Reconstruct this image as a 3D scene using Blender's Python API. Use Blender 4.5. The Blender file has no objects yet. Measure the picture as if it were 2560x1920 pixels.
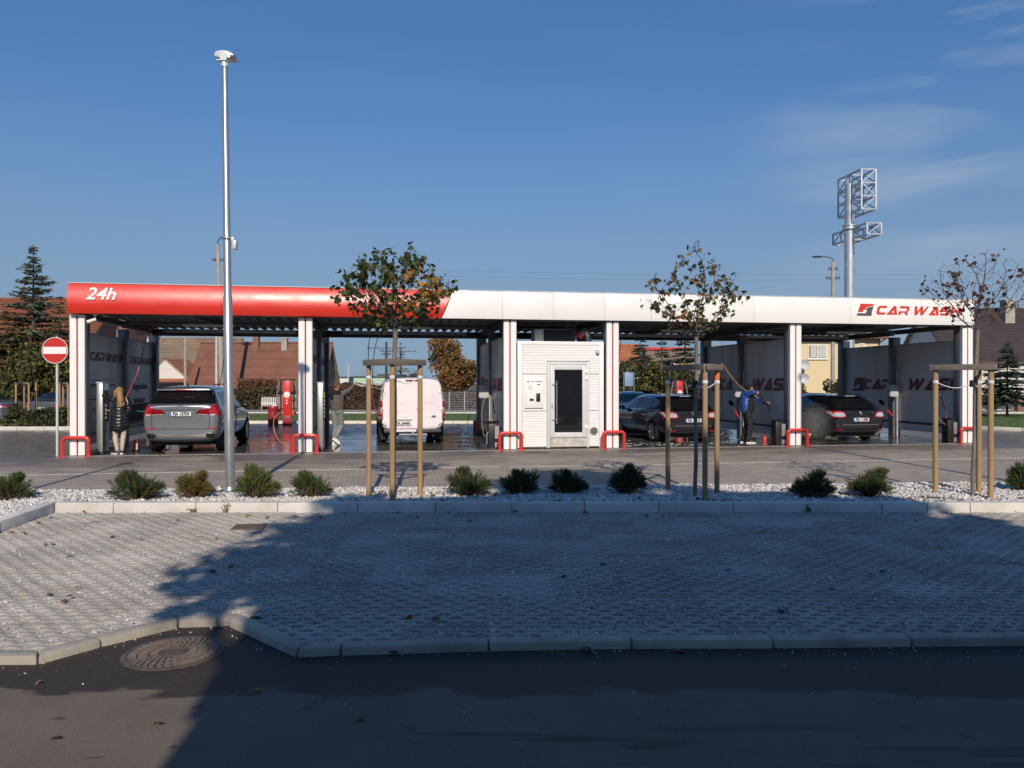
import bpy, bmesh, math, random
import numpy as np
from math import sin, cos, pi, radians, sqrt, atan2
from mathutils import Vector, Matrix, noise as mnoise
from mathutils.bvhtree import BVHTree
from mathutils.geometry import tessellate_polygon

S = bpy.context.scene
COL = S.collection
RNG = random.Random(7)
NR = np.random.RandomState(11)

# ---------------------------------------------------------------- camera
cam_d = bpy.data.cameras.new('camera')
cam_d.sensor_width = 36.0
cam_d.lens = 36.0 * 1934.0 / 2560.0
cam_d.clip_start = 0.1
cam_d.clip_end = 2000.0
cam = bpy.data.objects.new('camera', cam_d)
COL.objects.link(cam)
cam.location = (0, 0, 1.75)
cam.rotation_euler = (radians(90 - 0.148), 0, 0)
S.camera = cam

# ---------------------------------------------------------------- light
SUN_DIR = Vector((-0.108, 1.0, -0.648)).normalized()       # the way the light travels
sun_d = bpy.data.lights.new('sun', 'SUN')
sun_d.energy = 4.25
sun_d.angle = radians(0.53)
sun_d.color = (1.0, 0.885, 0.735)
sun = bpy.data.objects.new('sun', sun_d)
COL.objects.link(sun)
sun.rotation_euler = SUN_DIR.to_track_quat('-Z', 'Y').to_euler()
sun.location = (5, -30, 30)

world = bpy.data.worlds.new('World')
S.world = world
world.use_nodes = True
wn = world.node_tree
wn.nodes.clear()
wl = wn.links.new
w_out = wn.nodes.new('ShaderNodeOutputWorld')
w_bg = wn.nodes.new('ShaderNodeBackground')
w_bg.inputs['Strength'].default_value = 0.145
sky = wn.nodes.new('ShaderNodeTexSky')
sky.sky_type = 'NISHITA'
sky.sun_disc = False
sky.sun_elevation = radians(32.8)
sky.sun_rotation = radians(180 - 6.2)
sky.altitude = 60
sky.air_density = 1.0
sky.dust_density = 0.0
sky.ozone_density = 3.4
# thin cirrus: stretched noise over the direction of view
tc = wn.nodes.new('ShaderNodeTexCoord')
mp = wn.nodes.new('ShaderNodeMapping')
mp.inputs['Rotation'].default_value = (0, radians(-13), 0)
mp.inputs['Scale'].default_value = (1.6, 1.6, 9.0)
mp.inputs['Location'].default_value = (3, 0, 0.80)
nz = wn.nodes.new('ShaderNodeTexNoise')
nz.inputs['Scale'].default_value = 1.5
nz.inputs['Detail'].default_value = 7
nz.inputs['Roughness'].default_value = 0.55
nz.inputs['Distortion'].default_value = 0.35
rp = wn.nodes.new('ShaderNodeValToRGB')
rp.color_ramp.elements[0].position = 0.50
rp.color_ramp.elements[0].color = (0, 0, 0, 1)
rp.color_ramp.elements[1].position = 0.80
rp.color_ramp.elements[1].color = (1, 1, 1, 1)
nz2 = wn.nodes.new('ShaderNodeTexNoise')
nz2.inputs['Scale'].default_value = 1.7
nz2.inputs['Detail'].default_value = 2
rp2 = wn.nodes.new('ShaderNodeValToRGB')
rp2.color_ramp.elements[0].position = 0.42
rp2.color_ramp.elements[0].color = (0, 0, 0, 1)
rp2.color_ramp.elements[1].position = 0.62
rp2.color_ramp.elements[1].color = (1, 1, 1, 1)
mul = wn.nodes.new('ShaderNodeMath'); mul.operation = 'MULTIPLY'
mul2 = wn.nodes.new('ShaderNodeMath'); mul2.operation = 'MULTIPLY'
mul2.inputs[1].default_value = 0.95
mxw = wn.nodes.new('ShaderNodeMix'); mxw.data_type = 'RGBA'
mxw.inputs['B'].default_value = (3.4, 3.8, 4.3, 1)
hs = wn.nodes.new('ShaderNodeHueSaturation')
hs.inputs['Saturation'].default_value = 1.17
wl(tc.outputs['Generated'], mp.inputs['Vector'])
wl(mp.outputs['Vector'], nz.inputs['Vector'])
wl(tc.outputs['Generated'], nz2.inputs['Vector'])
wl(nz.outputs['Fac'], rp.inputs['Fac'])
wl(nz2.outputs['Fac'], rp2.inputs['Fac'])
wl(rp.outputs['Color'], mul.inputs[0])
wl(rp2.outputs['Color'], mul.inputs[1])
# the lookup is lifted off the yellow band at the horizon; cirrus only towards the right
sepw = wn.nodes.new('ShaderNodeSeparateXYZ'); comw = wn.nodes.new('ShaderNodeCombineXYZ')
zab = wn.nodes.new('ShaderNodeMath'); zab.operation = 'MAXIMUM'; zab.inputs[1].default_value = 0.0
zad = wn.nodes.new('ShaderNodeMath'); zad.operation = 'MULTIPLY_ADD'; zad.inputs[1].default_value = 0.70; zad.inputs[2].default_value = 0.26
xm = wn.nodes.new('ShaderNodeMapRange'); xm.interpolation_type = 'SMOOTHSTEP'
xm.inputs['From Min'].default_value = 0.24; xm.inputs['From Max'].default_value = 0.52; xm.inputs['To Min'].default_value = 0.05
mulx = wn.nodes.new('ShaderNodeMath'); mulx.operation = 'MULTIPLY'
wl(tc.outputs['Generated'], sepw.inputs[0])
wl(sepw.outputs['X'], comw.inputs['X']); wl(sepw.outputs['Y'], comw.inputs['Y'])
wl(sepw.outputs['Z'], zab.inputs[0]); wl(zab.outputs[0], zad.inputs[0]); wl(zad.outputs[0], comw.inputs['Z'])
wl(comw.outputs[0], sky.inputs['Vector'])
wl(sepw.outputs['X'], xm.inputs['Value'])
wl(mul.outputs[0], mulx.inputs[0]); wl(xm.outputs['Result'], mulx.inputs[1])
wl(mulx.outputs[0], mul2.inputs[0])
wl(mul2.outputs[0], mxw.inputs['Factor'])
wl(sky.outputs['Color'], hs.inputs['Color'])
hzr = wn.nodes.new('ShaderNodeMapRange'); hzr.interpolation_type = 'SMOOTHERSTEP'
hzr.inputs['From Min'].default_value = 0.44; hzr.inputs['From Max'].default_value = -0.08; hzr.inputs['To Max'].default_value = 0.95
hmx = wn.nodes.new('ShaderNodeMix'); hmx.data_type = 'RGBA'
hmx.inputs['B'].default_value = (1.78, 2.42, 2.95, 1)
wl(sepw.outputs['Z'], hzr.inputs['Value']); wl(hzr.outputs['Result'], hmx.inputs['Factor'])
wl(hs.outputs['Color'], hmx.inputs['A']); wl(hmx.outputs['Result'], mxw.inputs['A'])
wl(mxw.outputs['Result'], w_bg.inputs['Color'])
wl(w_bg.outputs['Background'], w_out.inputs['Surface'])

S.view_settings.view_transform = 'Standard'
S.view_settings.look = 'None'
S.view_settings.exposure = 0.0
S.view_settings.gamma = 1.0
S.view_settings.use_curve_mapping = False
S.cycles.max_bounces = 6
S.cycles.transparent_max_bounces = 8
S.cycles.volume_step_rate = 2.0

# ---------------------------------------------------------------- materials
MATS = {}

def pmat(name, col, rough=0.6, metal=0.0, var=0.12, vscale=3.0, bump=0.0, bscale=60.0, coat=0.0,
         spec=0.5, dirt=0.0, dscale=1.2, dcol=(0.10, 0.085, 0.07), island=0.0, objrand=0.0, rvar=0.0,
         stretch=(1, 1, 1), trans=0.0, col2=None, c2t=0.5, c2w=0.1, wpos=False):
    """Procedural Principled material: base colour varied by noise, dirt patches, fine bump."""
    if name in MATS:
        return MATS[name]
    m = bpy.data.materials.new(name)
    m.use_nodes = True
    nt = m.node_tree
    N, L = nt.nodes, nt.links.new
    N.clear()
    out = N.new('ShaderNodeOutputMaterial')
    b = N.new('ShaderNodeBsdfPrincipled')
    L(b.outputs[0], out.inputs['Surface'])
    b.inputs['Metallic'].default_value = metal
    b.inputs['Roughness'].default_value = rough
    b.inputs['Specular IOR Level'].default_value = spec
    if coat:
        b.inputs['Coat Weight'].default_value = coat
        b.inputs['Coat Roughness'].default_value = 0.04
    tcn = N.new('ShaderNodeTexCoord')
    mpn = N.new('ShaderNodeMapping')
    mpn.inputs['Scale'].default_value = stretch
    L(N.new('ShaderNodeNewGeometry').outputs['Position'] if wpos else tcn.outputs['Object'], mpn.inputs['Vector'])
    vec = mpn.outputs['Vector']

    def noise(scale, detail=4, rgh=0.6):
        n = N.new('ShaderNodeTexNoise')
        n.inputs['Scale'].default_value = scale
        n.inputs['Detail'].default_value = detail
        n.inputs['Roughness'].default_value = rgh
        L(vec, n.inputs['Vector'])
        return n.outputs['Fac']

    def mix(fac, a, bcol, blend='MIX'):
        mm = N.new('ShaderNodeMix'); mm.data_type = 'RGBA'; mm.blend_type = blend
        if isinstance(fac, float):
            mm.inputs['Factor'].default_value = fac
        else:
            L(fac, mm.inputs['Factor'])
        for key, v in (('A', a), ('B', bcol)):
            if isinstance(v, tuple):
                mm.inputs[key].default_value = (*v[:3], 1)
            else:
                L(v, mm.inputs[key])
        return mm.outputs['Result']

    def ramp(fac, p0, p1):
        r = N.new('ShaderNodeMapRange')
        r.inputs['From Min'].default_value = p0
        r.inputs['From Max'].default_value = p1
        L(fac, r.inputs['Value'])
        return r.outputs['Result']

    lo = tuple(max(0, c * (1 - var)) for c in col)
    hi = tuple(min(1, c * (1 + var)) for c in col)
    c = mix(ramp(noise(vscale), 0.3, 0.7), lo, hi)
    if col2 is not None:
        c = mix(ramp(noise(vscale * 0.6, 3), c2t - c2w, c2t + c2w), c, col2)
    if island:
        g = N.new('ShaderNodeNewGeometry')
        v = N.new('ShaderNodeHueSaturation')
        L(ramp_off(N, L, g.outputs['Random Per Island'], 1 - island, 1 + island), v.inputs['Value'])
        L(c, v.inputs['Color'])
        c = v.outputs['Color']
    if objrand:
        oi = N.new('ShaderNodeObjectInfo')
        v = N.new('ShaderNodeHueSaturation')
        L(ramp_off(N, L, oi.outputs['Random'], 1 - objrand, 1 + objrand), v.inputs['Value'])
        L(c, v.inputs['Color'])
        c = v.outputs['Color']
    if dirt:
        d = ramp(noise(dscale, 6, 0.65), 0.44, 0.72)
        dm = N.new('ShaderNodeMath'); dm.operation = 'MULTIPLY'
        L(d, dm.inputs[0]); dm.inputs[1].default_value = dirt
        c = mix(dm.outputs[0], c, dcol)
    L(c, b.inputs['Base Color'])
    if rvar:
        rr = N.new('ShaderNodeMapRange')
        rr.inputs['From Min'].default_value = 0.35
        rr.inputs['From Max'].default_value = 0.65
        rr.inputs['To Min'].default_value = max(0.02, rough - rvar)
        rr.inputs['To Max'].default_value = min(1, rough + rvar)
        L(noise(dscale * 1.3, 5), rr.inputs['Value'])
        L(rr.outputs['Result'], b.inputs['Roughness'])
    if bump:
        bp = N.new('ShaderNodeBump')
        bp.inputs['Strength'].default_value = bump
        bp.inputs['Distance'].default_value = 0.02
        L(noise(bscale, 5, 0.7), bp.inputs['Height'])
        L(bp.outputs['Normal'], b.inputs['Normal'])
    if trans:
        tr = N.new('ShaderNodeBsdfTranslucent')
        L(c, tr.inputs['Color'])
        ms = N.new('ShaderNodeMixShader')
        ms.inputs['Fac'].default_value = trans
        L(b.outputs[0], ms.inputs[1]); L(tr.outputs[0], ms.inputs[2])
        L(ms.outputs[0], out.inputs['Surface'])
    MATS[name] = m
    return m

def ramp_off(N, L, fac, a, b):
    r = N.new('ShaderNodeMapRange')
    r.inputs['To Min'].default_value = a
    r.inputs['To Max'].default_value = b
    L(fac, r.inputs['Value'])
    return r.outputs['Result']

# ---------------------------------------------------------------- objects
def tag(o, label=None, cat=None, group=None, kind=None):
    if label: o['label'] = label
    if cat: o['category'] = cat
    if group: o['group'] = group
    if kind: o['kind'] = kind
    return o

def thing(name, label, cat, loc=(0, 0, 0), rotz=0.0, group=None, scale=1.0):
    o = bpy.data.objects.new(name, None)
    o.empty_display_size = 0.2
    COL.objects.link(o)
    o.location = loc
    o.rotation_euler = (0, 0, rotz)
    o.scale = (scale,) * 3
    return tag(o, label, cat, group)

def link_mesh(name, me, mats=None, parent=None, loc=None):
    o = bpy.data.objects.new(name, me)
    COL.objects.link(o)
    if parent is not None:
        o.parent = parent
    if loc is not None:
        o.location = loc
    if mats is not None and len(me.materials) == 0:
        for m in (mats if isinstance(mats, (list, tuple)) else [mats]):
            me.materials.append(m)
    return o

def copy_tree(o, parent=None):
    c = o.copy()
    COL.objects.link(c)
    c.parent = parent
    for ch in list(o.children):
        copy_tree(ch, c)
    return c

class MB:
    """Collects simple shapes into one mesh."""
    def __init__(s):
        s.v = []; s.f = []; s.m = []; s.mi = 0
    def add(s, vs, fs):
        n = len(s.v)
        s.v.extend(tuple(p) for p in vs)
        s.f.extend([i + n for i in f] for f in fs)
        s.m.extend([s.mi] * len(fs))
        return s
    def box(s, x0, x1, y0, y1, z0, z1):
        return s.add([(x0, y0, z0), (x1, y0, z0), (x1, y1, z0), (x0, y1, z0),
                      (x0, y0, z1), (x1, y0, z1), (x1, y1, z1), (x0, y1, z1)],
                     [(3, 2, 1, 0), (4, 5, 6, 7), (0, 1, 5, 4), (1, 2, 6, 5), (2, 3, 7, 6), (3, 0, 4, 7)])
    def bar(s, p, q, w, h, up=(0, 0, 1)):
        p, q = Vector(p), Vector(q)
        d = (q - p).normalized()
        u = Vector(up)
        if abs(d.dot(u)) > 0.95:
            u = Vector((0, 1, 0))
        sx = d.cross(u).normalized() * (w / 2)
        sz = sx.cross(d).normalized() * (h / 2)
        vs = [p - sx - sz, p + sx - sz, p + sx + sz, p - sx + sz, q - sx - sz, q + sx - sz, q + sx + sz, q - sx + sz]
        return s.add(vs, [(0, 1, 2, 3), (7, 6, 5, 4), (0, 4, 5, 1), (1, 5, 6, 2), (2, 6, 7, 3), (3, 7, 4, 0)])
    def tube(s, pts, r, n=8, cap=True):
        pts = [Vector(p) for p in pts]
        k = len(pts)
        rs = r if isinstance(r, (list, tuple)) else [r] * k
        vs = []
        ref = None
        for i, p in enumerate(pts):
            d = (pts[min(i + 1, k - 1)] - pts[max(i - 1, 0)])
            d = d.normalized() if d.length > 1e-9 else Vector((0, 0, 1))
            if ref is None:
                ref = Vector((0, 0, 1)) if abs(d.z) < 0.9 else Vector((1, 0, 0))
            a = (ref - d * ref.dot(d))
            if a.length < 1e-6:
                a = d.orthogonal()
            a.normalize()
            bb = d.cross(a)
            ref = a
            for j in range(n):
                t = 2 * pi * j / n
                vs.append(p + (a * cos(t) + bb * sin(t)) * rs[i])
        fs = []
        for i in range(k - 1):
            for j in range(n):
                j2 = (j + 1) % n
                fs.append((i * n + j, i * n + j2, (i + 1) * n + j2, (i + 1) * n + j))
        if cap:
            fs.append(tuple(range(n - 1, -1, -1)))
            fs.append(tuple((k - 1) * n + j for j in range(n)))
        return s.add(vs, fs)
    def lathe(s, prof, n=24, c=(0, 0, 0), axis='z', cap=True):
        vs = []
        for (r, h) in prof:
            for j in range(n):
                t = 2 * pi * j / n
                p = (r * cos(t), r * sin(t), h)
                if axis == 'x': p = (h, p[0], p[1])
                elif axis == 'y': p = (p[1], h, p[0])
                vs.append((p[0] + c[0], p[1] + c[1], p[2] + c[2]))
        fs = []
        for i in range(len(prof) - 1):
            for j in range(n):
                j2 = (j + 1) % n
                fs.append((i * n + j, i * n + j2, (i + 1) * n + j2, (i + 1) * n + j))
        if cap:
            fs.append(tuple(range(n - 1, -1, -1)))
            fs.append(tuple((len(prof) - 1) * n + j for j in range(n)))
        return s.add(vs, fs)
    def prism(s, poly, d0, d1, axis='y'):
        """poly in the plane across axis: y -> (x,z), x -> (y,z), z -> (x,y)."""
        k = len(poly)
        def P(a, b, d):
            return {'y': (a, d, b), 'x': (d, a, b), 'z': (a, b, d)}[axis]
        vs = [P(a, b, d0) for a, b in poly] + [P(a, b, d1) for a, b in poly]
        fs = [(i, (i + 1) % k, k + (i + 1) % k, k + i) for i in range(k)]
        if k > 4:
            tr = tessellate_polygon([[Vector((a, b, 0)) for a, b in poly]])
            fs += [tuple(t) for t in tr] + [tuple(k + i for i in reversed(t)) for t in tr]
        else:
            fs += [tuple(range(k)), tuple(range(2 * k - 1, k - 1, -1))]
        return s.add(vs, fs)
    def sphere(s, c, rx, ry=None, rz=None, n=10, m=6):
        ry = ry or rx; rz = rz or rx
        vs = [(c[0], c[1], c[2] - rz)]
        for i in range(1, m):
            ph = -pi / 2 + pi * i / m
            for j in range(n):
                t = 2 * pi * j / n
                vs.append((c[0] + rx * cos(ph) * cos(t), c[1] + ry * cos(ph) * sin(t), c[2] + rz * sin(ph)))
        vs.append((c[0], c[1], c[2] + rz))
        fs = [(0, 1 + (j + 1) % n, 1 + j) for j in range(n)]
        for i in range(m - 2):
            for j in range(n):
                a = 1 + i * n; b = a + n
                fs.append((a + j, a + (j + 1) % n, b + (j + 1) % n, b + j))
        e = 1 + (m - 2) * n; t = len(vs) - 1
        fs += [(e + j, e + (j + 1) % n, t) for j in range(n)]
        return s.add(vs, fs)
    def mesh(s, name):
        me = bpy.data.meshes.new(name)
        me.from_pydata(s.v, [], s.f)
        if any(s.m):
            me.polygons.foreach_set('material_index', s.m)
        me.update()
        bm = bmesh.new(); bm.from_mesh(me)
        bmesh.ops.recalc_face_normals(bm, faces=bm.faces)
        bm.to_mesh(me); bm.free()
        return me
    def build(s, name, mats, parent=None, smooth=None, bevel=0.0, seg=2, loc=None, kind=None):
        me = s.mesh(name)
        if bevel:
            bm = bmesh.new(); bm.from_mesh(me)
            es = [e for e in bm.edges if len(e.link_faces) == 2 and e.calc_face_angle(0) > radians(30)]
            bmesh.ops.bevel(bm, geom=es, offset=bevel, segments=seg, profile=0.5, affect='EDGES', clamp_overlap=True)
            bm.to_mesh(me); bm.free()
            if smooth is None: smooth = 40
        if smooth:
            me.shade_smooth()
            me.set_sharp_from_angle(angle=radians(smooth))
        o = link_mesh(name, me, mats, parent, loc)
        if kind: o['kind'] = kind
        return o

def scatter(name, tv, tf, pos, rot, scl, mats, parent=None, midx=None, smooth=False):
    """Many copies of a small template joined into one mesh: pos (N,3), rot (N,3,3), scl (N,) or (N,3)."""
    tv = np.asarray(tv, dtype=np.float32)
    N, k = len(pos), len(tv)
    scl = np.asarray(scl, dtype=np.float32)
    if scl.ndim == 1:
        scl = scl[:, None].repeat(3, 1)
    V = tv[None, :, :] * scl[:, None, :]
    V = np.einsum('nij,nkj->nki', rot, V) + np.asarray(pos)[:, None, :]
    lens = np.array([len(f) for f in tf])
    flat = np.concatenate([np.array(f) for f in tf])
    idx = (flat[None, :] + (np.arange(N) * k)[:, None]).ravel()
    tot = np.tile(lens, N)
    start = np.concatenate([[0], np.cumsum(tot)[:-1]])
    me = bpy.data.meshes.new(name)
    me.vertices.add(N * k)
    me.vertices.foreach_set('co', V.astype(np.float32).ravel())
    me.loops.add(len(idx))
    me.loops.foreach_set('vertex_index', idx.astype(np.int32))
    me.polygons.add(len(tot))
    me.polygons.foreach_set('loop_start', start.astype(np.int32))
    me.polygons.foreach_set('loop_total', tot.astype(np.int32))
    if midx is not None:
        me.polygons.foreach_set('material_index', np.repeat(np.asarray(midx), len(tf)).astype(np.int32))
    me.update(calc_edges=True)
    if smooth:
        me.shade_smooth()
    return link_mesh(name, me, mats, parent)

def rand_rot(n, rs, tilt=None):
    """n random rotation matrices; with tilt, turned about z and tipped by at most tilt."""
    if tilt is None:
        q = rs.normal(size=(n, 4)); q /= np.linalg.norm(q, axis=1)[:, None]
    else:
        a = rs.uniform(0, 2 * pi, n) / 2
        qz = np.stack([np.cos(a), 0 * a, 0 * a, np.sin(a)], 1)
        t = rs.uniform(-tilt, tilt, n) / 2
        b = rs.uniform(0, 2 * pi, n)
        qt = np.stack([np.cos(t), np.sin(t) * np.cos(b), np.sin(t) * np.sin(b), 0 * t], 1)
        w1, x1, y1, z1 = qt.T; w2, x2, y2, z2 = qz.T
        q = np.stack([w1*w2-x1*x2-y1*y2-z1*z2, w1*x2+x1*w2+y1*z2-z1*y2, w1*y2-x1*z2+y1*w2+z1*x2, w1*z2+x1*y2-y1*x2+z1*w2], 1)
    w, x, y, z = q.T
    R = np.empty((n, 3, 3))
    R[:, 0, 0] = 1-2*(y*y+z*z); R[:, 0, 1] = 2*(x*y-z*w); R[:, 0, 2] = 2*(x*z+y*w)
    R[:, 1, 0] = 2*(x*y+z*w); R[:, 1, 1] = 1-2*(x*x+z*z); R[:, 1, 2] = 2*(y*z-x*w)
    R[:, 2, 0] = 2*(x*z-y*w); R[:, 2, 1] = 2*(y*z+x*w); R[:, 2, 2] = 1-2*(x*x+y*y)
    return R

def frames(dirs, rs):
    """Rotation matrices whose z axis follows dirs, spun at random."""
    d = dirs / np.linalg.norm(dirs, axis=1)[:, None]
    r = rs.normal(size=d.shape)
    x = np.cross(r, d); x /= np.linalg.norm(x, axis=1)[:, None]
    y = np.cross(d, x)
    return np.stack([x, y, d], axis=2)

def at(px, py, Y):
    """Point of the place at distance Y seen at a pixel of the 2560 px wide photograph."""
    return Vector(((px - 1280) / 1934 * Y, Y, 1.75 - (py - 955) / 1934 * Y))

def arc_pts(pts, n=24):
    """Catmull-Rom through control points."""
    P = [Vector(p) for p in pts]
    P = [P[0] * 2 - P[1]] + P + [P[-1] * 2 - P[-2]]
    out = []
    segs = len(P) - 3
    per = max(2, n // segs)
    for i in range(segs):
        a, b, c, d = P[i:i + 4]
        for k in range(per):
            t = k / per
            out.append(0.5 * ((2 * b) + (c - a) * t + (2 * a - 5 * b + 4 * c - d) * t * t + (3 * b - a - 3 * c + d) * t ** 3))
    out.append(P[-2])
    return out

def text_mesh(body, size, depth=0.004, shear=0.0, offset=0.0, space=1.0, xs=1.0, align='CENTER'):
    cu = bpy.data.curves.new('lettering', 'FONT')
    cu.body = body; cu.size = size; cu.extrude = depth / 2; cu.shear = shear; cu.offset = offset
    cu.space_character = space; cu.align_x = align; cu.align_y = 'CENTER'
    cu.resolution_u = 3
    ob = bpy.data.objects.new('lettering', cu)
    COL.objects.link(ob)
    bpy.context.view_layer.update()
    me = bpy.data.meshes.new_from_object(ob.evaluated_get(bpy.context.evaluated_depsgraph_get()))
    bpy.data.objects.remove(ob); bpy.data.curves.remove(cu)
    for v in me.vertices:
        v.co.x *= xs
    return me

def face_rot(normal, up=(0, 0, 1)):
    """Matrix turning text (x right, y up, z out) to stand on a wall with this outward normal."""
    z = Vector(normal).normalized(); y = Vector(up); x = y.cross(z).normalized(); y = z.cross(x)
    return Matrix((x, y, z)).transposed().to_4x4()

def put_text(name, body, size, pos, normal, mat, parent=None, **k):
    me = text_mesh(body, size, **k)
    me.transform(face_rot(normal)); me.transform(Matrix.Translation(pos))
    me.materials.clear()
    return link_mesh(name, me, mat, parent)

# racing-style capitals, drawn as outlines on a unit-high grid
GLYPH = {
 'C': (1.25, [[(1.25,1),(.28,1),(.06,.88),(0,.7),(0,.3),(.06,.12),(.28,0),(1.2,0),(1.2,.25),(.42,.25),(.34,.33),(.34,.67),(.42,.75),(1.25,.75)]]),
 'A': (1.42, [[(0,0),(.72,1),(1.04,1),(1.42,0),(1.05,0),(.84,.56),(.62,.25),(.90,.25),(.99,0)]]),
 'R': (1.3, [[(0,0),(0,.42),(.98,.42),(.98,.75),(0,.75),(0,1),(1.1,1),(1.3,.84),(1.3,.44),(1.12,.33),(1.32,0),(.96,0),(.78,.26),(.33,.26),(.33,0)]]),
 'W': (1.95, [[(0,1),(.34,1),(.52,.42),(.86,1),(1.12,1),(1.28,.42),(1.66,1),(1.95,1),(1.34,0),(1.02,0),(.87,.56),(.56,0),(.22,0)]]),
 'S': (1.22, [[(1.22,1),(.2,1),(0,.86),(0,.52),(.16,.40),(.88,.40),(.88,.24),(0,.24),(0,0),(1.06,0),(1.22,.14),(1.22,.50),(1.06,.62),(.34,.62),(.34,.76),(1.22,.76)]]),
 'H': (1.3, [[(0,0),(0,1),(.34,1),(.34,.62),(.96,.62),(.96,1),(1.3,1),(1.3,0),(.96,0),(.96,.38),(.34,.38),(.34,0)]]),
}

def race_word(word, h, depth=0.006, gap=0.16, shear=0.28, xs=1.0):
    """Flat word in local x (right), y (up), z (out); returns MB and width."""
    b = MB(); x = 0.0
    for ch in word:
        if ch == ' ':
            x += 0.5; continue
        w, polys = GLYPH[ch]
        for p in polys:
            pts = [((a + x + shear * c) * h * xs, c * h) for a, c in p]
            b.prism(pts, 0.0, depth, axis='z')
        x += w + gap
    return b, (x - gap + shear) * h * xs

EMB_RED = [(370,265),(566,268),(548,292),(455,309),(441,340),(412,348),(400,375),(330,375)]
EMB_DARK = [(325,392),(440,392),(462,352),(445,347),(460,318),(553,297),(523,392),(530,392),(522,425),(315,425)]

def emblem(h, depth=0.006):
    f = h / 160.0
    r, d = MB(), MB()
    r.prism([((x - 315) * f, (425 - y) * f) for x, y in EMB_RED], 0, depth, axis='z')
    d.prism([((x - 315) * f, (425 - y) * f) for x, y in EMB_DARK], 0, depth, axis='z')
    return r, d, 251 * f

def stand(mb, name, mat, pos, normal, parent=None):
    me = mb.mesh(name)
    me.transform(face_rot(normal)); me.transform(Matrix.Translation(pos))
    return link_mesh(name, me, mat, parent)
# ================================================================ the ground
TH = atan2(0.162, 0.987)                                   # the wash stands turned by 9.3 degrees
WO = Vector((-10.27, 18.3, 0))
E1 = Vector((cos(TH), sin(TH), 0)); E2 = Vector((-sin(TH), cos(TH), 0))

def W(s, t, z=0.0):
    return WO + E1 * s + E2 * t + Vector((0, 0, z))

def wthing(name, label, cat, s, t, z=0.0, rot=0.0, group=None, scale=1.0):
    return thing(name, label, cat, W(s, t, z), TH + rot, group, scale)

def nodes_mat(name):
    m = bpy.data.materials.new(name); m.use_nodes = True
    nt = m.node_tree; nt.nodes.clear()
    out = nt.nodes.new('ShaderNodeOutputMaterial'); b = nt.nodes.new('ShaderNodeBsdfPrincipled')
    nt.links.new(b.outputs[0], out.inputs['Surface'])
    return m, nt, b

class NT:
    """Short-hand for building node chains."""
    def __init__(s, nt):
        s.nt = nt; s.L = nt.links.new
        s.tc = nt.nodes.new('ShaderNodeTexCoord')
    def obj(s, scale=(1, 1, 1), rot=(0, 0, 0), loc=(0, 0, 0)):
        m = s.nt.nodes.new('ShaderNodeMapping')
        m.inputs['Scale'].default_value = scale; m.inputs['Rotation'].default_value = rot; m.inputs['Location'].default_value = loc
        s.L(s.tc.outputs['Object'], m.inputs['Vector'])
        return m.outputs['Vector']
    def noise(s, vec, scale, detail=4, rough=0.6, dist=0.0):
        n = s.nt.nodes.new('ShaderNodeTexNoise')
        n.inputs['Scale'].default_value = scale; n.inputs['Detail'].default_value = detail
        n.inputs['Roughness'].default_value = rough; n.inputs['Distortion'].default_value = dist
        s.L(vec, n.inputs['Vector'])
        return n.outputs['Fac']
    def val(s, sock, x):
        if isinstance(x, (int, float)): sock.default_value = x
        elif isinstance(x, tuple): sock.default_value = (*x[:3], 1)
        else: s.L(x, sock)
    def math(s, op, a, b=0.0):
        n = s.nt.nodes.new('ShaderNodeMath'); n.operation = op
        s.val(n.inputs[0], a); s.val(n.inputs[1], b)
        return n.outputs[0]
    def ramp(s, f, a, b, c=0.0, d=1.0):
        r = s.nt.nodes.new('ShaderNodeMapRange')
        r.interpolation_type = 'SMOOTHSTEP'
        for k, v in (('From Min', a), ('From Max', b), ('To Min', c), ('To Max', d)):
            r.inputs[k].default_value = v
        s.L(f, r.inputs['Value'])
        return r.outputs['Result']
    def mix(s, f, a, b, blend='MIX'):
        m = s.nt.nodes.new('ShaderNodeMix'); m.data_type = 'RGBA'; m.blend_type = blend
        s.val(m.inputs['Factor'], f); s.val(m.inputs['A'], a); s.val(m.inputs['B'], b)
        return m.outputs['Result']
    def xyz(s):
        n = s.nt.nodes.new('ShaderNodeSeparateXYZ')
        s.L(s.tc.outputs['Object'], n.inputs[0])
        return n.outputs
    def bump(s, h, strength, dist, b, prev=None):
        n = s.nt.nodes.new('ShaderNodeBump')
        n.inputs['Strength'].default_value = strength; n.inputs['Distance'].default_value = dist
        s.L(h, n.inputs['Height'])
        if prev is not None: s.L(prev, n.inputs['Normal'])
        s.L(n.outputs['Normal'], b.inputs['Normal'])
        return n.outputs['Normal']

# --- asphalt with a wet edge along the kerb
m_asph, nt, b = nodes_mat('asphalt')
n = NT(nt)
v = n.obj()
spk = n.noise(v, 190, 3, 0.8)
base = n.mix(n.ramp(n.noise(v, 1.6, 5), 0.3, 0.7), (0.158, 0.122, 0.092), (0.200, 0.156, 0.118))
base = n.mix(n.ramp(spk, 0.35, 0.75), n.mix(0.42, base, (0.04, 0.035, 0.03)), n.mix(0.22, base, (0.34, 0.30, 0.25)))
y = n.xyz()[1]; x_ = n.xyz()[0]
edge = n.noise(n.obj((0.9, 1.6, 1)), 1.5, 5, 0.6)
wet = n.ramp(n.math('ADD', y, n.math('MULTIPLY', n.math('SUBTRACT', edge, 0.5), 1.1)), 4.40, 4.50)
streak = n.noise(n.obj((0.45, 4.5, 1)), 1.4, 6, 0.62)
low = n.math('MULTIPLY', n.ramp(n.math('ADD', streak, n.math('MULTIPLY', x_, 0.025)), 0.56, 0.66), n.ramp(y, 4.2, 3.9))
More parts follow.
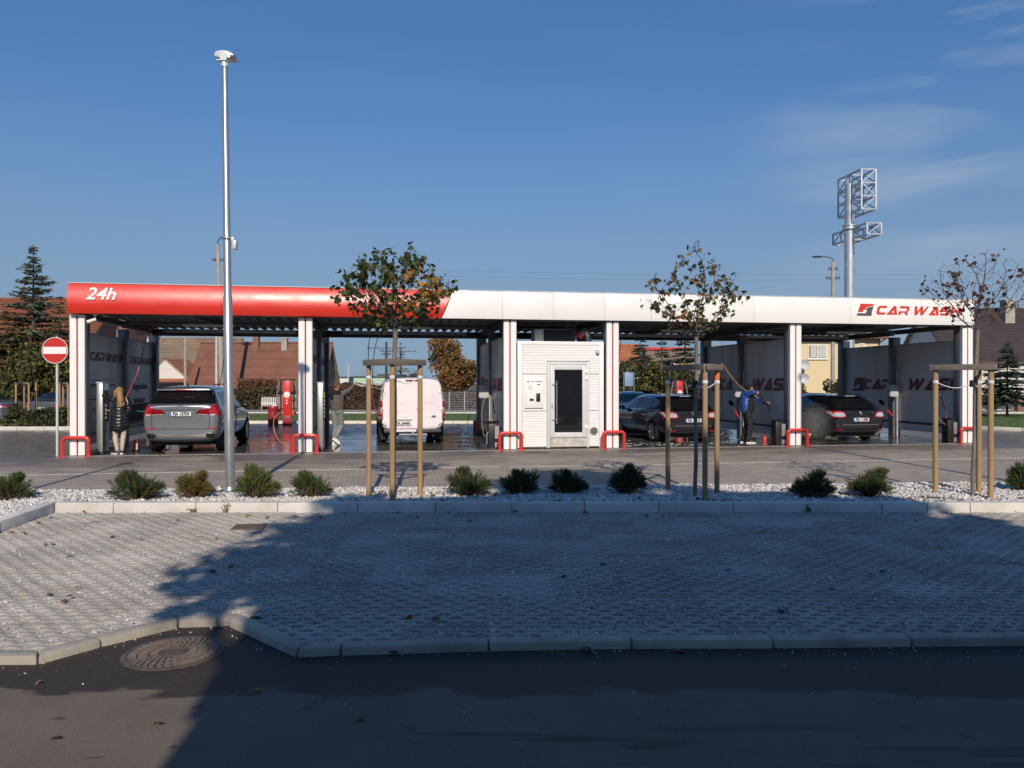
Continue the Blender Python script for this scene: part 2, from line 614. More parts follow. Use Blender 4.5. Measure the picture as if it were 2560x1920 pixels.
spots = n.ramp(n.noise(n.obj((1, 1.7, 1)), 5.5, 2, 0.4), 0.70, 0.74)
wet2 = n.math('MAXIMUM', wet, n.math('MULTIPLY', n.math('MAXIMUM', low, spots), 0.75))
dirty = n.mix(n.ramp(n.noise(v, 40, 4, 0.7), 0.45, 0.7), (0.026, 0.020, 0.016), (0.055, 0.042, 0.032))
col = n.mix(n.math('MULTIPLY', wet2, 0.9), base, dirty)
n.L(col, b.inputs['Base Color'])
n.L(n.ramp(wet2, 0, 1, 0.9, 0.62), b.inputs['Roughness'])
b.inputs['Specular IOR Level'].default_value = 0.25
n.bump(n.noise(v, 150, 3, 0.8), 0.55, 0.006, b)

def sheet(name, poly, z, mat, kind='structure', sub=0):
    me = bpy.data.meshes.new(name)
    tr = tessellate_polygon([[Vector((a, c, 0)) for a, c in poly]])
    me.from_pydata([(a, c, z) for a, c in poly], [], [tuple(t) for t in tr])
    me.update()
    bm = bmesh.new(); bm.from_mesh(me)
    for f in bm.faces:
        if f.normal.z < 0: f.normal_flip()
    bm.to_mesh(me); bm.free()
    o = link_mesh(name, me, mat)
    if kind: o['kind'] = kind
    return o

# near kerb, from left to right (world x, y of its road-side foot)
NK = [(-9.2, 4.88), (-8.15, 4.88), (-7.1, 4.885), (-6.06, 4.89), (-5.03, 4.89), (-4.0, 4.893), (-3.006, 4.896),
      (-2.77, 5.23), (-2.43, 5.634), (-2.09, 5.675), (-1.408, 5.024), (-1.123, 5.06), (-0.154, 5.144), (0.808, 5.19),
      (1.766, 5.198), (2.715, 5.23), (3.70, 5.25), (4.70, 5.27), (5.7, 5.29), (6.7, 5.31), (7.7, 5.33), (8.7, 5.35), (9.7, 5.37)]
# block joints only (the first joints sit at -3.0 / -2.77 ... as photographed)

m_earth = pmat('earth', (0.11, 0.09, 0.06), 0.95, var=0.25, vscale=0.4)
sheet('ground', [(-400, -300), (400, -300), (400, 900), (-400, 900)], -0.10, m_earth)
sheet('road', [(-60, -40), (60, -40), (60, 5.6), (9.7, 5.6), (9.7, 5.42)] + [(x, y + 0.06) for x, y in reversed(NK)] + [(-9.2, 5.6), (-60, 5.6)], -0.045, m_asph)

m_kerb = pmat('kerb_concrete', (0.37, 0.335, 0.275), 0.85, var=0.10, vscale=2.5, bump=0.3, bscale=70, dirt=0.7, dscale=2.6, dcol=(0.17, 0.145, 0.12), objrand=0.10, wpos=True)
m_kerbw = pmat('kerb_concrete_pale', (0.60, 0.57, 0.52), 0.85, var=0.07, vscale=2.0, bump=0.25, bscale=70, dirt=0.45, dscale=3.0, dcol=(0.34, 0.30, 0.26), objrand=0.07, wpos=True)

def kerb_line(name, pts, width, top, bot, mat, label_kind='structure', gap=0.007, bev=0.018, side=1, batter=0.0):
    """Kerb blocks along pts (one block per segment), mitred at the bends; pts = foot line on the low side."""
    root = thing(name, None, None); root['kind'] = label_kind
    P = [Vector((x, y, 0)) for x, y in pts]
    k = len(P)
    nrm = []
    for i in range(k):
        d0 = (P[i] - P[i - 1]).normalized() if i else None
        d1 = (P[i + 1] - P[i]).normalized() if i < k - 1 else None
        ns = [Vector((-d.y, d.x, 0)) * side for d in (d0, d1) if d is not None]
        nn = sum(ns, Vector((0, 0, 0))).normalized()
        nrm.append(nn / max(0.4, nn.dot(ns[0])))
    for i in range(k - 1):
        d = (P[i + 1] - P[i]).normalized() * gap / 2
        a, c = P[i] + d, P[i + 1] - d
        ai, ci = a + nrm[i] * width, c + nrm[i + 1] * width
        ba, bc = nrm[i] * batter, nrm[i + 1] * batter
        mb = MB()
        mb.add([a + Vector((0, 0, bot)), c + Vector((0, 0, bot)), ci + Vector((0, 0, bot)), ai + Vector((0, 0, bot)),
                a + ba + Vector((0, 0, top)), c + bc + Vector((0, 0, top)), ci + Vector((0, 0, top)), ai + Vector((0, 0, top))],
               [(3, 2, 1, 0), (4, 5, 6, 7), (0, 1, 5, 4), (1, 2, 6, 5), (2, 3, 7, 6), (3, 0, 4, 7)])
        o = mb.build('kerb_block', mat, root, bevel=bev, seg=2)
    return root

kerb_line('road_kerb', NK, 0.13, 0.014, -0.16, m_kerb, bev=0.022, batter=0.012)

BK = [-6.16, -5.37, -4.26, -3.16, -2.08, -1.03, 0, .98, 1.98, 2.98, 3.98, 4.98, 5.59, 6.17, 7.2, 8.25, 9.3, 10.3, 11.3, 12.3]
bed_kerb = kerb_line('bed_kerb', [(x, 10.40) for x in BK], 0.15, 0.125, -0.15, m_kerbw, bev=0.014, batter=0.01)
LKp = [(-5.0, 4.2), (-5.16, 5.0), (-5.35, 6.0), (-5.55, 7.0), (-5.75, 8.0), (-5.97, 9.03), (-6.17, 10.50)]
kerb_line('side_kerb', LKp, 0.15, 0.125, -0.15, m_kerbw, bev=0.014, batter=0.01)
BL = lambda x: 11.96 + (x + 7.1) * 0.0603                    # far edge of the bed
kerb_line('drive_kerb', [(x, BL(x) + 0.10) for x in np.arange(12.4, -12, -1.02)], 0.09, 0.075, -0.15, m_kerbw, bev=0.01)

# --- apron of block paving, wet towards the wash (object turned with the wash: local x along, y into it)
m_apron, nt, b = nodes_mat('block_paving')
n = NT(nt)
br = nt.nodes.new('ShaderNodeTexBrick')
br.offset = 0.5; br.squash = 1.0
n.L(n.obj(), br.inputs['Vector'])
br.inputs['Color1'].default_value = (0.42, 0.355, 0.29, 1)
br.inputs['Color2'].default_value = (0.31, 0.26, 0.21, 1)
br.inputs['Mortar'].default_value = (0.13, 0.115, 0.10, 1)
br.inputs['Scale'].default_value = 1.0
br.inputs['Mortar Size'].default_value = 0.006
br.inputs['Mortar Smooth'].default_value = 0.3
br.inputs['Bias'].default_value = 0.0
br.inputs['Brick Width'].default_value = 0.2
br.inputs['Row Height'].default_value = 0.1
v = n.obj()
col = n.mix(n.ramp(n.noise(v, 0.9, 6), 0.3, 0.7), n.mix(0.25, br.outputs['Color'], (0.10, 0.09, 0.08)), br.outputs['Color'])
xx, yy, zz = n.xyz()
nb = n.noise(n.obj((0.22, 0.8, 1)), 1.0, 6, 0.65)
near = n.math('ADD', yy, n.math('MULTIPLY', n.math('SUBTRACT', nb, 0.5), 7.0))
left = n.math('MULTIPLY', n.ramp(xx, 10.5, 3.5), 0.7)
wet = n.ramp(n.math('ADD', near, left), -2.6, -1.0)
wet = n.math('MULTIPLY', wet, n.ramp(yy, 16.5, 12.5))
rows = n.ramp(n.noise(n.obj((0.9, 7.0, 1)), 1.9, 4, 0.7), 0.46, 0.58)
pat = n.math('MULTIPLY', n.math('MULTIPLY', rows, n.ramp(n.noise(v, 0.7, 3), 0.42, 0.6)), n.ramp(yy, -5.2, -3.6))
wet = n.math('MAXIMUM', wet, n.math('MULTIPLY', pat, 0.8))
film = n.ramp(yy, -0.75, -0.1)
film = n.math('MULTIPLY', film, n.ramp(yy, 13.2, 11.5))
wetcol = n.mix(0.56, col, (0.035, 0.026, 0.02), 'MIX')
n.L(n.mix(wet, col, wetcol), b.inputs['Base Color'])
rg = n.ramp(wet, 0.0, 1.0, 0.92, 0.52)
rgw = n.ramp(n.noise(v, 2.5, 5), 0.35, 0.65, 0.14, 0.42)
mr = nt.nodes.new('ShaderNodeMix'); mr.data_type = 'FLOAT'
n.val(mr.inputs[0], film); n.val(mr.inputs[2], rg); n.val(mr.inputs[3], rgw)
n.L(mr.outputs[0], b.inputs['Roughness'])
b.inputs['Specular IOR Level'].default_value = 0.35
p1 = n.bump(br.outputs['Fac'], -0.5, 0.004, b)
n.bump(n.noise(v, 90, 4, 0.7), 0.25, 0.004, b, p1)

me = bpy.data.meshes.new('forecourt')
R_ = Matrix.Rotation(-TH, 3, 'Z')
fc_ = [R_ @ (Vector((x, y, 0)) - WO) for x, y in ((-60, BL(-60) + 0.02), (-9.4, BL(-9.4) + 0.02), (12.2, BL(12.2) + 0.02), (12.2, 5.5), (70, 5.5), (70, 55), (-60, 40))]
me.from_pydata([p[:] for p in fc_], [], [tuple(t) for t in tessellate_polygon([fc_])])
bmx = bmesh.new(); bmx.from_mesh(me)
for f in bmx.faces:
    if f.normal.z < 0: f.normal_flip()
bmx.to_mesh(me); bmx.free()
apron = link_mesh('forecourt', me, m_apron); apron['kind'] = 'structure'
apron.location = WO; apron.rotation_euler = (0, 0, TH)
# pale joint between two kinds of block
m_joint = pmat('joint_stone', (0.46, 0.42, 0.38), 0.9, var=0.15, vscale=5)
jb = MB().box(-25, 9.5, -3.92, -3.86, 0.0, 0.006).box(9.7, 60, -4.05, -4.0, 0.0, 0.006)
jo = jb.build('edging_strip', m_joint); jo['kind'] = 'structure'; jo.location = WO; jo.rotation_euler = (0, 0, TH)

# --- wash floor: wet smooth concrete
m_floor, nt, b = nodes_mat('wet_concrete')
n = NT(nt)
v = n.obj()
c0 = n.mix(n.ramp(n.noise(v, 1.2, 5), 0.35, 0.65), (0.055, 0.05, 0.046), (0.12, 0.115, 0.11))
n.L(c0, b.inputs['Base Color'])
n.L(n.ramp(n.noise(n.obj((0.7, 1.2, 1)), 1.1, 4), 0.40, 0.62, 0.015, 0.22), b.inputs['Roughness'])
b.inputs['Specular IOR Level'].default_value = 0.75
n.bump(n.noise(v, 5, 3, 0.5), 0.03, 0.01, b)
fb = MB().box(-0.25, 23.85, -0.02, 6.6, -0.05, 0.012)
fl = fb.build('wash_floor', m_floor); fl['kind'] = 'structure'; fl.location = WO; fl.rotation_euler = (0, 0, TH)
# drainage line in front of the floor
m_steel = pmat('galvanised_steel', (0.42, 0.43, 0.44), 0.38, metal=0.9, var=0.15, vscale=8, rvar=0.12)
gz = MB()
for k in range(46):
    gz.box(-0.2 + k * 0.52, -0.2 + k * 0.52 + 0.5, -0.17, -0.03, -0.02, 0.006)
o = gz.build('drain_channel', pmat('drain_concrete', (0.30, 0.28, 0.26), 0.7, var=0.2, vscale=6)); o['kind'] = 'structure'
o.location = WO; o.rotation_euler = (0, 0, TH)

# --- bed of white gravel
m_gravel = pmat('white_gravel', (0.54, 0.515, 0.48), 0.85, var=0.1, vscale=9, island=0.38)
m_gbase = pmat('gravel_bed_base', (0.40, 0.375, 0.34), 0.95, var=0.35, vscale=30, bump=1.0, bscale=35)
bedpoly = [(-9.4, 5.0), (-5.31, 5.0), (-6.3, 10.45), (12.2, 10.47), (12.2, BL(12.2) + 0.06), (-9.4, BL(-9.4) + 0.06)]
bed = sheet('gravel_bed', bedpoly, 0.055, m_gbase)

ROCKS = []
for k in range(3):
    bmr = bmesh.new()
    bmesh.ops.create_cube(bmr, size=1.0)
    bmesh.ops.bevel(bmr, geom=bmr.verts[:], offset=0.28, segments=1, affect='VERTICES') if k == 0 else None
    rs = np.random.RandomState(40 + k)
    for vv in bmr.verts:
        vv.co += Vector(rs.uniform(-0.2, 0.2, 3))
    bmr.verts.index_update()
    ROCKS.append((np.array([vv.co[:] for vv in bmr.verts]), [[vv.index for vv in f.verts] for f in bmr.faces]))
    bmr.free()

def inside(poly, x, y):
    r = np.zeros(len(x), bool)
    k = len(poly)
    for i in range(k):
        (x0, y0), (x1, y1) = poly[i], poly[(i + 1) % k]
        c = (y0 > y) != (y1 > y)
        with np.errstate(divide='ignore', invalid='ignore'):
            r ^= c & (x < (x1 - x0) * (y - y0) / (y1 - y0) + x0)
    return r

def gravel(name, poly, count, z, size, parent, mat=m_gravel, seed=3, rocks=(1, 2)):
    rs = np.random.RandomState(seed)
    xs = [p[0] for p in poly]; ys = [p[1] for p in poly]
    got = []
    x = rs.uniform(min(xs), max(xs), count * 3); y = rs.uniform(min(ys), max(ys), count * 3)
    ok = inside(poly, x, y)
    x, y = x[ok][:count], y[ok][:count]
    for i, k in enumerate(rocks):
        sel = slice(i, None, len(rocks))
        m = len(x[sel])
        hump = np.array([0.02 * mnoise.noise(Vector((a * 0.9, c * 1.6, 3.0))) for a, c in zip(x[sel], y[sel])])
        pos = np.stack([x[sel], y[sel], z + rs.uniform(-0.006, 0.014, m) + hump], 1)
        sc = size * np.exp(rs.normal(0, 0.28, m))[:, None] * rs.uniform(0.6, 1.1, (m, 3))
        o = scatter(name, *ROCKS[k], pos, rand_rot(m, rs), sc, mat, parent)
        tag(o, kind='stuff', label='white marble gravel covering the planting bed' if parent is None else None, cat='gravel' if parent is None else None)

frontbed = [(-8.2, 10.54), (8.6, 10.54), (8.6, BL(8.6) + 0.02), (-8.2, BL(-8.2) + 0.02)]
gravel('gravel', frontbed, 36000, 0.062, 0.030, None)
gravel('gravel', [(-7.6, 7.8), (-5.88, 7.8), (-6.3, 10.54), (-7.6, 10.54)], 5600, 0.062, 0.030, None, seed=8)

# --- parking bay: grid slabs with gravel-filled cells
PA = 0.187
HA = PA / 2
m_slab = pmat('grid_slab_concrete', (0.375, 0.345, 0.31), 0.88, var=0.14, vscale=1.1, bump=0.4, bscale=120, dirt=0.55, dscale=0.85,
              dcol=(0.22, 0.195, 0.17), objrand=0.15, wpos=True)
INNER = [(x + (0.065 if False else 0), y) for x, y in NK]
def kerb_y(x):
    for (x0, y0), (x1, y1) in zip(NK, NK[1:]):
        if x0 <= x <= x1:
            return y0 + (y1 - y0) * (x - x0) / (x1 - x0)
    return 5.4
baypoly = [(-5.2, 5.0)] + [(x, y + 0.07) for x, y in NK if x > -5.1] + [(9.7, 10.41), (-6.12, 10.41)]
bay = sheet('parking_bay', [(x, y) for x, y in baypoly], -0.036, pmat('shade_toned_fill', (0.16, 0.14, 0.12), 0.95, var=0.4, vscale=45, bump=1.0, bscale=60))  # dark base colour stands in for shade round the chips in each cell

def cell_geo(cx, cy, mb):
    """One lozenge cell of a grid slab: opening with chamfered rim, grooves running on from its two tips."""
    g = 0.008
    o = [(HA, 0), (HA - g, g), (HA / 2, HA / 2), (0, HA), (-HA / 2, HA / 2), (-HA + g, g), (-HA, 0), (-HA + g, -g), (-HA / 2, -HA / 2), (0, -HA), (HA / 2, -HA / 2), (HA - g, -g)]
    w, h = 0.064, 0.046
    q = [(w, 0), (w * .90, .0075), (w * .60, h * .70), (0, h), (-w * .60, h * .70), (-w * .90, .0075), (-w, 0), (-w * .90, -.0075), (-w * .60, -h * .70), (0, -h), (w * .60, -h * .70), (w * .90, -.0075)]
    n = 12
    low = {0: -0.013, 6: -0.013}
    vs = [(cx + x, cy + y, low.get(i, 0)) for i, (x, y) in enumerate(o)] + [(cx + x * 1.11, cy + y * 1.13, low.get(i, 0)) for i, (x, y) in enumerate(q)] + \
         [(cx + x, cy + y, -0.009) for x, y in q] + [(cx + x * 0.94, cy + y * 0.94, -0.05) for x, y in q]
    fs = []
    for ring in range(3):
        for j in range(n):
            j2 = (j + 1) % n
            fs.append((ring * n + j, ring * n + j2, ring * n + n + j2, ring * n + n + j))
    mb.add(vs, fs)

def slab_mesh(cells, name='paving_slab'):
    mb = MB()
    for c in cells: cell_geo(*c, mb)
    me = bpy.data.meshes.new(name)
    me.from_pydata(mb.v, [], mb.f)
    bm = bmesh.new(); bm.from_mesh(me)
    bmesh.ops.remove_doubles(bm, verts=bm.verts, dist=0.0008)
    bmesh.ops.recalc_face_normals(bm, faces=bm.faces)
    up = sum(1 if f.normal.z > 0 else -1 for f in bm.faces if abs(f.normal.z) > 0.9)
    if up < 0: bmesh.ops.reverse_faces(bm, faces=bm.faces)
    edge = [e for e in bm.edges if len(e.link_faces) == 1 and all(v.co.z > -0.0145 for v in e.verts)]
    r = bmesh.ops.extrude_edge_only(bm, edges=edge)
    for g in r['geom']:
        if isinstance(g, bmesh.types.BMVert): g.co.z = -0.045
    return me, bm

SX, SY = 3 * PA, 2 * PA
CELLS = [(PA * i + (HA if j % 2 else 0), HA * j) for j in range(4) for i in range(3)]
CX, CY = sum(c[0] for c in CELLS) / 12, sum(c[1] for c in CELLS) / 12
CELLS = [(x - CX, y - CY) for x, y in CELLS]
me, bm = slab_mesh(CELLS)
for v_ in bm.verts:
    v_.co.x *= 0.983; v_.co.y *= 0.980
bm.to_mesh(me); bm.free()
me.materials.append(m_slab)
slab_me = me

def left_x(y):
    for (x0, y0), (x1, y1) in zip(LKp, LKp[1:]):
        if y0 <= y <= y1:
            return x0 + (x1 - x0) * (y - y0) / (y1 - y0)
    return -6.17 if y > 9 else -5.0

def room(x, y):
    """How far a point lies inside the bay (negative: outside)."""
    d = min(10.395 - y, (x - left_x(y)) * 0.98)
    best = 9
    for (x0, y0), (x1, y1) in zip(NK, NK[1:]):
        a = Vector((x1 - x0, y1 - y0)); p = Vector((x - x0, y - y0))
        t = max(0, min(1, p.dot(a) / a.dot(a)))
        best = min(best, (p - a * t).length)
    return min(d, (best if y > kerb_y(x) else -best) - 0.075)

far = MB()
holes = []
nslab = 0
ROW0 = 5.0
rs = np.random.RandomState(5)
for r_ in range(16):
    for c_ in range(-14, 18):
        x = c_ * SX + 0.10 + 0.0; y = ROW0 + r_ * SY + 0.02
        if abs(x) > 0.66 * (y + 0.3) + 0.62 or y < 4.6:
            vis = False
        else:
            vis = True
        dmin = min(room(x + cx, y + cy) for cx, cy in CELLS)
        dmax = max(room(x + cx, y + cy) for cx, cy in CELLS)
        if dmax < -0.02: continue
        if not vis:
            if abs(x) < 8.2 and dmin > HA:
                for c in CELLS: far_cells = (x + c[0], y + c[1]); cell_geo(far_cells[0], far_cells[1], far)
            continue
        dz = rs.uniform(-0.008, 0.003)
        tilt = (rs.uniform(-0.014, 0.014), rs.uniform(-0.010, 0.010), rs.uniform(-0.010, 0.010))
        if dmin > HA * 0.98:
            o = bpy.data.objects.new('paving_slab', slab_me); COL.objects.link(o)
            o.parent = bay
            o.location = (x, y, dz); o.rotation_euler = tilt
            holes += [(x + cx, y + cy) for cx, cy in CELLS]
        else:
            cells = [(cx, cy) for cx, cy in CELLS if room(x + cx, y + cy) > -HA * 0.7]
            if not cells: continue
            me, bm = slab_mesh(cells)
            # cut along every border that passes through the slab
            segs = [((x0, y0), (x1, y1)) for (x0, y0), (x1, y1) in zip(NK, NK[1:])
                    if min(x0, x1) - 0.35 < x < max(x0, x1) + 0.35 and abs((y0 + y1) / 2 - y) < 0.75]
            cuts = []
            nearest = None
            for s0, s1 in segs:
                a = Vector((s1[0] - s0[0], s1[1] - s0[1])); p = Vector((x - s0[0], y - s0[1]))
                t = max(0, min(1, p.dot(a) / a.dot(a)))
                dist = (p - a * t).length
                if nearest is None or dist < nearest[0]:
                    nearest = (dist, s0, s1)
            if nearest and nearest[0] < 0.5:
                s0, s1 = nearest[1:]
                d = Vector((s1[0] - s0[0], s1[1] - s0[1], 0)).normalized()
                nn = Vector((d.y, -d.x, 0))
                cuts.append((Vector((s0[0], s0[1], 0)) - nn * 0.09, nn))
            if y > 9.9: cuts.append((Vector((0, 10.39, 0)), Vector((0, 1, 0))))
            if x < -4.8: cuts.append((Vector((left_x(y) + 0.01, y, 0)), Vector((-0.98, -0.19, 0))))
            for co, no in cuts:
                bmesh.ops.bisect_plane(bm, geom=bm.verts[:] + bm.edges[:] + bm.faces[:], plane_co=co - Vector((x, y, 0)), plane_no=no, clear_outer=True)
            if len(bm.faces) < 4:
                bm.free(); continue
            bm.to_mesh(me); bm.free()
            o = link_mesh('paving_slab', me, m_slab, bay, (x, y, dz))
            holes += [(x + cx, y + cy) for cx, cy in cells if room(x + cx, y + cy) > 0.02]
        nslab += 1
print('slabs', nslab)
fo = far.build('paving_slab', m_slab, bay, kind='stuff')
# gravel in the cells
hp = np.array(holes)
near_ = hp[hp[:, 1] < 10.4]
rs = np.random.RandomState(6)
K = 22
ang = rs.uniform(0, 2 * pi, len(near_) * K); rr_ = np.sqrt(rs.uniform(0, 1, len(near_) * K))
pp = np.repeat(near_, K, axis=0) + np.stack([0.049 * rr_ * np.cos(ang), 0.030 * rr_ * np.sin(ang) - 0.004], 1)
pz = np.full((len(pp), 1), -0.026) + rs.uniform(-0.007, 0.006, (len(pp), 1)) + 0.008 * (1 - rr_[:, None])
o = scatter('cell_gravel', *ROCKS[1], np.concatenate([pp, pz], 1), rand_rot(len(pp), rs), 0.0135 * np.exp(rs.normal(0, 0.3, len(pp)))[:, None] * rs.uniform(0.6, 1.1, (len(pp), 3)), pmat('cell_chippings', (0.50, 0.475, 0.44), 0.85, var=0.1, vscale=9, island=0.22), bay)
o['kind'] = 'stuff'

# --- behind the wash: grass verge, footpath, street
m_grass = pmat('mown_grass', (0.060, 0.105, 0.020), 0.9, var=0.25, vscale=1.2, bump=0.8, bscale=30, col2=(0.085, 0.115, 0.03), c2w=0.2)
gpoly = [(-15.5, 32.6), (13, 32.6), (15.5, 31.5), (17.3, 28.8), (19.0, 26.5), (24, 22.5), (60, 18), (80, 18), (80, 41), (-15.5, 42)]
verge = sheet('grass_verge', gpoly, 0.05, m_grass)
kerb_line('verge_kerb', [(x, 32.5) for x in np.arange(-15.5, 13.2, 1.0)] + [(13.2, 32.45), (14.4, 32.0), (15.45, 31.35), (16.4, 30.1), (17.2, 28.7), (18.1, 27.5), (19.0, 26.4), (20.2, 25.4), (21.4, 24.5)],
          0.12, 0.12, -0.1, pmat('kerb_concrete_far', (0.62, 0.58, 0.5), 0.85, var=0.08), bev=0.015)
m_path = pmat('footpath_paving', (0.27, 0.25, 0.235), 0.9, var=0.12, vscale=1.5)
sheet('street', [(-120, 43), (120, 43), (120, 48.5), (-120, 48.5)], 0.012, m_path)
kerb_line('street_kerb', [(x, 42.2) for x in np.arange(-18, 44, 2.0)], 0.3, 0.10, -0.1, m_kerbw, bev=0.02)
# blades of grass standing above the sward
rs = np.random.RandomState(12)
cnt = 26000
gx = rs.uniform(-15, 34, cnt); gy = rs.uniform(24, 41.5, cnt)
ok = inside(gpoly, gx, gy - 0.25)
gx, gy = gx[ok], gy[ok]
blade = np.array([(-0.16, 0, 0), (0.16, 0, 0), (0.05, 0.15, 1)])
o = scatter('grass_blades', blade, [(0, 1, 2)], np.stack([gx, gy, np.full(len(gx), 0.045)], 1), rand_rot(len(gx), rs, 0.5),
            np.stack([np.full(len(gx), 0.10), np.full(len(gx), 0.10), rs.uniform(0.03, 0.08, len(gx))], 1), pmat('grass_blade', (0.075, 0.13, 0.022), 0.8, var=0.3, island=0.3))
tag(o, 'short green grass on the verge behind the wash', 'grass', kind='stuff')

# --- far left planting island
m_isl = pmat('island_gravel', (0.50, 0.47, 0.43), 0.95, var=0.3, vscale=20, bump=1, bscale=30)
isl = sheet('planting_island', [(-27, 28.3), (-15.6, 28.3), (-15.0, 29.0), (-15.2, 31), (-27, 31)], 0.09, m_isl)
kerb_line('island_kerb', [(x, 28.1) for x in np.arange(-27, -15.5, 1.0)] + [(-15.5, 28.15), (-14.85, 28.9), (-15.0, 29.9), (-15.1, 30.9)], 0.15, 0.13, -0.1, m_kerbw, bev=0.02)
# ================================================================ the car wash
m_white = pmat('white_cladding', (0.80, 0.78, 0.75), 0.42, var=0.03, vscale=1.2, dirt=0.12, dscale=1.5, dcol=(0.5, 0.47, 0.43))
m_wpanel = pmat('white_fascia', (0.80, 0.775, 0.745), 0.38, var=0.02, vscale=0.8, dirt=0.20, dscale=0.9, dcol=(0.60, 0.57, 0.53), coat=0.2, stretch=(1, 1, 0.35), bump=0.05, bscale=2.5)
m_red = pmat('red_fascia', (0.64, 0.026, 0.011), 0.36, var=0.04, vscale=0.7, coat=0.3, spec=0.75, rvar=0.05, dirt=0.10, dscale=0.9, dcol=(0.4, 0.05, 0.04), stretch=(1, 1, 0.4))
m_redpaint = pmat('red_paint', (0.60, 0.028, 0.020), 0.32, var=0.08, vscale=6, dirt=0.2, dscale=6, dcol=(0.25, 0.05, 0.04), coat=0.3)
m_stripe = pmat('red_stripe', (0.30, 0.020, 0.025), 0.4, var=0.08)
m_dark = pmat('dark_steel', (0.065, 0.07, 0.08), 0.5, var=0.2, vscale=3, dirt=0.3, dscale=2, dcol=(0.03, 0.03, 0.03))
m_colgrey = pmat('grey_column', (0.155, 0.165, 0.18), 0.45, var=0.08, vscale=2, dirt=0.2, dscale=2, dcol=(0.06, 0.06, 0.06))
m_lgrey = pmat('light_grey_steel', (0.50, 0.51, 0.52), 0.45, var=0.06, vscale=2, dirt=0.2, dscale=3, dcol=(0.3, 0.3, 0.3))
m_panel = pmat('grey_partition', (0.58, 0.59, 0.60), 0.42, var=0.06, vscale=1.0, dirt=0.25, dscale=1.3, dcol=(0.36, 0.37, 0.38), stretch=(1, 1, 0.25), rvar=0.1)
m_roof = pmat('roof_sheet', (0.20, 0.205, 0.21), 0.5, metal=0.3, var=0.2, vscale=2, dirt=0.3, dscale=2)
m_letr = pmat('maroon_lettering', (0.17, 0.010, 0.020), 0.5, var=0.05)
m_letd = pmat('charcoal_lettering', (0.020, 0.018, 0.028), 0.5, var=0.05)
m_signr = pmat('red_lettering', (0.60, 0.035, 0.015), 0.4, var=0.03)
m_signd = pmat('grey_lettering', (0.075, 0.075, 0.10), 0.4, var=0.03)
m_black = pmat('black_plastic', (0.012, 0.012, 0.013), 0.45, var=0.2)
m_rubber = pmat('black_rubber', (0.014, 0.014, 0.015), 0.75, var=0.2)
m_stain = pmat('brushed_stainless', (0.46, 0.46, 0.45), 0.33, metal=0.85, var=0.1, vscale=4, stretch=(1, 1, 0.1), rvar=0.1)
m_whiteplain = pmat('white_plastic', (0.78, 0.77, 0.75), 0.4, var=0.03)

wash = wthing('car_wash', 'long red and white self service car wash canopy with grey partition walls', 'car wash', 0, 0)
COLS = [0.0, 5.23, 10.35, 13.09, 18.29, 23.58]
DEPTH = 6.0

def column(s, parent):
    core = MB().box(s - 0.155, s + 0.155, 0.06, 0.34, 0.0, 3.34).build('column', m_colgrey, parent, bevel=0.008)
    for sx, w in ((-1, 0.148), (1, 0.148)):
        c = s + sx * 0.091
        mb = MB()
        k = 8
        prof = []
        for i in range(k + 1):                                  # gently bowed white facing
            a = -1 + 2 * i / k
            prof.append((c + a * w / 2, -0.035 - 0.022 * sqrt(max(0, 1 - a * a * 0.98)) + 0.0))
        prof += [(c + w / 2, 0.06), (c - w / 2, 0.06)]
        vs = [(x, y, 0.02) for x, y in prof] + [(x, y, 3.335) for x, y in prof]
        kk = len(prof)
        mb.add(vs, [(i, (i + 1) % kk, kk + (i + 1) % kk, kk + i) for i in range(kk)] + [tuple(range(kk - 1, -1, -1)), tuple(range(kk, 2 * kk))])
        o = mb.build('column_facing', m_white, core, smooth=35)
    MB().box(s - 0.0165, s + 0.0165, -0.030, 0.059, 0.02, 3.30).build('stripe', m_stripe, core)
    return core

for s in COLS:
    column(s, wash)
    for t, w in ((3.05, 0.13), (5.85, 0.15)):
        mb = MB().box(s - w, s + w, t, t + 2 * w, 0, 3.20)
        mb.build('rear_column', m_colgrey, wash, bevel=0.01)
        if t > 5: MB().box(s - w + 0.02, s + w - 0.02, t - 0.012, t + 0.01, 2.99, 3.19).build('cover_plate', m_lgrey, wash)

# beams and roof sheets
for t, z0, z1 in ((0.12, 3.345, 3.50), (3.10, 3.365, 3.432), (5.95, 3.20, 3.40)):
    MB().box(-0.02, 23.53, t, t + 0.16, z0, z1).build('beam', m_dark, wash, bevel=0.01)
for s in COLS:
    MB().box(s - 0.07, s + 0.07, 0.285, 3.09, 3.29, 3.43).box(s - 0.07, s + 0.07, 3.27, 5.94, 3.26, 3.43).build('beam', m_dark, wash)
for s in (2.6, 7.8, 15.7, 20.9):
    MB().box(s - 0.04, s + 0.04, 0.285, 3.09, 3.31, 3.43).box(s - 0.04, s + 0.04, 3.27, 5.94, 3.30, 3.43).build('purlin', m_dark, wash)
# light fittings and cable tray under the roof
for s in (2.6, 7.8, 15.7, 20.9):
    MB().box(s - 0.65, s + 0.65, 1.6, 1.72, 3.20, 3.27).build('ceiling_light', m_lgrey, wash, bevel=0.01)
    MB().box(s - 1.9, s + 1.9, 4.5, 4.56, 3.22, 3.30).build('cable_tray', m_steel, wash)

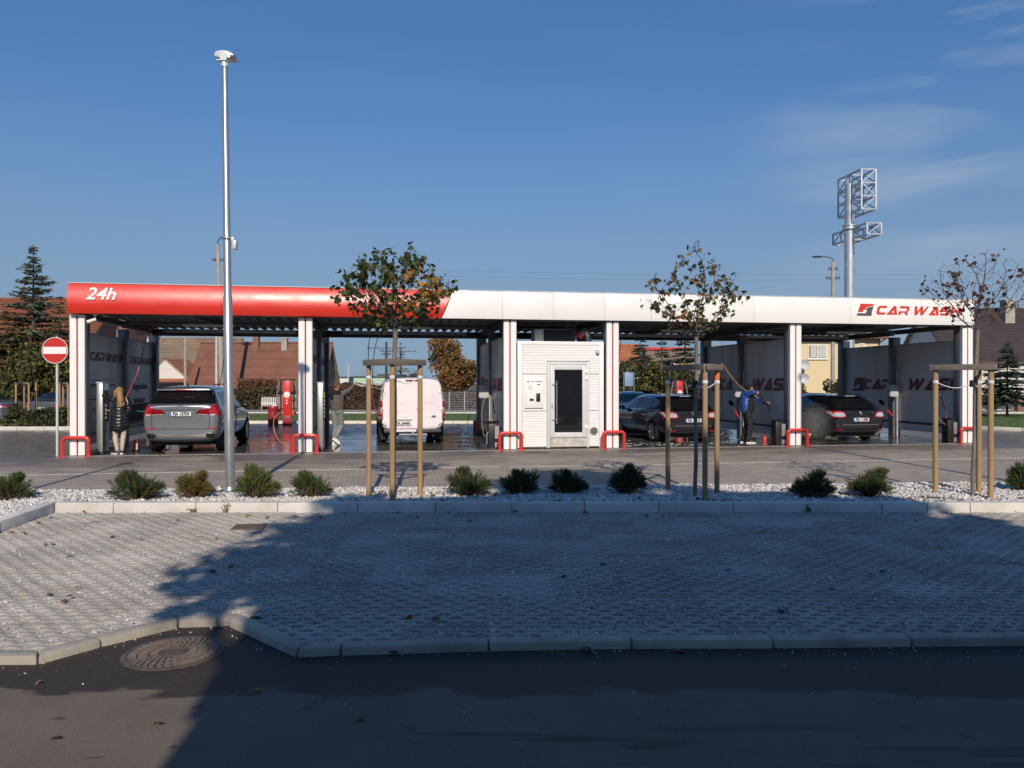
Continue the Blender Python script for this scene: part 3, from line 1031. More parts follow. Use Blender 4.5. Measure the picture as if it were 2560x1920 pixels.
def roof_piece(s0, s1):
    mb = MB()
    per = 0.275; z0, z1 = 3.435, 3.515
    prof = []
    x = s0
    while x < s1 - 1e-6:
        prof += [(x, z0), (x + 0.10, z0), (x + 0.135, z1), (x + 0.24, z1)]
        x += per
    prof.append((min(x, s1), z0))
    k = len(prof)
    vs = [(a, -0.12, z + 0.06) for a, z in prof] + [(a, 6.25, z) for a, z in prof] + \
         [(a, -0.12, z + 0.064) for a, z in prof] + [(a, 6.25, z + 0.004) for a, z in prof]
    fs = [(i, i + 1, k + i + 1, k + i) for i in range(k - 1)] + [(2 * k + i + 1, 2 * k + i, 3 * k + i, 3 * k + i + 1) for i in range(k - 1)]
    mb.add(vs, fs)
    return mb.build('roof_sheet', m_roof, wash)
n_ = int(23.95 / 1.1)
for k in range(21):
    roof_piece(0.0 + k * 1.1, 0.0 + (k + 1) * 1.1)
roof_piece(23.1, 23.53)
MB().box(-0.02, 23.55, 6.22, 6.28, 3.30, 3.43).build('gutter', m_dark, wash)

# fascia: bowed red part, flat white panels; slanted joint
FZ0, FZ1 = 3.36, 4.07
def s_at(px):
    u = (px - 1280) / 1934
    Z = 19.98 / (1 - .164 * u)
    return (u * Z + 10.27) / 0.987
def red_front(z):                                             # bow of the red fascia
    h = (z - FZ0) / (FZ1 - FZ0)
    return -0.15 - 0.13 * (1 - ((h - 0.34) / 0.66) ** 2 if h > 0.34 else 1 - ((0.34 - h) / 0.5) ** 2)
SL0, SL1 = s_at(1100.5), s_at(1130.5)                          # slanted end at the bottom and at the top
joints = [-0.14, 3.3, 6.3]
for a, c in zip(joints, joints[1:] + [None]):
    mb = MB()
    nz_ = 18
    rows = []
    for i in range(nz_ + 1):
        z = FZ0 + (FZ1 - FZ0) * i / nz_
        end = c - 0.003 if c is not None else SL0 + (SL1 - SL0) * i / nz_
        rows.append((z, red_front(z), a + 0.003, end))
    vs = []
    for z, y, x0, x1 in rows:
        for j in range(7):
            vs.append((x0 + (x1 - x0) * j / 6, y, z))
    nb_ = len(vs)
    for z, y, x0, x1 in rows:
        vs += [(x0, 0.08, z), (x1, 0.08, z)]
    fs = [(i * 7 + j, i * 7 + j + 1, (i + 1) * 7 + j + 1, (i + 1) * 7 + j) for i in range(nz_) for j in range(6)]
    for i in range(nz_):
        fs.append((i * 7, (i + 1) * 7, nb_ + (i + 1) * 2, nb_ + i * 2))
        fs.append((i * 7 + 6, nb_ + i * 2 + 1, nb_ + (i + 1) * 2 + 1, (i + 1) * 7 + 6))
    fs.append((nz_ * 7, *[nz_ * 7 + j for j in range(1, 7)], nb_ + nz_ * 2 + 1, nb_ + nz_ * 2))
    fs.append((*[j for j in range(6, -1, -1)], nb_, nb_ + 1))
    mb.add(vs, fs)
    o = mb.build('fascia_panel', m_red, wash, smooth=30)
    o['label'] = 'bowed glossy red fascia panel'
wj = [s_at(p) for p in (1123, 1254, 1382, 1508, 1624, 1879, 2120)] + [23.68]
for i, (a, c) in enumerate(zip(wj, wj[1:])):
    if i == 0:
        poly = [(SL0 + 0.004, FZ0), (c - 0.002, FZ0), (c - 0.002, FZ1), (SL1 + 0.004, FZ1)]
    else:
        poly = [(a + 0.002, FZ0), (c - 0.002, FZ0), (c - 0.002, FZ1), (a + 0.002, FZ1)]
    MB().prism(poly, -0.16, -0.06, 'y').build('fascia_panel', m_wpanel, wash, bevel=0.004)
MB().box(-0.12, 23.60, -0.055, 0.08, FZ0 + 0.01, FZ1 - 0.02).build('fascia_frame', m_dark, wash)
MB().box(-0.14, 23.68, -0.17, 6.2, FZ1 + 0.001, FZ1 + 0.02).build('roof_deck', m_lgrey, wash)
MB().box(-0.13, -0.03, 0.09, 6.2, 3.53, FZ1 - 0.02).build('end_fascia', m_wpanel, wash)
MB().box(23.54, 23.66, 0.09, 6.2, 3.53, FZ1).build('end_fascia', m_wpanel, wash)

# lettering on the fascia
m24 = text_mesh('24h', 0.435, depth=0.012, shear=0.22, offset=0.004, xs=1.0)
nrm = Vector((0, -1, 0.32)).normalized()
m24.transform(face_rot(nrm)); m24.transform(Matrix.Translation((s_at(262), red_front(3.83) - 0.012, 3.805)))
m24.materials.clear()
link_mesh('lettering', m24, pmat('white_lettering', (0.85, 0.84, 0.82), 0.4, var=0.02), wash)
zb = 3.36 + 0.71 * 0.29
wb, ww = race_word('CAR WASH', 0.245)
S0, S1 = s_at(2181), s_at(2393)
k_ = (S1 - S0) / ww
wb.v = [(x * k_, y, z) for x, y, z in wb.v]
stand(wb, 'lettering', m_signr, (S0, -0.162, 3.625), (0, -1, 0), wash)
er, ed, ew = emblem(0.335)
f_ = (s_at(2177) - s_at(2133)) / ew
for mb, mm in ((er, m_signr), (ed, m_signd)):
    mb.v = [(x * f_, y, z) for x, y, z in mb.v]
    stand(mb, 'emblem', mm, (s_at(2133.5), -0.162, 3.585), (0, -1, 0), wash)

# partition walls
def partition(s, face, words, t_end=5.85):
    """Two panels between the columns; face = +1 lettering towards +s, -1 towards -s."""
    spans = ((0.36, 3.02), (3.33, 5.83))
    for i, (t0, t1) in enumerate(spans):
        mb = MB()
        nx = 10
        vs = []
        for side in (-1, 1):
            for j in range(nx + 1):
                t = t0 + 0.06 + (t1 - t0 - 0.12) * j / nx
                off = side * 0.02 + 0.010 * sin(j * 1.7 + s)
                vs += [(s + off, t, 0.26), (s + off, t, 2.93)]
        m_ = 2 * (nx + 1)
        fs = []
        for j in range(nx):
            a = 2 * j
            fs += [(a, a + 2, a + 3, a + 1), (m_ + a, m_ + a + 1, m_ + a + 3, m_ + a + 2), (a + 1, a + 3, m_ + a + 3, m_ + a + 1), (a, m_ + a, m_ + a + 2, a + 2)]
        fs += [(0, 1, m_ + 1, m_), (2 * nx, m_ + 2 * nx, m_ + 2 * nx + 1, 2 * nx + 1)]
        mb.add(vs, fs)
        pn = mb.build('partition_panel', m_panel, wash, smooth=40)
        fr = MB()
        for t in (t0 + 0.03, t1 - 0.03):
            fr.tube([(s, t, 0.05), (s, t, 2.97)], 0.024, 8)
        fr.tube([(s, t0 + 0.03, 2.95), (s, t1 - 0.03, 2.95)], 0.02, 8).tube([(s, t0 + 0.03, 0.24), (s, t1 - 0.03, 0.24)], 0.024, 8)
        fr.build('panel_frame', m_lgrey, pn, smooth=40)
        MB().box(s - 0.042, s + 0.042, t0 + 0.12, t1 - 0.12, 0.44, 0.50).build('rubbing_strip', m_black, pn)
        nrm = (face, 0, 0)
        xw = face * 0.034
        for (word, h, z, frac, kind) in words[i]:
            if kind == 'emb':
                r, d, w0 = emblem(h)
                for mb2, mm in ((r, m_letr), (d, m_letd)):
                    tt = t0 + (t1 - t0) * frac
                    stand(mb2, 'emblem', mm, (s + xw, tt, z), nrm, pn)
            elif kind == 'race':
                wb, w0 = race_word(word, h)
                tt = t0 + (t1 - t0) * frac
                stand(wb, 'lettering', m_letr, (s + xw, tt, z), nrm, pn)
            else:
                tt = t0 + (t1 - t0) * frac
                put_text('lettering', word, h, (s + xw, tt, z), nrm, m_letd, pn, xs=0.72, offset=0.006, depth=0.006)

# seen from the right: walls left of the camera show the face towards +s (text runs with growing t)
left_words = [[('CAR WASH', 0.22, 2.28, 0.12, 'race'), ('Zaczynaj', 0.13, 1.72, 0.5, 'txt'), ('myj   -   susz', 0.12, 1.47, 0.52, 'txt')],
              [('CAR WASH', 0.20, 2.28, 0.14, 'race'), ('lekcyjni w dzeniu', 0.26, 1.62, 0.52, 'txt'), ('tu lesiamosci', 0.26, 1.22, 0.5, 'txt')]]
right_words = [[('WASH', 0.36, 1.50, 0.80, 'race')], [('CAR', 0.34, 1.50, 0.60, 'race'), ('', 0.46, 1.44, 0.83, 'emb')]]
partition(0.0, 1, left_words)
partition(5.23, 1, left_words)
partition(10.35 - 0.06, -1, right_words)
partition(18.29, -1, right_words)
partition(23.58, -1, right_words)
# info lines on the first panel
ib = MB()
for z in (1.80, 1.62, 1.40):
    ib.box(0.035, 0.039, 0.55, 2.5, z, z + 0.012)
for z, a, c in ((1.66, 0.7, 1.3), (1.66, 1.5, 2.4), (1.30, 0.7, 1.2), (1.30, 1.3, 2.3), (1.05, 0.8, 2.2)):
    ib.box(0.035, 0.039, a, c, z, z + 0.035)
ib.build('notice_lines', m_letd, wash)
# slatted rack low on the first wall
rk = MB()
for k in range(14):
    rk.box(0.06, 0.10, 3.45 + k * 0.17, 3.50 + k * 0.17, 0.62, 1.12)
rk.box(0.05, 0.11, 3.40, 5.80, 0.56, 0.60)
rk.build('mat_rack', m_black, wash)

# ---------------------------------------------------------------- plant room
R0, R1, RZ = 10.56, 12.87, 2.81
room_o = wthing('plant_room', 'white ribbed plant room with glass door between the two middle columns', 'plant room', 0, 0)
MB().box(R0 + 0.03, R1 - 0.03, 0.10, 5.5, 0.03, RZ - 0.02).build('wall', m_white, room_o)
def siding(s0, s1, z0, z1):
    mb = MB()
    p = 0.068
    nrow = max(1, round((z1 - z0) / p)); p = (z1 - z0) / nrow
    for i in range(nrow):
        z = z0 + i * p
        poly = [(0.10, z), (0.051, z + 0.002), (0.045, z + 0.010), (0.045, z + p - 0.008), (0.051, z + p - 0.001), (0.10, z + p - 0.0005)]
        mb.prism(poly, s0, s1, 'x')
    return mb.build('siding_panel', m_white, room_o)
DS0, DS1 = s_at(1369), s_at(1474)
zj1, zj2 = 0.99, 1.955
for z0, z1 in ((0.06, zj1 - 0.008), (zj1 + 0.008, zj2 - 0.008)):
    siding(R0 + 0.13, DS0 - 0.01, z0, z1)
    siding(DS1 + 0.01, R1 - 0.13, z0, z1)
siding(R0 + 0.13, DS0 - 0.01, zj2 + 0.008, 2.30)
siding(DS1 + 0.01, R1 - 0.13, zj2 + 0.008, 2.30)
siding(R0 + 0.13, R1 - 0.13, 2.30, RZ - 0.10)
MB().box(R0, R0 + 0.125, 0.038, 0.12, 0.03, RZ).build('corner_trim', m_white, room_o, bevel=0.006)
MB().box(R1 - 0.125, R1, 0.038, 0.12, 0.03, RZ).build('corner_trim', m_white, room_o, bevel=0.006)
MB().box(R0 + 0.126, R1 - 0.126, 0.036, 0.12, RZ - 0.095, RZ).build('top_trim', m_white, room_o, bevel=0.006)
m_alu = pmat('grey_door_paint', (0.60, 0.60, 0.60), 0.4, var=0.03)
fr = MB().box(DS0, DS0 + 0.07, 0.015, 0.10, 0.03, 2.28).box(DS1 - 0.07, DS1, 0.015, 0.10, 0.03, 2.28).box(DS0 + 0.07, DS1 - 0.07, 0.015, 0.10, 2.20, 2.28)
fr.build('door_frame', m_alu, room_o, bevel=0.006)
d0, d1 = DS0 + 0.075, DS1 - 0.075
door = MB().box(d0, d0 + 0.115, 0.0, 0.07, 0.30, 2.195).box(d1 - 0.115, d1, 0.0, 0.07, 0.30, 2.195).box(d0 + 0.115, d1 - 0.115, 0.0, 0.07, 2.07, 2.195).box(d0 + 0.115, d1 - 0.115, 0.0, 0.07, 0.30, 0.43).build('door', m_alu, room_o, bevel=0.006)
m_dglass = pmat('dark_glass', (0.012, 0.013, 0.016), 0.03, var=0.1, spec=0.7)
MB().box(d0 + 0.115, d1 - 0.115, 0.035, 0.05, 0.43, 2.07).build('glass', m_dglass, door)
hb = MB().tube([(d0 + 0.16, -0.055, 0.66), (d0 + 0.16, -0.055, 1.78)], 0.017, 8)
for z in (0.76, 1.68): hb.tube([(d0 + 0.16, -0.055, z), (d0 + 0.05, -0.002, z)], 0.014, 8)
hb.build('handle', m_stain, door, smooth=40)
for z in (0.52, 1.80, 1.98): MB().box(d1 - 0.05, d1 + 0.03, -0.022, 0.012, z, z + 0.09).build('hinge', m_whiteplain, door, bevel=0.006)
MB().box(d0 + 0.03, d0 + 0.06, -0.012, 0.0, 1.08, 1.17).build('lock', m_steel, door)
MB().box(d0, d1, 0.01, 0.06, 0.06, 0.285).build('kick_plate', pmat('scuffed_steel', (0.52, 0.49, 0.44), 0.5, metal=0.2, var=0.25, vscale=6, dirt=0.5, dscale=5, dcol=(0.3, 0.27, 0.23)), room_o)
# payment panel
p0, p1_ = s_at(1313), s_at(1359)
pay = MB().box(p0, p1_, 0.0, 0.05, 1.075, 1.855).build('payment_panel', m_whiteplain, room_o, bevel=0.004)
k_ = p1_ - p0
MB().box(p0 + k_ * .60, p0 + k_ * .82, -0.014, -0.001, 1.24, 1.46).build('keypad', m_black, pay, bevel=0.004)
MB().box(p0 + k_ * .25, p0 + k_ * .46, -0.010, -0.001, 1.26, 1.32).build('coin_slot', m_black, pay)
MB().box(p0 + k_ * .64, p0 + k_ * .82, -0.006, -0.001, 1.675, 1.695).build('notice_lines', m_letd, pay)
for q in range(5): MB().box(p0 + k_ * .16, p0 + k_ * (.42 - 0.03 * (q % 2)), -0.004, -0.001, 1.56 + q * .022, 1.568 + q * .022).build('notice_lines', m_lgrey, pay)
wb, w0 = race_word('CAR WASH', 0.030, depth=0.002); f_ = 0.32 / w0
wb.v = [(x * f_, y, z) for x, y, z in wb.v]
stand(wb, 'lettering', m_letd, (p0 + 0.13, -0.001, 1.745), (0, -1, 0), pay)
er, ed, ew = emblem(0.042, 0.002)
for mb, mm in ((er, m_signr), (ed, m_letd)):
    stand(mb, 'emblem', mm, (p0 + 0.045, -0.001, 1.742), (0, -1, 0), pay)
# round vent
vs_ = s_at(1486)
mb = MB().lathe([(0.115, 0.02), (0.115, -0.005), (0.10, -0.012), (0.095, 0.0)], 28, (vs_, 0.03, 0.465), 'y')
vent = mb.build('vent', m_lgrey, room_o, smooth=35)
mb = MB()
for q in range(-5, 6):
    hw = sqrt(max(0.0, 0.093 ** 2 - (q * 0.016) ** 2))
    mb.box(vs_ - hw, vs_ + hw, 0.012, 0.024, 0.465 + q * 0.016 - 0.004, 0.465 + q * 0.016 + 0.004)
mb.build('vent_slat', m_steel, vent)
# camera on the plant room, cooler and ducts on its roof
MB().sphere((s_at(1495), 0.0, 2.53), 0.055, n=12, m=8).box(s_at(1495) - 0.05, s_at(1495) + 0.05, 0.0, 0.045, 2.52, 2.60).build('dome_camera', m_lgrey, room_o, smooth=40)
ac = wthing('air_conditioner', 'dark boxed cooling unit on top of the white plant room', 'air conditioner', s_at(1402) + 0.0, 0.9, RZ)
MB().box(-0.55, 0.55, -0.25, 0.35, 0.0, 0.36).build('case', m_lgrey, ac, bevel=0.01)
mb = MB()
for q in range(9): mb.box(-0.30, 0.52, -0.275, -0.255, 0.035 + q * 0.035, 0.05 + q * 0.035)
mb.build('grille', m_black, ac)
MB().box(-0.32, 0.54, -0.262, -0.252, 0.02, 0.345).build('grille_back', m_black, ac)
dk = wthing('ventilation_duct', 'bent silver duct with a red collar on the plant room roof', 'duct', s_at(1478), 0.8, RZ)
MB().tube(arc_pts([(0.16, 0.1, -0.02), (0.15, 0.1, 0.22), (0.05, 0.05, 0.33), (-0.12, 0.0, 0.22)], 14), 0.095, 14).build('duct_pipe', m_steel, dk, smooth=50)
MB().tube([(-0.09, 0.005, 0.245), (-0.16, 0.0, 0.19)], 0.112, 14).build('collar', m_redpaint, dk, smooth=40)
MB().tube(arc_pts([(-0.16, 0.0, 0.19), (-0.4, 0.2, 0.07), (-0.9, 0.3, 0.05)], 10), 0.05, 10).build('hose', m_steel, dk, smooth=50)

# ---------------------------------------------------------------- things standing in the bays
def guard(s, t, label, rot=0.0):
    g = wthing('column_guard', label, 'guard rail', s, t, 0, rot, 'red pipe guards round the columns')
    mb = MB()
    w, h, r = 0.285, 0.44, 0.043
    pts = [(-w, 0, 0), (-w, 0, h - 0.08)] + [(-w + 0.08 - 0.08 * cos(a), 0, h - 0.08 + 0.08 * sin(a)) for a in np.linspace(0.3, pi / 2, 4)] + \
          [(w - 0.08 + 0.08 * sin(a), 0, h - 0.08 + 0.08 * cos(a)) for a in np.linspace(0, pi / 2 - 0.3, 4)] + [(w, 0, h - 0.08), (w, 0, 0)]
    mb.tube(pts, r, 12)
    mb.build('hoop', m_redpaint, g, smooth=50)
    for x in (-w, w):
        MB().box(x - 0.075, x + 0.075, -0.075, 0.075, 0.0, 0.018).build('foot_plate', m_redpaint, g, bevel=0.004)
    return g
gl = ['red pipe guard at the foot of the column beside the no entry sign', 'red pipe guard at the column between the silver SUV and the white van',
      'red pipe guard at the column left of the white plant room', 'red pipe guard at the column right of the white plant room',
      'red pipe guard at the column beside the man in blue', 'red pipe guard at the last column on the right']
for s, l in zip(COLS, gl):
    guard(s, -0.14, l)
guard(10.20, 6.45, 'red pipe guard at the back of the bay right of the white van', rot=pi / 2)
guard(0.3, 6.5, 'red pipe guard at the back of the first bay behind the silver SUV', rot=pi / 2)

def cabinet(s, t, label):
    c = wthing('control_cabinet', label, 'cabinet', s, t, 0, 0, 'stainless control cabinets')
    MB().box(-0.075, 0.07, -0.20, 0.25, 0.05, 1.72).build('case', m_stain, c, bevel=0.012)
    MB().box(-0.08, 0.075, -0.215, 0.27, 1.721, 1.75).build('lid', m_lgrey, c, bevel=0.004)
    MB().box(0.071, 0.085, -0.12, 0.18, 0.78, 1.55).build('control_panel', m_black, c)
    mb = MB()
    for q in range(6): mb.box(0.086, 0.10, -0.05, 0.0, 0.85 + q * 0.1, 0.91 + q * 0.1)
    mb.build('button', m_lgrey, c)
    MB().box(-0.06, 0.06, -0.15, 0.2, 0.0, 0.048).build('foot', m_dark, c)
    return c
cabinet(0.36, 0.55, 'tall stainless control cabinet the woman is touching')
cab2 = cabinet(5.23 + 0.33, 0.50, 'tall stainless control cabinet beside the man in the grey hoodie')
MB().box(0.086, 0.095, -0.09, -0.02, 1.35, 1.50).build('sticker', pmat('yellow_sticker', (0.62, 0.66, 0.03), 0.5), cab2)

def lance_bin(s, t, label):
    c = wthing('lance_holder', label, 'lance holder', s, t, 0, 0, 'black lance holders')
    MB().box(-0.16, 0.10, -0.13, 0.13, 0.02, 0.66).build('case', m_black, c, bevel=0.012)
    mb = MB()
    mb.lathe([(0.085, 0.66), (0.13, 0.70), (0.135, 0.72), (0.12, 0.715), (0.07, 0.67)], 16, (-0.08, 0, 0))
    mb.lathe([(0.07, 0.66), (0.10, 0.72), (0.10, 0.735), (0.06, 0.68)], 14, (0.06, 0, 0))
    mb.build('funnel', m_rubber, c, smooth=40)
    MB().box(0.005, 0.115, -0.15, -0.131, 0.04, 0.17).box(0.005, 0.115, -0.15, -0.131, 0.27, 0.60).build('steel_plate', m_stain, c)
    MB().box(-0.17, 0.13, -0.15, 0.15, 0.0, 0.019).build('foot_plate', m_dark, c)
    return c
lance_bin(18.29 - 0.40, 0.14, 'black lance holder the man in blue points his lance into')
lance_bin(23.58 - 0.42, 0.14, 'black lance holder beside the last column with a yellow hose over it')
lance_bin(10.35 - 0.35, 0.45, 'black lance holder beside the column left of the plant room')

def coin_box(s, t, label):
    c = wthing('coin_box', label, 'coin box', s, t, 0, 0, 'grey steel coin boxes')
    MB().box(-0.34, -0.06, -0.19, 0.02, 1.28, 1.66).build('case', m_lgrey, c, bevel=0.01)
    MB().box(-0.352, -0.341, -0.16, -0.02, 1.31, 1.63).build('front_panel', m_panel, c)
    mb = MB().box(-0.36, -0.353, -0.07, -0.04, 1.40, 1.46).box(-0.36, -0.353, -0.14, -0.11, 1.36, 1.52)
    mb.build('coin_slot', m_black, c)
    MB().tube([(-0.02, -0.06, 0), (-0.02, -0.06, 2.1)], 0.02, 8).build('conduit', m_lgrey, c)
    return c
coin_box(23.58 - 0.05, 3.0, 'grey steel coin box on the middle column of the last bay')
coin_box(18.29 - 0.05, 3.0, 'grey steel coin box on the column behind the man in blue')
coin_box(10.29 - 0.05, 3.0, 'grey steel coin box on the wall right of the white van')

def brush(s, t, label, z=1.10):
    b_ = wthing('wash_brush', label, 'brush', s, t, 0, 0, 'foam brushes hanging on the walls')
    a, c = Vector((-0.10, 0.35, z)), Vector((-0.10, -0.45, z - 0.62))
    MB().tube([a, c], 0.013, 8).build('handle', m_stain, b_, smooth=40)
    m1, m2 = a.lerp(c, 0.45), a.lerp(c, 0.72)
    MB().tube([m1, m2], 0.030, 10).build('grip', m_redpaint, b_, smooth=40)
    MB().bar(a + Vector((0, 0.06, 0.02)), a - Vector((0, 0.12, 0.07)), 0.10, 0.10).build('brush_head', m_rubber, b_, bevel=0.01)
    return b_
brush(23.58 - 0.12, 3.2, 'red gripped foam brush on the wall behind the right black estate car')
brush(18.29 - 0.12, 3.2, 'red gripped foam brush on the wall behind the man in blue')

def coil(s, t, z0, z1, r, turns):
    k = turns * 10
    return [W(s, t, 0) + Vector((r * cos(2 * pi * i / 10), r * sin(2 * pi * i / 10), z0 + (z1 - z0) * i / k)) for i in range(k + 1)]
m_hred = pmat('red_hose', (0.42, 0.05, 0.06), 0.4, var=0.1)
m_hblk = m_rubber
m_hyel = pmat('yellow_hose', (0.42, 0.25, 0.06), 0.45, var=0.1)
m_hblue = pmat('blue_hose', (0.03, 0.16, 0.42), 0.4, var=0.1)
def hose(name, label, pts, r, mat, group='hoses in the wash bays', n=30, smooth=True):
    P = arc_pts(pts, n) if smooth else pts
    o = MB().tube(P, r * 0.72, 6).build(name, mat, smooth=60)
    return tag(o, label, 'hose', group)
hose('air_hose', 'coiled grey hose hanging on the wall of the last bay', coil(23.58 - 0.16, 4.3, 0.75, 3.1, 0.03, 26), 0.006, m_lgrey, smooth=False)
hose('air_hose', 'coiled grey hose hanging on the wall behind the man in blue', coil(18.29 - 0.16, 4.3, 0.75, 3.1, 0.03, 26), 0.006, m_colgrey, smooth=False)
hose('air_hose', 'coiled dark hose hanging on the wall right of the white van', coil(10.29 - 0.15, 4.6, 0.9, 3.1, 0.03, 24), 0.006, m_colgrey, smooth=False)
hose('pressure_hose', 'red hose hanging from the roof beside the silver SUV', [W(1.2, 1.9, 3.3), W(1.0, 1.85, 2.9), W(0.85, 1.6, 2.0), W(0.72, 1.2, 1.4), W(0.62, 1.0, 1.0)], 0.016, m_hred)
hose('pressure_hose', 'dark hose looping from the roof behind the silver SUV', [W(3.0, 5.2, 3.35), W(2.45, 5.2, 3.2), W(2.3, 5.2, 2.6), W(2.2, 5.2, 1.9), W(2.05, 5.2, 1.2)], 0.016, m_hblk)
hose('pressure_hose', 'dark hose dropping down the first wall above the woman', [W(0.9, 4.4, 3.35), W(0.6, 4.4, 3.0), W(0.55, 4.2, 2.4), W(0.5, 4.0, 1.9)], 0.014, m_hblk)
hose('pressure_hose', 'green hose stretched between the first wall and the silver SUV', [W(0.3, 3.2, 0.95), W(0.6, 3.2, 0.93), W(0.95, 3.2, 1.0), W(1.15, 3.2, 1.12)], 0.014, pmat('green_hose', (0.04, 0.30, 0.20), 0.4))
hose('pressure_hose', 'black hose hanging from the cabinet by the woman', [W(0.48, 0.6, 1.0), W(0.55, 0.55, 0.6), W(0.75, 0.5, 0.30), W(1.0, 0.5, 0.16)], 0.014, m_hblk)
hose('pressure_hose', 'yellow hose at the column right of the silver SUV', [W(4.55, 0.5, 0.98), W(4.42, 0.4, 0.8), W(4.45, 0.3, 0.5), W(4.62, 0.1, 0.27), W(4.85, 0.0, 0.16)], 0.016, m_hyel)
hose('pressure_hose', 'dark hose dropping left of the man in the grey hoodie', [W(7.0, 2.6, 3.3), W(6.75, 2.6, 3.0), W(6.70, 2.6, 2.4), W(6.70, 2.6, 1.7)], 0.014, m_hblk)
lp = W(6.55, 2.6, 0)
hose('pressure_hose', 'red hose looping from the roof down beside the man in the grey hoodie', [W(7.4, 2.4, 3.3), W(7.0, 2.4, 3.05), W(6.85, 2.4, 2.4), W(6.83, 2.4, 1.7), W(6.86, 2.4, 1.1), W(7.05, 2.4, 0.55), W(7.22, 2.4, 0.40), W(7.32, 2.4, 0.6), W(7.20, 2.4, 1.2), W(7.10, 2.4, 1.62)], 0.014, m_hred)
hose('pressure_hose', 'red hose hanging at the column right of the plant room', [W(14.1, 1.3, 3.2), W(13.72, 1.2, 2.95), W(13.62, 1.1, 2.3), W(13.45, 0.9, 1.5), W(13.36, 0.8, 1.1)], 0.014, m_hred)
hose('pressure_hose', 'yellow hose running past the man in blue from the left', [W(16.6, 1.0, 2.3), W(16.9, 1.0, 1.9), W(17.15, 0.95, 1.62), W(17.45, 0.9, 1.42), W(17.62, 0.8, 1.30)], 0.014, m_hyel)
hose('pressure_hose', 'pale yellow hose arching over the last lance holder', [W(23.1, 0.25, 0.75), W(23.16, 0.2, 0.60), W(22.95, 0.1, 0.55), W(22.72, 0.1, 0.8), W(22.62, 0.15, 1.2), W(22.75, 0.2, 1.38), W(22.92, 0.2, 1.36)], 0.014, m_hyel)
hose('pressure_hose', 'yellow hose arching over the lance holder left of the plant room', [W(9.98, 0.5, 0.78), W(9.85, 0.4, 0.45), W(9.72, 0.3, 0.35), W(9.66, 0.3, 0.8), W(9.72, 0.35, 1.25), W(9.85, 0.4, 1.36), W(9.97, 0.45, 1.25)], 0.014, m_hyel)
for s_, lab in ((23.40, 'blue hose hanging low on the wall of the last bay'), (18.10, 'blue hose hanging low on the wall behind the man in blue'), (9.75, 'blue hose lying at the wall right of the white van')):
    hose('foam_hose', lab, [W(s_, 4.2, 0.75), W(s_ - 0.05, 4.15, 0.5), W(s_ + 0.04, 4.1, 0.2), W(s_ - 0.12, 4.0, 0.06), W(s_ - 0.3, 4.1, 0.05), W(s_ - 0.2, 4.3, 0.10), W(s_ - 0.02, 4.25, 0.4)], 0.018, m_hblue)
def lance(label, p, q, elbow=None):
    t = thing('spray_lance', label, 'lance', p, 0, 'pressure washer lances')
    p, q = Vector(p), Vector(q)
    d = q - p
    MB().tube([Vector((0, 0, 0)), d * 0.6], 0.018, 8).build('sleeve', m_black, t, smooth=40)
    MB().tube([d * 0.6, d * 0.72, d], [0.010, 0.009, 0.007], 8).build('pipe', m_steel, t, smooth=40)
    MB().tube([Vector((0, 0, 0)), -d.normalized() * 0.10 - Vector((0, 0, 0.10))], 0.020, 8).build('grip', m_black, t, smooth=40)
    return t
lance('black lance standing in the holder beside the last column', W(22.92, 0.2, 1.36), W(23.12, 0.15, 0.66))
lance('black lance standing in the holder left of the plant room', W(9.97, 0.45, 1.27), W(10.05, 0.45, 0.68))
# camera under the left end of the canopy
cc = wthing('security_camera', 'small white security camera under the left end of the canopy', 'camera', 0.36, -0.05, 3.20)
MB().tube([(-0.10, -0.10, -0.04), (0.05, 0.0, 0.03)], 0.042, 10).build('case', m_whiteplain, cc, smooth=40)
MB().tube([(0.02, 0.0, 0.03), (0.04, 0.03, 0.14)], 0.018, 8).box(0.0, 0.09, -0.01, 0.07, 0.13, 0.15).build('bracket', m_whiteplain, cc)
# soap cans on the floor by the lance holder
can = wthing('detergent_can', 'small red detergent can on the floor left of the lance holder', 'can', 17.60, 0.40, 0.012)
MB().lathe([(0.055, 0), (0.058, 0.02), (0.058, 0.19), (0.04, 0.215), (0.02, 0.22), (0.02, 0.24)], 14).build('can', m_redpaint, can, smooth=40)
bx = wthing('tool_case', 'small black tool case on the floor beside the red can', 'case', 17.52, 1.05, 0.012)
MB().box(-0.2, 0.12, -0.1, 0.1, 0, 0.16).build('case', m_black, bx, bevel=0.015)
MB().tube([(-0.1, 0, 0.15), (-0.08, 0, 0.20), (0.0, 0, 0.20), (0.02, 0, 0.15)], 0.01, 6).build('handle', m_black, bx)
jc = wthing('fire_extinguisher', 'small red and white canister standing left of the silver SUV', 'canister', 1.03, 0.85, 0.012)
MB().box(-0.05, 0.03, -0.06, 0.06, 0.05, 0.30).build('canister', m_redpaint, jc, bevel=0.012)
MB().box(0.032, 0.055, -0.058, 0.058, 0.05, 0.30).build('label_band', m_whiteplain, jc, bevel=0.004)
MB().box(-0.06, 0.065, -0.065, 0.065, 0.0, 0.049).build('foot', m_black, jc)
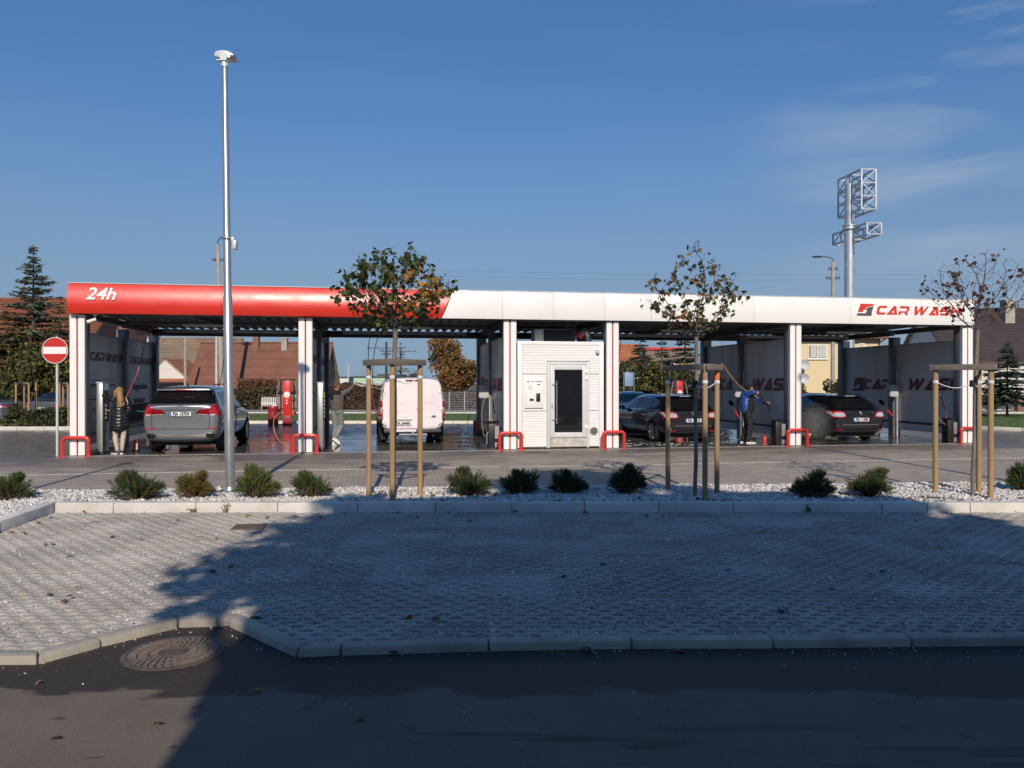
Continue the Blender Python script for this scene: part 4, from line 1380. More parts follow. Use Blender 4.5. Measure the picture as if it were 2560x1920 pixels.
# ================================================================ vehicles
# a vehicle stands with its tail at local y = 0 and its nose along +y
m_tyre = pmat('tyre_rubber', (0.013, 0.013, 0.014), 0.8, var=0.25, vscale=8)
m_rim = pmat('alloy_rim', (0.42, 0.43, 0.44), 0.3, metal=0.9, var=0.1)
m_cglass = pmat('tinted_glass', (0.006, 0.007, 0.009), 0.03, var=0.1, spec=0.65)
m_under = pmat('underbody_black', (0.010, 0.010, 0.011), 0.8, var=0.2)
m_chrome = pmat('chrome_trim', (0.65, 0.65, 0.66), 0.14, metal=1.0, var=0.05)
m_lampr = pmat('red_lamp_glass', (0.36, 0.006, 0.010), 0.08, var=0.2, vscale=14, coat=1.0)
m_lampd = pmat('dark_red_lamp_glass', (0.10, 0.004, 0.006), 0.08, var=0.2, coat=1.0)
m_lampc = pmat('clear_lamp_glass', (0.62, 0.55, 0.53), 0.10, metal=0.35, var=0.3, vscale=20, coat=1.0)
m_plate = pmat('number_plate_white', (0.78, 0.78, 0.76), 0.4, var=0.02)
m_platet = pmat('plate_lettering', (0.02, 0.02, 0.025), 0.5, var=0.05)
m_plateb = pmat('plate_blue', (0.02, 0.09, 0.42), 0.4, var=0.05)
m_badge = pmat('badge_silver', (0.72, 0.72, 0.73), 0.2, metal=0.9, var=0.05)
m_gap = pmat('panel_gap', (0.006, 0.006, 0.006), 0.7, var=0.1)

def paint(name, col, metal, rough, **k):
    return pmat(name, col, rough, metal=metal, var=0.03, vscale=2, coat=1.0, **k)
p_silver = paint('silver_paint', (0.40, 0.405, 0.42), 0.85, 0.27)
p_black = paint('black_paint', (0.0055, 0.006, 0.0085), 0.0, 0.2)
p_white = pmat('foamy_white_paint', (0.80, 0.77, 0.78), 0.35, var=0.02, coat=0.5, col2=(0.79, 0.66, 0.75), c2t=0.55, c2w=0.16, vscale=1.6)
p_grey = paint('grey_paint', (0.16, 0.165, 0.175), 0.7, 0.28)
p_bluegrey = paint('blue_grey_paint', (0.20, 0.235, 0.28), 0.7, 0.28)
p_navy = paint('navy_paint', (0.010, 0.016, 0.045), 0.2, 0.2)

def loft_body(name, st, mat, wheels, track, r_arch, parent):
    """st: rows (y, zb, xs, zs, xm, zm, xbelt, zbelt, xr, zr, zc)."""
    vs, fs = [], []
    for (y, zb, xs, zs, xm, zm, xb, zbelt, xr, zr, zc) in st:
        half = [(0, zb), (xs * 0.82, zb), (xs, zs), (xm, zm), (xb, zbelt),
                (xb * 0.42 + xr * 0.58 + 0.012, zbelt * 0.45 + zr * 0.55), (xr, zr), (xr * 0.58, zc - (zc - zr) * 0.25), (0, zc)]
        ring = half + [(-x, z) for x, z in reversed(half[1:-1])]
        vs += [(x, y, z) for x, z in ring]
    n = 16
    for i in range(len(st) - 1):
        for j in range(n):
            j2 = (j + 1) % n
            fs.append((i * n + j, i * n + j2, (i + 1) * n + j2, (i + 1) * n + j))
    for base, flip in ((0, False), ((len(st) - 1) * n, True)):
        # caps: strips between left and right
        for a in range(8):
            l = lambda k: base + (k if k in (0, 8) else 16 - k)
            r_ = lambda k: base + k
            q = [r_(a), r_(a + 1), l(a + 1), l(a)]
            q2 = []
            for x in q:
                if x not in q2: q2.append(x)
            fs.append(tuple(q2) if flip else tuple(reversed(q2)))
    me = bpy.data.meshes.new(name)
    me.from_pydata(vs, [], fs); me.update()
    bm = bmesh.new(); bm.from_mesh(me)
    bmesh.ops.recalc_face_normals(bm, faces=bm.faces)
    bm.to_mesh(me); bm.free()
    o = link_mesh(name, me, [mat, m_under])
    md = o.modifiers.new('s', 'SUBSURF'); md.levels = 2; md.render_levels = 2
    cb = bmesh.new()
    for (wy, wr) in wheels:
        for sx in (-1, 1):
            M = Matrix.Translation((sx * (track + 0.12), wy, wr - 0.01)) @ Matrix.Rotation(pi / 2, 4, 'Y')
            bmesh.ops.create_cone(cb, cap_ends=True, segments=40, radius1=r_arch, radius2=r_arch, depth=0.62, matrix=M)
    cm = bpy.data.meshes.new('cut'); cb.to_mesh(cm); cb.free()
    cm.materials.append(m_under)
    co = bpy.data.objects.new('cut', cm); COL.objects.link(co)
    bo = o.modifiers.new('b', 'BOOLEAN'); bo.operation = 'DIFFERENCE'; bo.object = co; bo.solver = 'EXACT'
    try: bo.material_mode = 'TRANSFER'
    except Exception: pass
    dg = bpy.context.evaluated_depsgraph_get(); dg.update()
    # uncut body for projecting trim on
    o.modifiers['b'].show_viewport = False
    bpy.context.view_layer.update()
    full = bpy.data.meshes.new_from_object(o.evaluated_get(bpy.context.evaluated_depsgraph_get()))
    o.modifiers['b'].show_viewport = True
    bpy.context.view_layer.update()
    cutm = bpy.data.meshes.new_from_object(o.evaluated_get(bpy.context.evaluated_depsgraph_get()))
    o.modifiers.clear()
    if len(cutm.polygons) > 200: o.data = cutm
    else: o.data = full
    cutm.name = name
    o.data.shade_smooth(); o.data.set_sharp_from_angle(angle=radians(50))
    bvh = BVHTree.FromPolygons([v.co[:] for v in full.vertices], [p.vertices[:] for p in full.polygons])
    bpy.data.objects.remove(co)
    o.parent = parent
    return o, bvh

PROJ = {'rear': lambda a, b: (Vector((a, -3, b)), Vector((0, 1, 0))), 'front': lambda a, b: (Vector((a, 9, b)), Vector((0, -1, 0))),
        'left': lambda a, b: (Vector((-3, a, b)), Vector((1, 0, 0))), 'right': lambda a, b: (Vector((3, a, b)), Vector((-1, 0, 0))),
        'top': lambda a, b: (Vector((a, b, 5)), Vector((0, 0, -1)))}

def round_poly(p, r=0.02, n=3):
    out = []
    k = len(p)
    for i in range(k):
        a, b, c = Vector(p[i - 1]), Vector(p[i]), Vector(p[(i + 1) % k])
        r1 = min(r, (a - b).length * 0.45, (c - b).length * 0.45)
        s, e = b + (a - b).normalized() * r1, b + (c - b).normalized() * r1
        for j in range(n + 1):
            t = j / n
            out.append(tuple((s * (1 - t) + b * t) * (1 - t) + (b * (1 - t) + e * t) * t))
    return out

def decal(bvh, poly, side, name, mat, parent, off=0.006, maxe=0.09, skirt=0.012, rnd=0.0):
    """A skin following the body: poly (a,b) seen from one side, with edges folded back into the body."""
    if rnd: poly = round_poly(poly, rnd)
    bm = bmesh.new()
    vv = [bm.verts.new((a, b, 0)) for a, b in poly]
    bm.faces.new(vv)
    bmesh.ops.triangulate(bm, faces=bm.faces[:])
    for _ in range(5):
        long = [e for e in bm.edges if e.calc_length() > maxe]
        if not long: break
        bmesh.ops.subdivide_edges(bm, edges=long, cuts=1)
        bmesh.ops.triangulate(bm, faces=[f for f in bm.faces if len(f.verts) > 3])
    dvec = None
    for v in bm.verts:
        o, d = PROJ[side](v.co.x, v.co.y)
        dvec = d
        loc, nor, idx, dist = bvh.ray_cast(o, d, 12)
        if loc is None:
            loc, nor, idx, dist = bvh.find_nearest(o + d * 2.2)
        if nor.dot(d) > 0: nor = -nor
        v.co = loc + nor * off
    be = [e for e in bm.edges if len(e.link_faces) == 1]
    r = bmesh.ops.extrude_edge_only(bm, edges=be)
    for g in r['geom']:
        if isinstance(g, bmesh.types.BMVert): g.co += dvec * (skirt + off)
    bmesh.ops.recalc_face_normals(bm, faces=bm.faces)
    top = [f for f in bm.faces if f.normal.dot(dvec) < -0.3]
    if not top: bmesh.ops.reverse_faces(bm, faces=bm.faces)
    me = bpy.data.meshes.new(name); bm.to_mesh(me); bm.free()
    me.shade_smooth(); me.set_sharp_from_angle(angle=radians(40))
    return link_mesh(name, me, mat, parent)

def band(pts, w):
    """Thin closed outline around an open line."""
    P = [Vector(p) for p in pts]
    L, R = [], []
    for i, p in enumerate(P):
        d = (P[min(i + 1, len(P) - 1)] - P[max(i - 1, 0)]).normalized()
        n = Vector((-d.y, d.x)) * w / 2
        L.append(tuple(p + n)); R.append(tuple(p - n))
    return L + R[::-1]

def make_wheel(r, w, spokes=10):
    mb = MB()
    mb.lathe([(r * 0.68, -w / 2 + 0.01), (r * 0.90, -w / 2), (r * 0.985, -w / 2 + 0.03), (r, -w / 4), (r, w / 4), (r * 0.985, w / 2 - 0.03), (r * 0.90, w / 2), (r * 0.70, w / 2 - 0.01), (r * 0.66, w / 2 - 0.04), (r * 0.66, -w / 2 + 0.04)], 36, axis='x', cap=False)
    tm = mb.mesh('tyre'); tm.shade_smooth(); tm.set_sharp_from_angle(angle=radians(35)); tm.materials.append(m_tyre)
    mb = MB()
    mb.lathe([(r * 0.70, w / 2 - 0.012), (r * 0.64, w / 2 - 0.02), (r * 0.62, w / 2 - 0.05), (r * 0.62, -w / 2 + 0.05), (r * 0.70, -w / 2 + 0.015)], 36, axis='x', cap=False)
    mb.lathe([(r * 0.60, -0.02), (r * 0.60, 0.0)], 24, axis='x')
    for k in range(spokes):
        a = 2 * pi * k / spokes
        mb.bar((w / 2 - 0.035, r * 0.12 * cos(a), r * 0.12 * sin(a)), (w / 2 - 0.03, r * 0.65 * cos(a), r * 0.65 * sin(a)), r * 0.12, 0.03, up=(1, 0, 0))
    mb.lathe([(0, w / 2 - 0.05), (r * 0.16, w / 2 - 0.05), (r * 0.16, w / 2 - 0.02), (0.02, w / 2 - 0.01)], 16, axis='x')
    rm = mb.mesh('rim'); rm.materials.append(m_rim); rm.materials.append(m_under)
    for p in rm.polygons:
        if abs(p.center.x + 0.01) < 0.0105 and abs(p.normal.x) > -1 and len(p.vertices) >= 4 and max(abs(rm.vertices[v].co.x + 0.01) for v in p.vertices) < 0.0105: p.material_index = 1
    return tm, rm

def add_wheels(root, wheels, track, w, meshes):
    tm, rm = meshes
    for (wy, wr) in wheels:
        for sx in (-1, 1):
            o = link_mesh('wheel', tm, None, root, (sx * track, wy, wr))
            if sx < 0: o.rotation_euler = (0, 0, pi)
            rim = link_mesh('rim', rm, None, o)
            rim.location = (0, 0, 0)

def number_plate(root, y, x, z, text, w=0.52, h=0.114, tilt=0.0):
    p = MB().box(-w / 2, w / 2, -0.008, 0.008, -h / 2, h / 2).build('number_plate', m_plate, root, bevel=0.004)
    p.location = (x, y, z); p.rotation_euler = (tilt, 0, 0)
    MB().box(-w / 2 + 0.004, -w / 2 + 0.042, -0.0105, -0.0079, -h / 2 + 0.004, h / 2 - 0.004).build('country_band', m_plateb, p)
    me = text_mesh(text, h * 0.98, depth=0.003, offset=0.006, xs=0.86)
    me.transform(face_rot((0, -1, 0))); me.transform(Matrix.Translation((0.02, -0.009, -0.002)))
    me.materials.clear()
    link_mesh('lettering', me, m_platet, p)
    mb = MB()
    mb.box(-w / 2, w / 2, -0.0095, -0.0081, h / 2 - 0.005, h / 2).box(-w / 2, w / 2, -0.0095, -0.0081, -h / 2, -h / 2 + 0.005)
    mb.build('plate_rim', m_platet, p)
    return p

def mirror(root, x, y, z, mat, sx):
    MB().sphere((0, 0, 0), 0.115, 0.07, 0.075, n=14, m=8).build('mirror', mat, root, smooth=60, loc=(x, y, z))
    MB().tube([(x - sx * 0.04, y, z - 0.02), (x - sx * 0.17, y + 0.02, z - 0.05)], 0.025, 8).build('mirror_arm', m_black, root)

# ------------------------------------------------ silver SUV
def make_suv():
    root = thing('suv', 'silver SUV seen from behind in the first bay', 'car', scale=0.945)
    #      y     zb    xs    zs    xm    zm    xb   zbelt  xr    zr    zc
    st = [(0.00, 0.46, 0.74, 0.52, 0.84, 0.78, 0.80, 1.02, 0.70, 1.20, 1.225),
          (0.035, 0.36, 0.84, 0.44, 0.915, 0.78, 0.885, 1.03, 0.80, 1.235, 1.265),
          (0.16, 0.30, 0.90, 0.40, 0.962, 0.80, 0.945, 1.08, 0.80, 1.31, 1.345),
          (0.30, 0.28, 0.92, 0.40, 0.972, 0.80, 0.95, 1.10, 0.74, 1.50, 1.54),
          (0.44, 0.27, 0.92, 0.40, 0.974, 0.80, 0.95, 1.11, 0.70, 1.645, 1.69),
          (0.62, 0.26, 0.92, 0.40, 0.975, 0.80, 0.95, 1.11, 0.685, 1.69, 1.735),
          (1.40, 0.25, 0.91, 0.40, 0.965, 0.78, 0.945, 1.10, 0.685, 1.71, 1.765),
          (2.30, 0.25, 0.91, 0.40, 0.96, 0.76, 0.94, 1.08, 0.68, 1.70, 1.755),
          (2.75, 0.25, 0.91, 0.40, 0.96, 0.76, 0.94, 1.07, 0.665, 1.655, 1.71),
          (3.25, 0.25, 0.92, 0.40, 0.965, 0.76, 0.94, 1.06, 0.70, 1.38, 1.42),
          (3.62, 0.26, 0.92, 0.40, 0.97, 0.76, 0.94, 1.04, 0.76, 1.13, 1.17),
          (4.20, 0.27, 0.92, 0.40, 0.965, 0.74, 0.92, 0.98, 0.72, 1.06, 1.09),
          (4.65, 0.28, 0.88, 0.40, 0.92, 0.70, 0.86, 0.90, 0.66, 0.97, 1.0),
          (4.84, 0.32, 0.72, 0.42, 0.78, 0.66, 0.74, 0.82, 0.60, 0.88, 0.90),
          (4.88, 0.40, 0.66, 0.46, 0.70, 0.64, 0.66, 0.76, 0.52, 0.80, 0.82)]
    wheels = [(1.0, 0.375), (3.93, 0.375)]
    body, bvh = loft_body('body', st, p_silver, wheels, 0.84, 0.43, root)
    add_wheels(root, wheels, 0.825, 0.28, make_wheel(0.375, 0.28, 10))
    D = lambda poly, side, name, mat, **k: decal(bvh, poly, side, name, mat, root, **k)
    D([(-0.83, 1.275), (0.83, 1.275), (0.715, 1.60), (-0.715, 1.60)], 'rear', 'rear_window', m_cglass, rnd=0.05)
    MB().box(-0.66, 0.66, 0.27, 0.50, 1.615, 1.655).build('spoiler', p_silver, root, bevel=0.015)
    MB().box(-0.20, 0.20, 0.262, 0.272, 1.622, 1.645).build('brake_light', m_lampr, root)
    MB().tube([(-0.02, 0.245, 1.36), (0.34, 0.235, 1.365)], 0.010, 6).build('wiper', m_black, root)
    MB().bar((0, 0.78, 1.73), (0, 0.62, 1.80), 0.03, 0.05).build('aerial_fin', m_black, root, bevel=0.008)
    for sx in (-1, 1):
        D([(sx * 0.70, 0.975), (sx * 0.965, 0.985), (sx * 0.955, 1.225), (sx * 0.715, 1.225)], 'rear', 'tail_light', m_lampr, rnd=0.03, off=0.012)
        tl = D([(sx * 0.36, 1.035), (sx * 0.695, 0.975), (sx * 0.705, 1.165), (sx * 0.42, 1.095)], 'rear', 'tail_light', m_lampd, rnd=0.02, off=0.011)
        for z in (1.045, 1.085, 1.125):
            D(band([(sx * (0.44 + (1.125 - z) * .3), z), (sx * 0.69, z + 0.006)], 0.022), 'rear', 'light_bar', m_lampr, off=0.019, maxe=0.2)
        D(band([(sx * 0.72, 0.995), (sx * 0.955, 1.0)], 0.045), 'rear', 'light_bar', m_lampc, off=0.02, maxe=0.2)
        D(band([(sx * 0.43, 1.012), (sx * 0.69, 0.995)], 0.018), 'rear', 'light_bar', m_lampc, off=0.02, maxe=0.2)
        D(band([(sx * 0.80, 1.21), (sx * 0.79, 1.06), (sx * 0.93, 1.05), (sx * 0.94, 1.20)], 0.02), 'rear', 'light_bar', m_lampd, off=0.02, maxe=0.2)
        D([(sx * 0.64, 0.625), (sx * 0.90, 0.635), (sx * 0.90, 0.665), (sx * 0.64, 0.66)], 'rear', 'reflector', m_lampr, off=0.008)
        D([(sx * 0.56, 0.42), (sx * 0.64, 0.375), (sx * 0.83, 0.38), (sx * 0.85, 0.50), (sx * 0.80, 0.54), (sx * 0.58, 0.54)], 'rear', 'exhaust_surround', m_chrome, rnd=0.03, off=0.010)
        D([(sx * 0.60, 0.435), (sx * 0.65, 0.40), (sx * 0.80, 0.405), (sx * 0.82, 0.49), (sx * 0.78, 0.515), (sx * 0.61, 0.515)], 'rear', 'exhaust', m_black, rnd=0.03, off=0.018)
        side = 'right' if sx > 0 else 'left'
        D([(0.62, 1.20), (0.70, 1.56), (1.55, 1.60), (2.55, 1.55), (3.30, 1.16), (2.9, 1.14)], side, 'side_window', m_cglass, rnd=0.05, off=0.005)
        D(band([(2.22, 0.45), (2.20, 1.15), (2.18, 1.55)], 0.06), side, 'door_pillar', m_black, off=0.010)
        D(band([(1.22, 0.75), (1.28, 1.1), (1.20, 1.56)], 0.014), side, 'door_gap', m_gap, off=0.007)
        D(band([(2.22, 0.45), (2.20, 1.10)], 0.012), side, 'door_gap', m_gap, off=0.008)
        for y in (1.55, 2.5):
            MB().box(-0.015, 0.015, y - 0.10, y + 0.10, -0.014, 0.014).build('door_handle', p_silver, root, bevel=0.01, loc=(sx * 0.968, 0, 0.97))
        MB().tube([(sx * 0.66, 0.72, 1.745), (sx * 0.665, 0.85, 1.775), (sx * 0.665, 2.1, 1.78), (sx * 0.655, 2.35, 1.735)], 0.016, 8).build('roof_rail', m_black, root)
        mirror(root, sx * 1.06, 3.02, 1.16, m_black, sx)
    # tailgate outline, bumper crease, apron
    D(band([(-0.70, 0.965), (-0.71, 0.72), (-0.66, 0.635), (0.66, 0.635), (0.71, 0.72), (0.70, 0.965)], 0.013), 'rear', 'tailgate_gap', m_gap, off=0.004)
    D([(-0.80, 0.30), (0.80, 0.30), (0.72, 0.36), (0.42, 0.40), (-0.42, 0.40), (-0.72, 0.36)], 'rear', 'lower_apron', m_colgrey, off=0.008, rnd=0.02)
    D(band([(-0.56, 0.475), (0.56, 0.475)], 0.045), 'rear', 'bumper_trim', m_chrome, off=0.006)
    D([(-0.42, 1.115), (0.42, 1.115), (0.42, 1.13), (-0.42, 1.13)], 'rear', 'grip_strip', m_chrome, off=0.010)
    D([(-0.33, 0.945), (0.33, 0.945), (0.36, 1.10), (-0.36, 1.10)], 'rear', 'plate_recess', p_silver, off=0.003, rnd=0.02)
    b_ = MB().lathe([(0.0, -0.012), (0.040, -0.010), (0.044, 0.0)], 20, axis='y').build('badge', m_badge, root, smooth=40, loc=(0, -0.006, 1.185))
    mb = MB()
    for q in (0, 2):
        mb.add([(0, -0.0135, 0)] + [(0.026 * cos(q * pi / 2 + a), -0.0135, 0.026 * sin(q * pi / 2 + a)) for a in np.linspace(0, pi / 2, 5)], [(0, 1, 2), (0, 2, 3), (0, 3, 4), (0, 4, 5)])
    mb.build('badge_quarter', m_colgrey, b_)
    number_plate(root, -0.032, 0.0, 1.02, 'PJA 15759')
    MB().box(-0.70, 0.70, 0.3, 4.4, 0.20, 0.30).build('underbody', m_under, root)
    MB().tube([(0, 0.3, 0.28), (0, 0.75, 0.26)], 0.16, 10).build('silencer', m_under, root)
    return root
suv = make_suv()
suv.location = (-8.02, 18.72, 0.012); suv.rotation_euler = (0, 0, TH - radians(0.3))

# ------------------------------------------------ white van
def make_van():
    root = thing('van', 'white van covered in pink foam in the second bay', 'van', scale=0.94)
    st = [(0.00, 0.52, 0.80, 0.60, 0.88, 0.90, 0.86, 1.20, 0.765, 1.86, 1.90),
          (0.03, 0.44, 0.88, 0.54, 0.945, 0.90, 0.925, 1.22, 0.80, 1.90, 1.945),
          (0.14, 0.42, 0.93, 0.52, 0.985, 0.90, 0.97, 1.22, 0.825, 1.925, 1.985),
          (0.40, 0.40, 0.94, 0.50, 0.993, 0.90, 0.98, 1.22, 0.83, 1.93, 1.995),
          (1.60, 0.36, 0.94, 0.48, 0.993, 0.90, 0.98, 1.22, 0.83, 1.94, 2.01),
          (2.80, 0.34, 0.94, 0.46, 0.993, 0.90, 0.98, 1.22, 0.82, 1.93, 2.0),
          (3.30, 0.34, 0.94, 0.46, 0.99, 0.88, 0.97, 1.20, 0.80, 1.86, 1.92),
          (3.85, 0.34, 0.93, 0.46, 0.985, 0.86, 0.96, 1.16, 0.80, 1.50, 1.55),
          (4.25, 0.34, 0.92, 0.46, 0.97, 0.84, 0.93, 1.10, 0.78, 1.22, 1.27),
          (4.70, 0.34, 0.86, 0.46, 0.90, 0.78, 0.84, 0.96, 0.68, 1.06, 1.10),
          (4.93, 0.38, 0.72, 0.48, 0.78, 0.72, 0.72, 0.86, 0.58, 0.93, 0.96),
          (4.97, 0.44, 0.64, 0.50, 0.70, 0.70, 0.64, 0.80, 0.50, 0.85, 0.88)]
    wheels = [(1.02, 0.34), (3.95, 0.34)]
    body, bvh = loft_body('body', st, p_white, wheels, 0.87, 0.40, root)
    add_wheels(root, wheels, 0.855, 0.24, make_wheel(0.34, 0.24, 8))
    D = lambda poly, side, name, mat, **k: decal(bvh, poly, side, name, mat, root, **k)
    m_vdoor = p_white
    for sx in (-1, 1):
        dr = D([(sx * 0.006, 0.47), (sx * 0.80, 0.47), (sx * 0.845, 0.62), (sx * 0.845, 1.20), (sx * 0.765, 1.80), (sx * 0.735, 1.875), (sx * 0.006, 1.89)], 'rear', 'rear_door', m_vdoor, off=0.012, rnd=0.02)
        D(round_poly([(sx * 0.10, 1.22), (sx * 0.68, 1.22), (sx * 0.66, 1.72), (sx * 0.10, 1.74)], 0.14, 6), 'rear', 'door_panel', m_vdoor, off=0.021)
        D([(sx * 0.10, 0.80), (sx * 0.78, 0.80), (sx * 0.78, 0.86), (sx * 0.10, 0.86)], 'rear', 'door_crease', m_vdoor, off=0.020, rnd=0.02)
        D([(sx * 0.865, 0.80), (sx * 0.975, 0.80), (sx * 0.965, 1.02), (sx * 0.945, 1.36), (sx * 0.875, 1.30)], 'rear', 'tail_light', m_lampr, off=0.014, rnd=0.03)
        D([(sx * 0.885, 0.90), (sx * 0.955, 0.90), (sx * 0.945, 1.10), (sx * 0.890, 1.12)], 'rear', 'light_band', m_lampc, off=0.020, rnd=0.02)
        D(band([(sx * 0.875, 1.32), (sx * 0.868, 1.50), (sx * 0.835, 1.64)], 0.014), 'rear', 'light_edge', m_gap, off=0.010)
        for z in (0.66, 1.06, 1.55): MB().box(-0.025, 0.025, -0.02, 0.03, -0.035, 0.035).build('hinge', m_whiteplain, root, bevel=0.006, loc=(sx * (0.86 if z < 1.3 else 0.80), 0.0, z))
        D([(sx * 0.80, 0.43), (sx * 0.99, 0.43), (sx * 0.985, 0.80), (sx * 0.875, 0.79), (sx * 0.86, 0.46)], 'rear', 'bumper_corner', m_dark, off=0.016, rnd=0.02)
        D([(sx * 0.58, 0.40), (sx * 0.74, 0.40), (sx * 0.74, 0.435), (sx * 0.58, 0.435)], 'rear', 'reflector', m_lampr, off=0.075, skirt=0.08)
        side = 'right' if sx > 0 else 'left'
        D([(2.75, 1.24), (2.78, 1.70), (3.35, 1.68), (3.95, 1.26), (3.7, 1.22)], side, 'side_window', m_cglass, rnd=0.05)
        D(band([(0.2, 0.66), (3.4, 0.66)], 0.10), side, 'rubbing_strip', m_black, off=0.010)
        D(band([(0.3, 1.15), (2.5, 1.15)], 0.03), side, 'slide_rail', m_gap, off=0.006)
        for gy in (1.55, 2.65, 3.55): D(band([(gy, 0.52), (gy, 1.86 if gy < 3 else 1.25)], 0.012), side, 'door_gap', m_gap, off=0.006)
        MB().box(-0.14, 0.06, -0.05, 0.07, -0.10, 0.17).build('mirror', m_whiteplain if sx > 0 else m_black, root, bevel=0.03, loc=(sx * 1.12 + (0.04 if sx > 0 else 0.0), 3.55, 1.28))
        MB().box(-0.10, 0.02, -0.058, -0.049, -0.06, 0.13).build('mirror_glass', m_chrome, root, loc=(sx * 1.12 + (0.04 if sx > 0 else 0.0), 3.55, 1.28))
        MB().box(sx * 0.80 - 0.11, sx * 0.80 + 0.11, 0.62, 0.64, 0.12, 0.50).build('mud_flap', m_rubber, root)
    D([(-0.95, 0.44), (0.95, 0.44), (0.95, 0.40), (0.80, 0.385), (-0.80, 0.385), (-0.95, 0.40)], 'rear', 'bumper_lip', m_dark, off=0.02)
    MB().box(-0.84, 0.84, -0.065, 0.10, 0.36, 0.465).build('bumper', m_dark, root, bevel=0.02)
    bf = MB().box(-0.62, 0.10, -0.071, -0.0655, 0.385, 0.455).build('foam_patch', pmat('foam', (0.80, 0.74, 0.76), 0.8, var=0.3, vscale=25, bump=1, bscale=40), root)
    D([(-0.22, 1.875), (0.22, 1.875), (0.20, 1.90), (-0.20, 1.90)], 'rear', 'brake_light', m_lampd, off=0.03, skirt=0.04)
    MB().bar((0.12, -0.045, 1.07), (0.30, -0.045, 1.07), 0.03, 0.035).build('door_handle', m_lgrey, root, bevel=0.01)
    MB().bar((-0.46, -0.04, 0.745), (-0.03, -0.04, 0.745), 0.03, 0.022).build('plate_light', m_lgrey, root)
    number_plate(root, -0.030, -0.30, 0.63, 'TA 2444H')
    MB().lathe([(0.0, -0.008), (0.05, -0.006), (0.055, 0.004)], 18, axis='y').build('badge', m_colgrey, root, smooth=40, loc=(0.62, -0.025, 0.83)).scale = (1.25, 1, 0.6)
    put_text('lettering', 'TDCi', 0.05, (-0.46, -0.026, 0.98), (0, -1, 0), m_lgrey, root, xs=1.2, depth=0.003)
    mb = MB().tube([(-0.40, 0.06, 0.31), (0.42, 0.06, 0.31)], 0.045, 8).tube([(0.0, 0.02, 0.31), (0.0, -0.12, 0.30), (0.0, -0.15, 0.36)], 0.03, 8)
    mb.build('tow_bar', m_lgrey, root, smooth=40)
    MB().box(-0.80, 0.80, 0.15, 4.4, 0.26, 0.42).build('underbody', m_under, root)
    return root
van = make_van()
van.location = (-2.76, 21.5, 0.012); van.rotation_euler = (0, 0, radians(11.0))

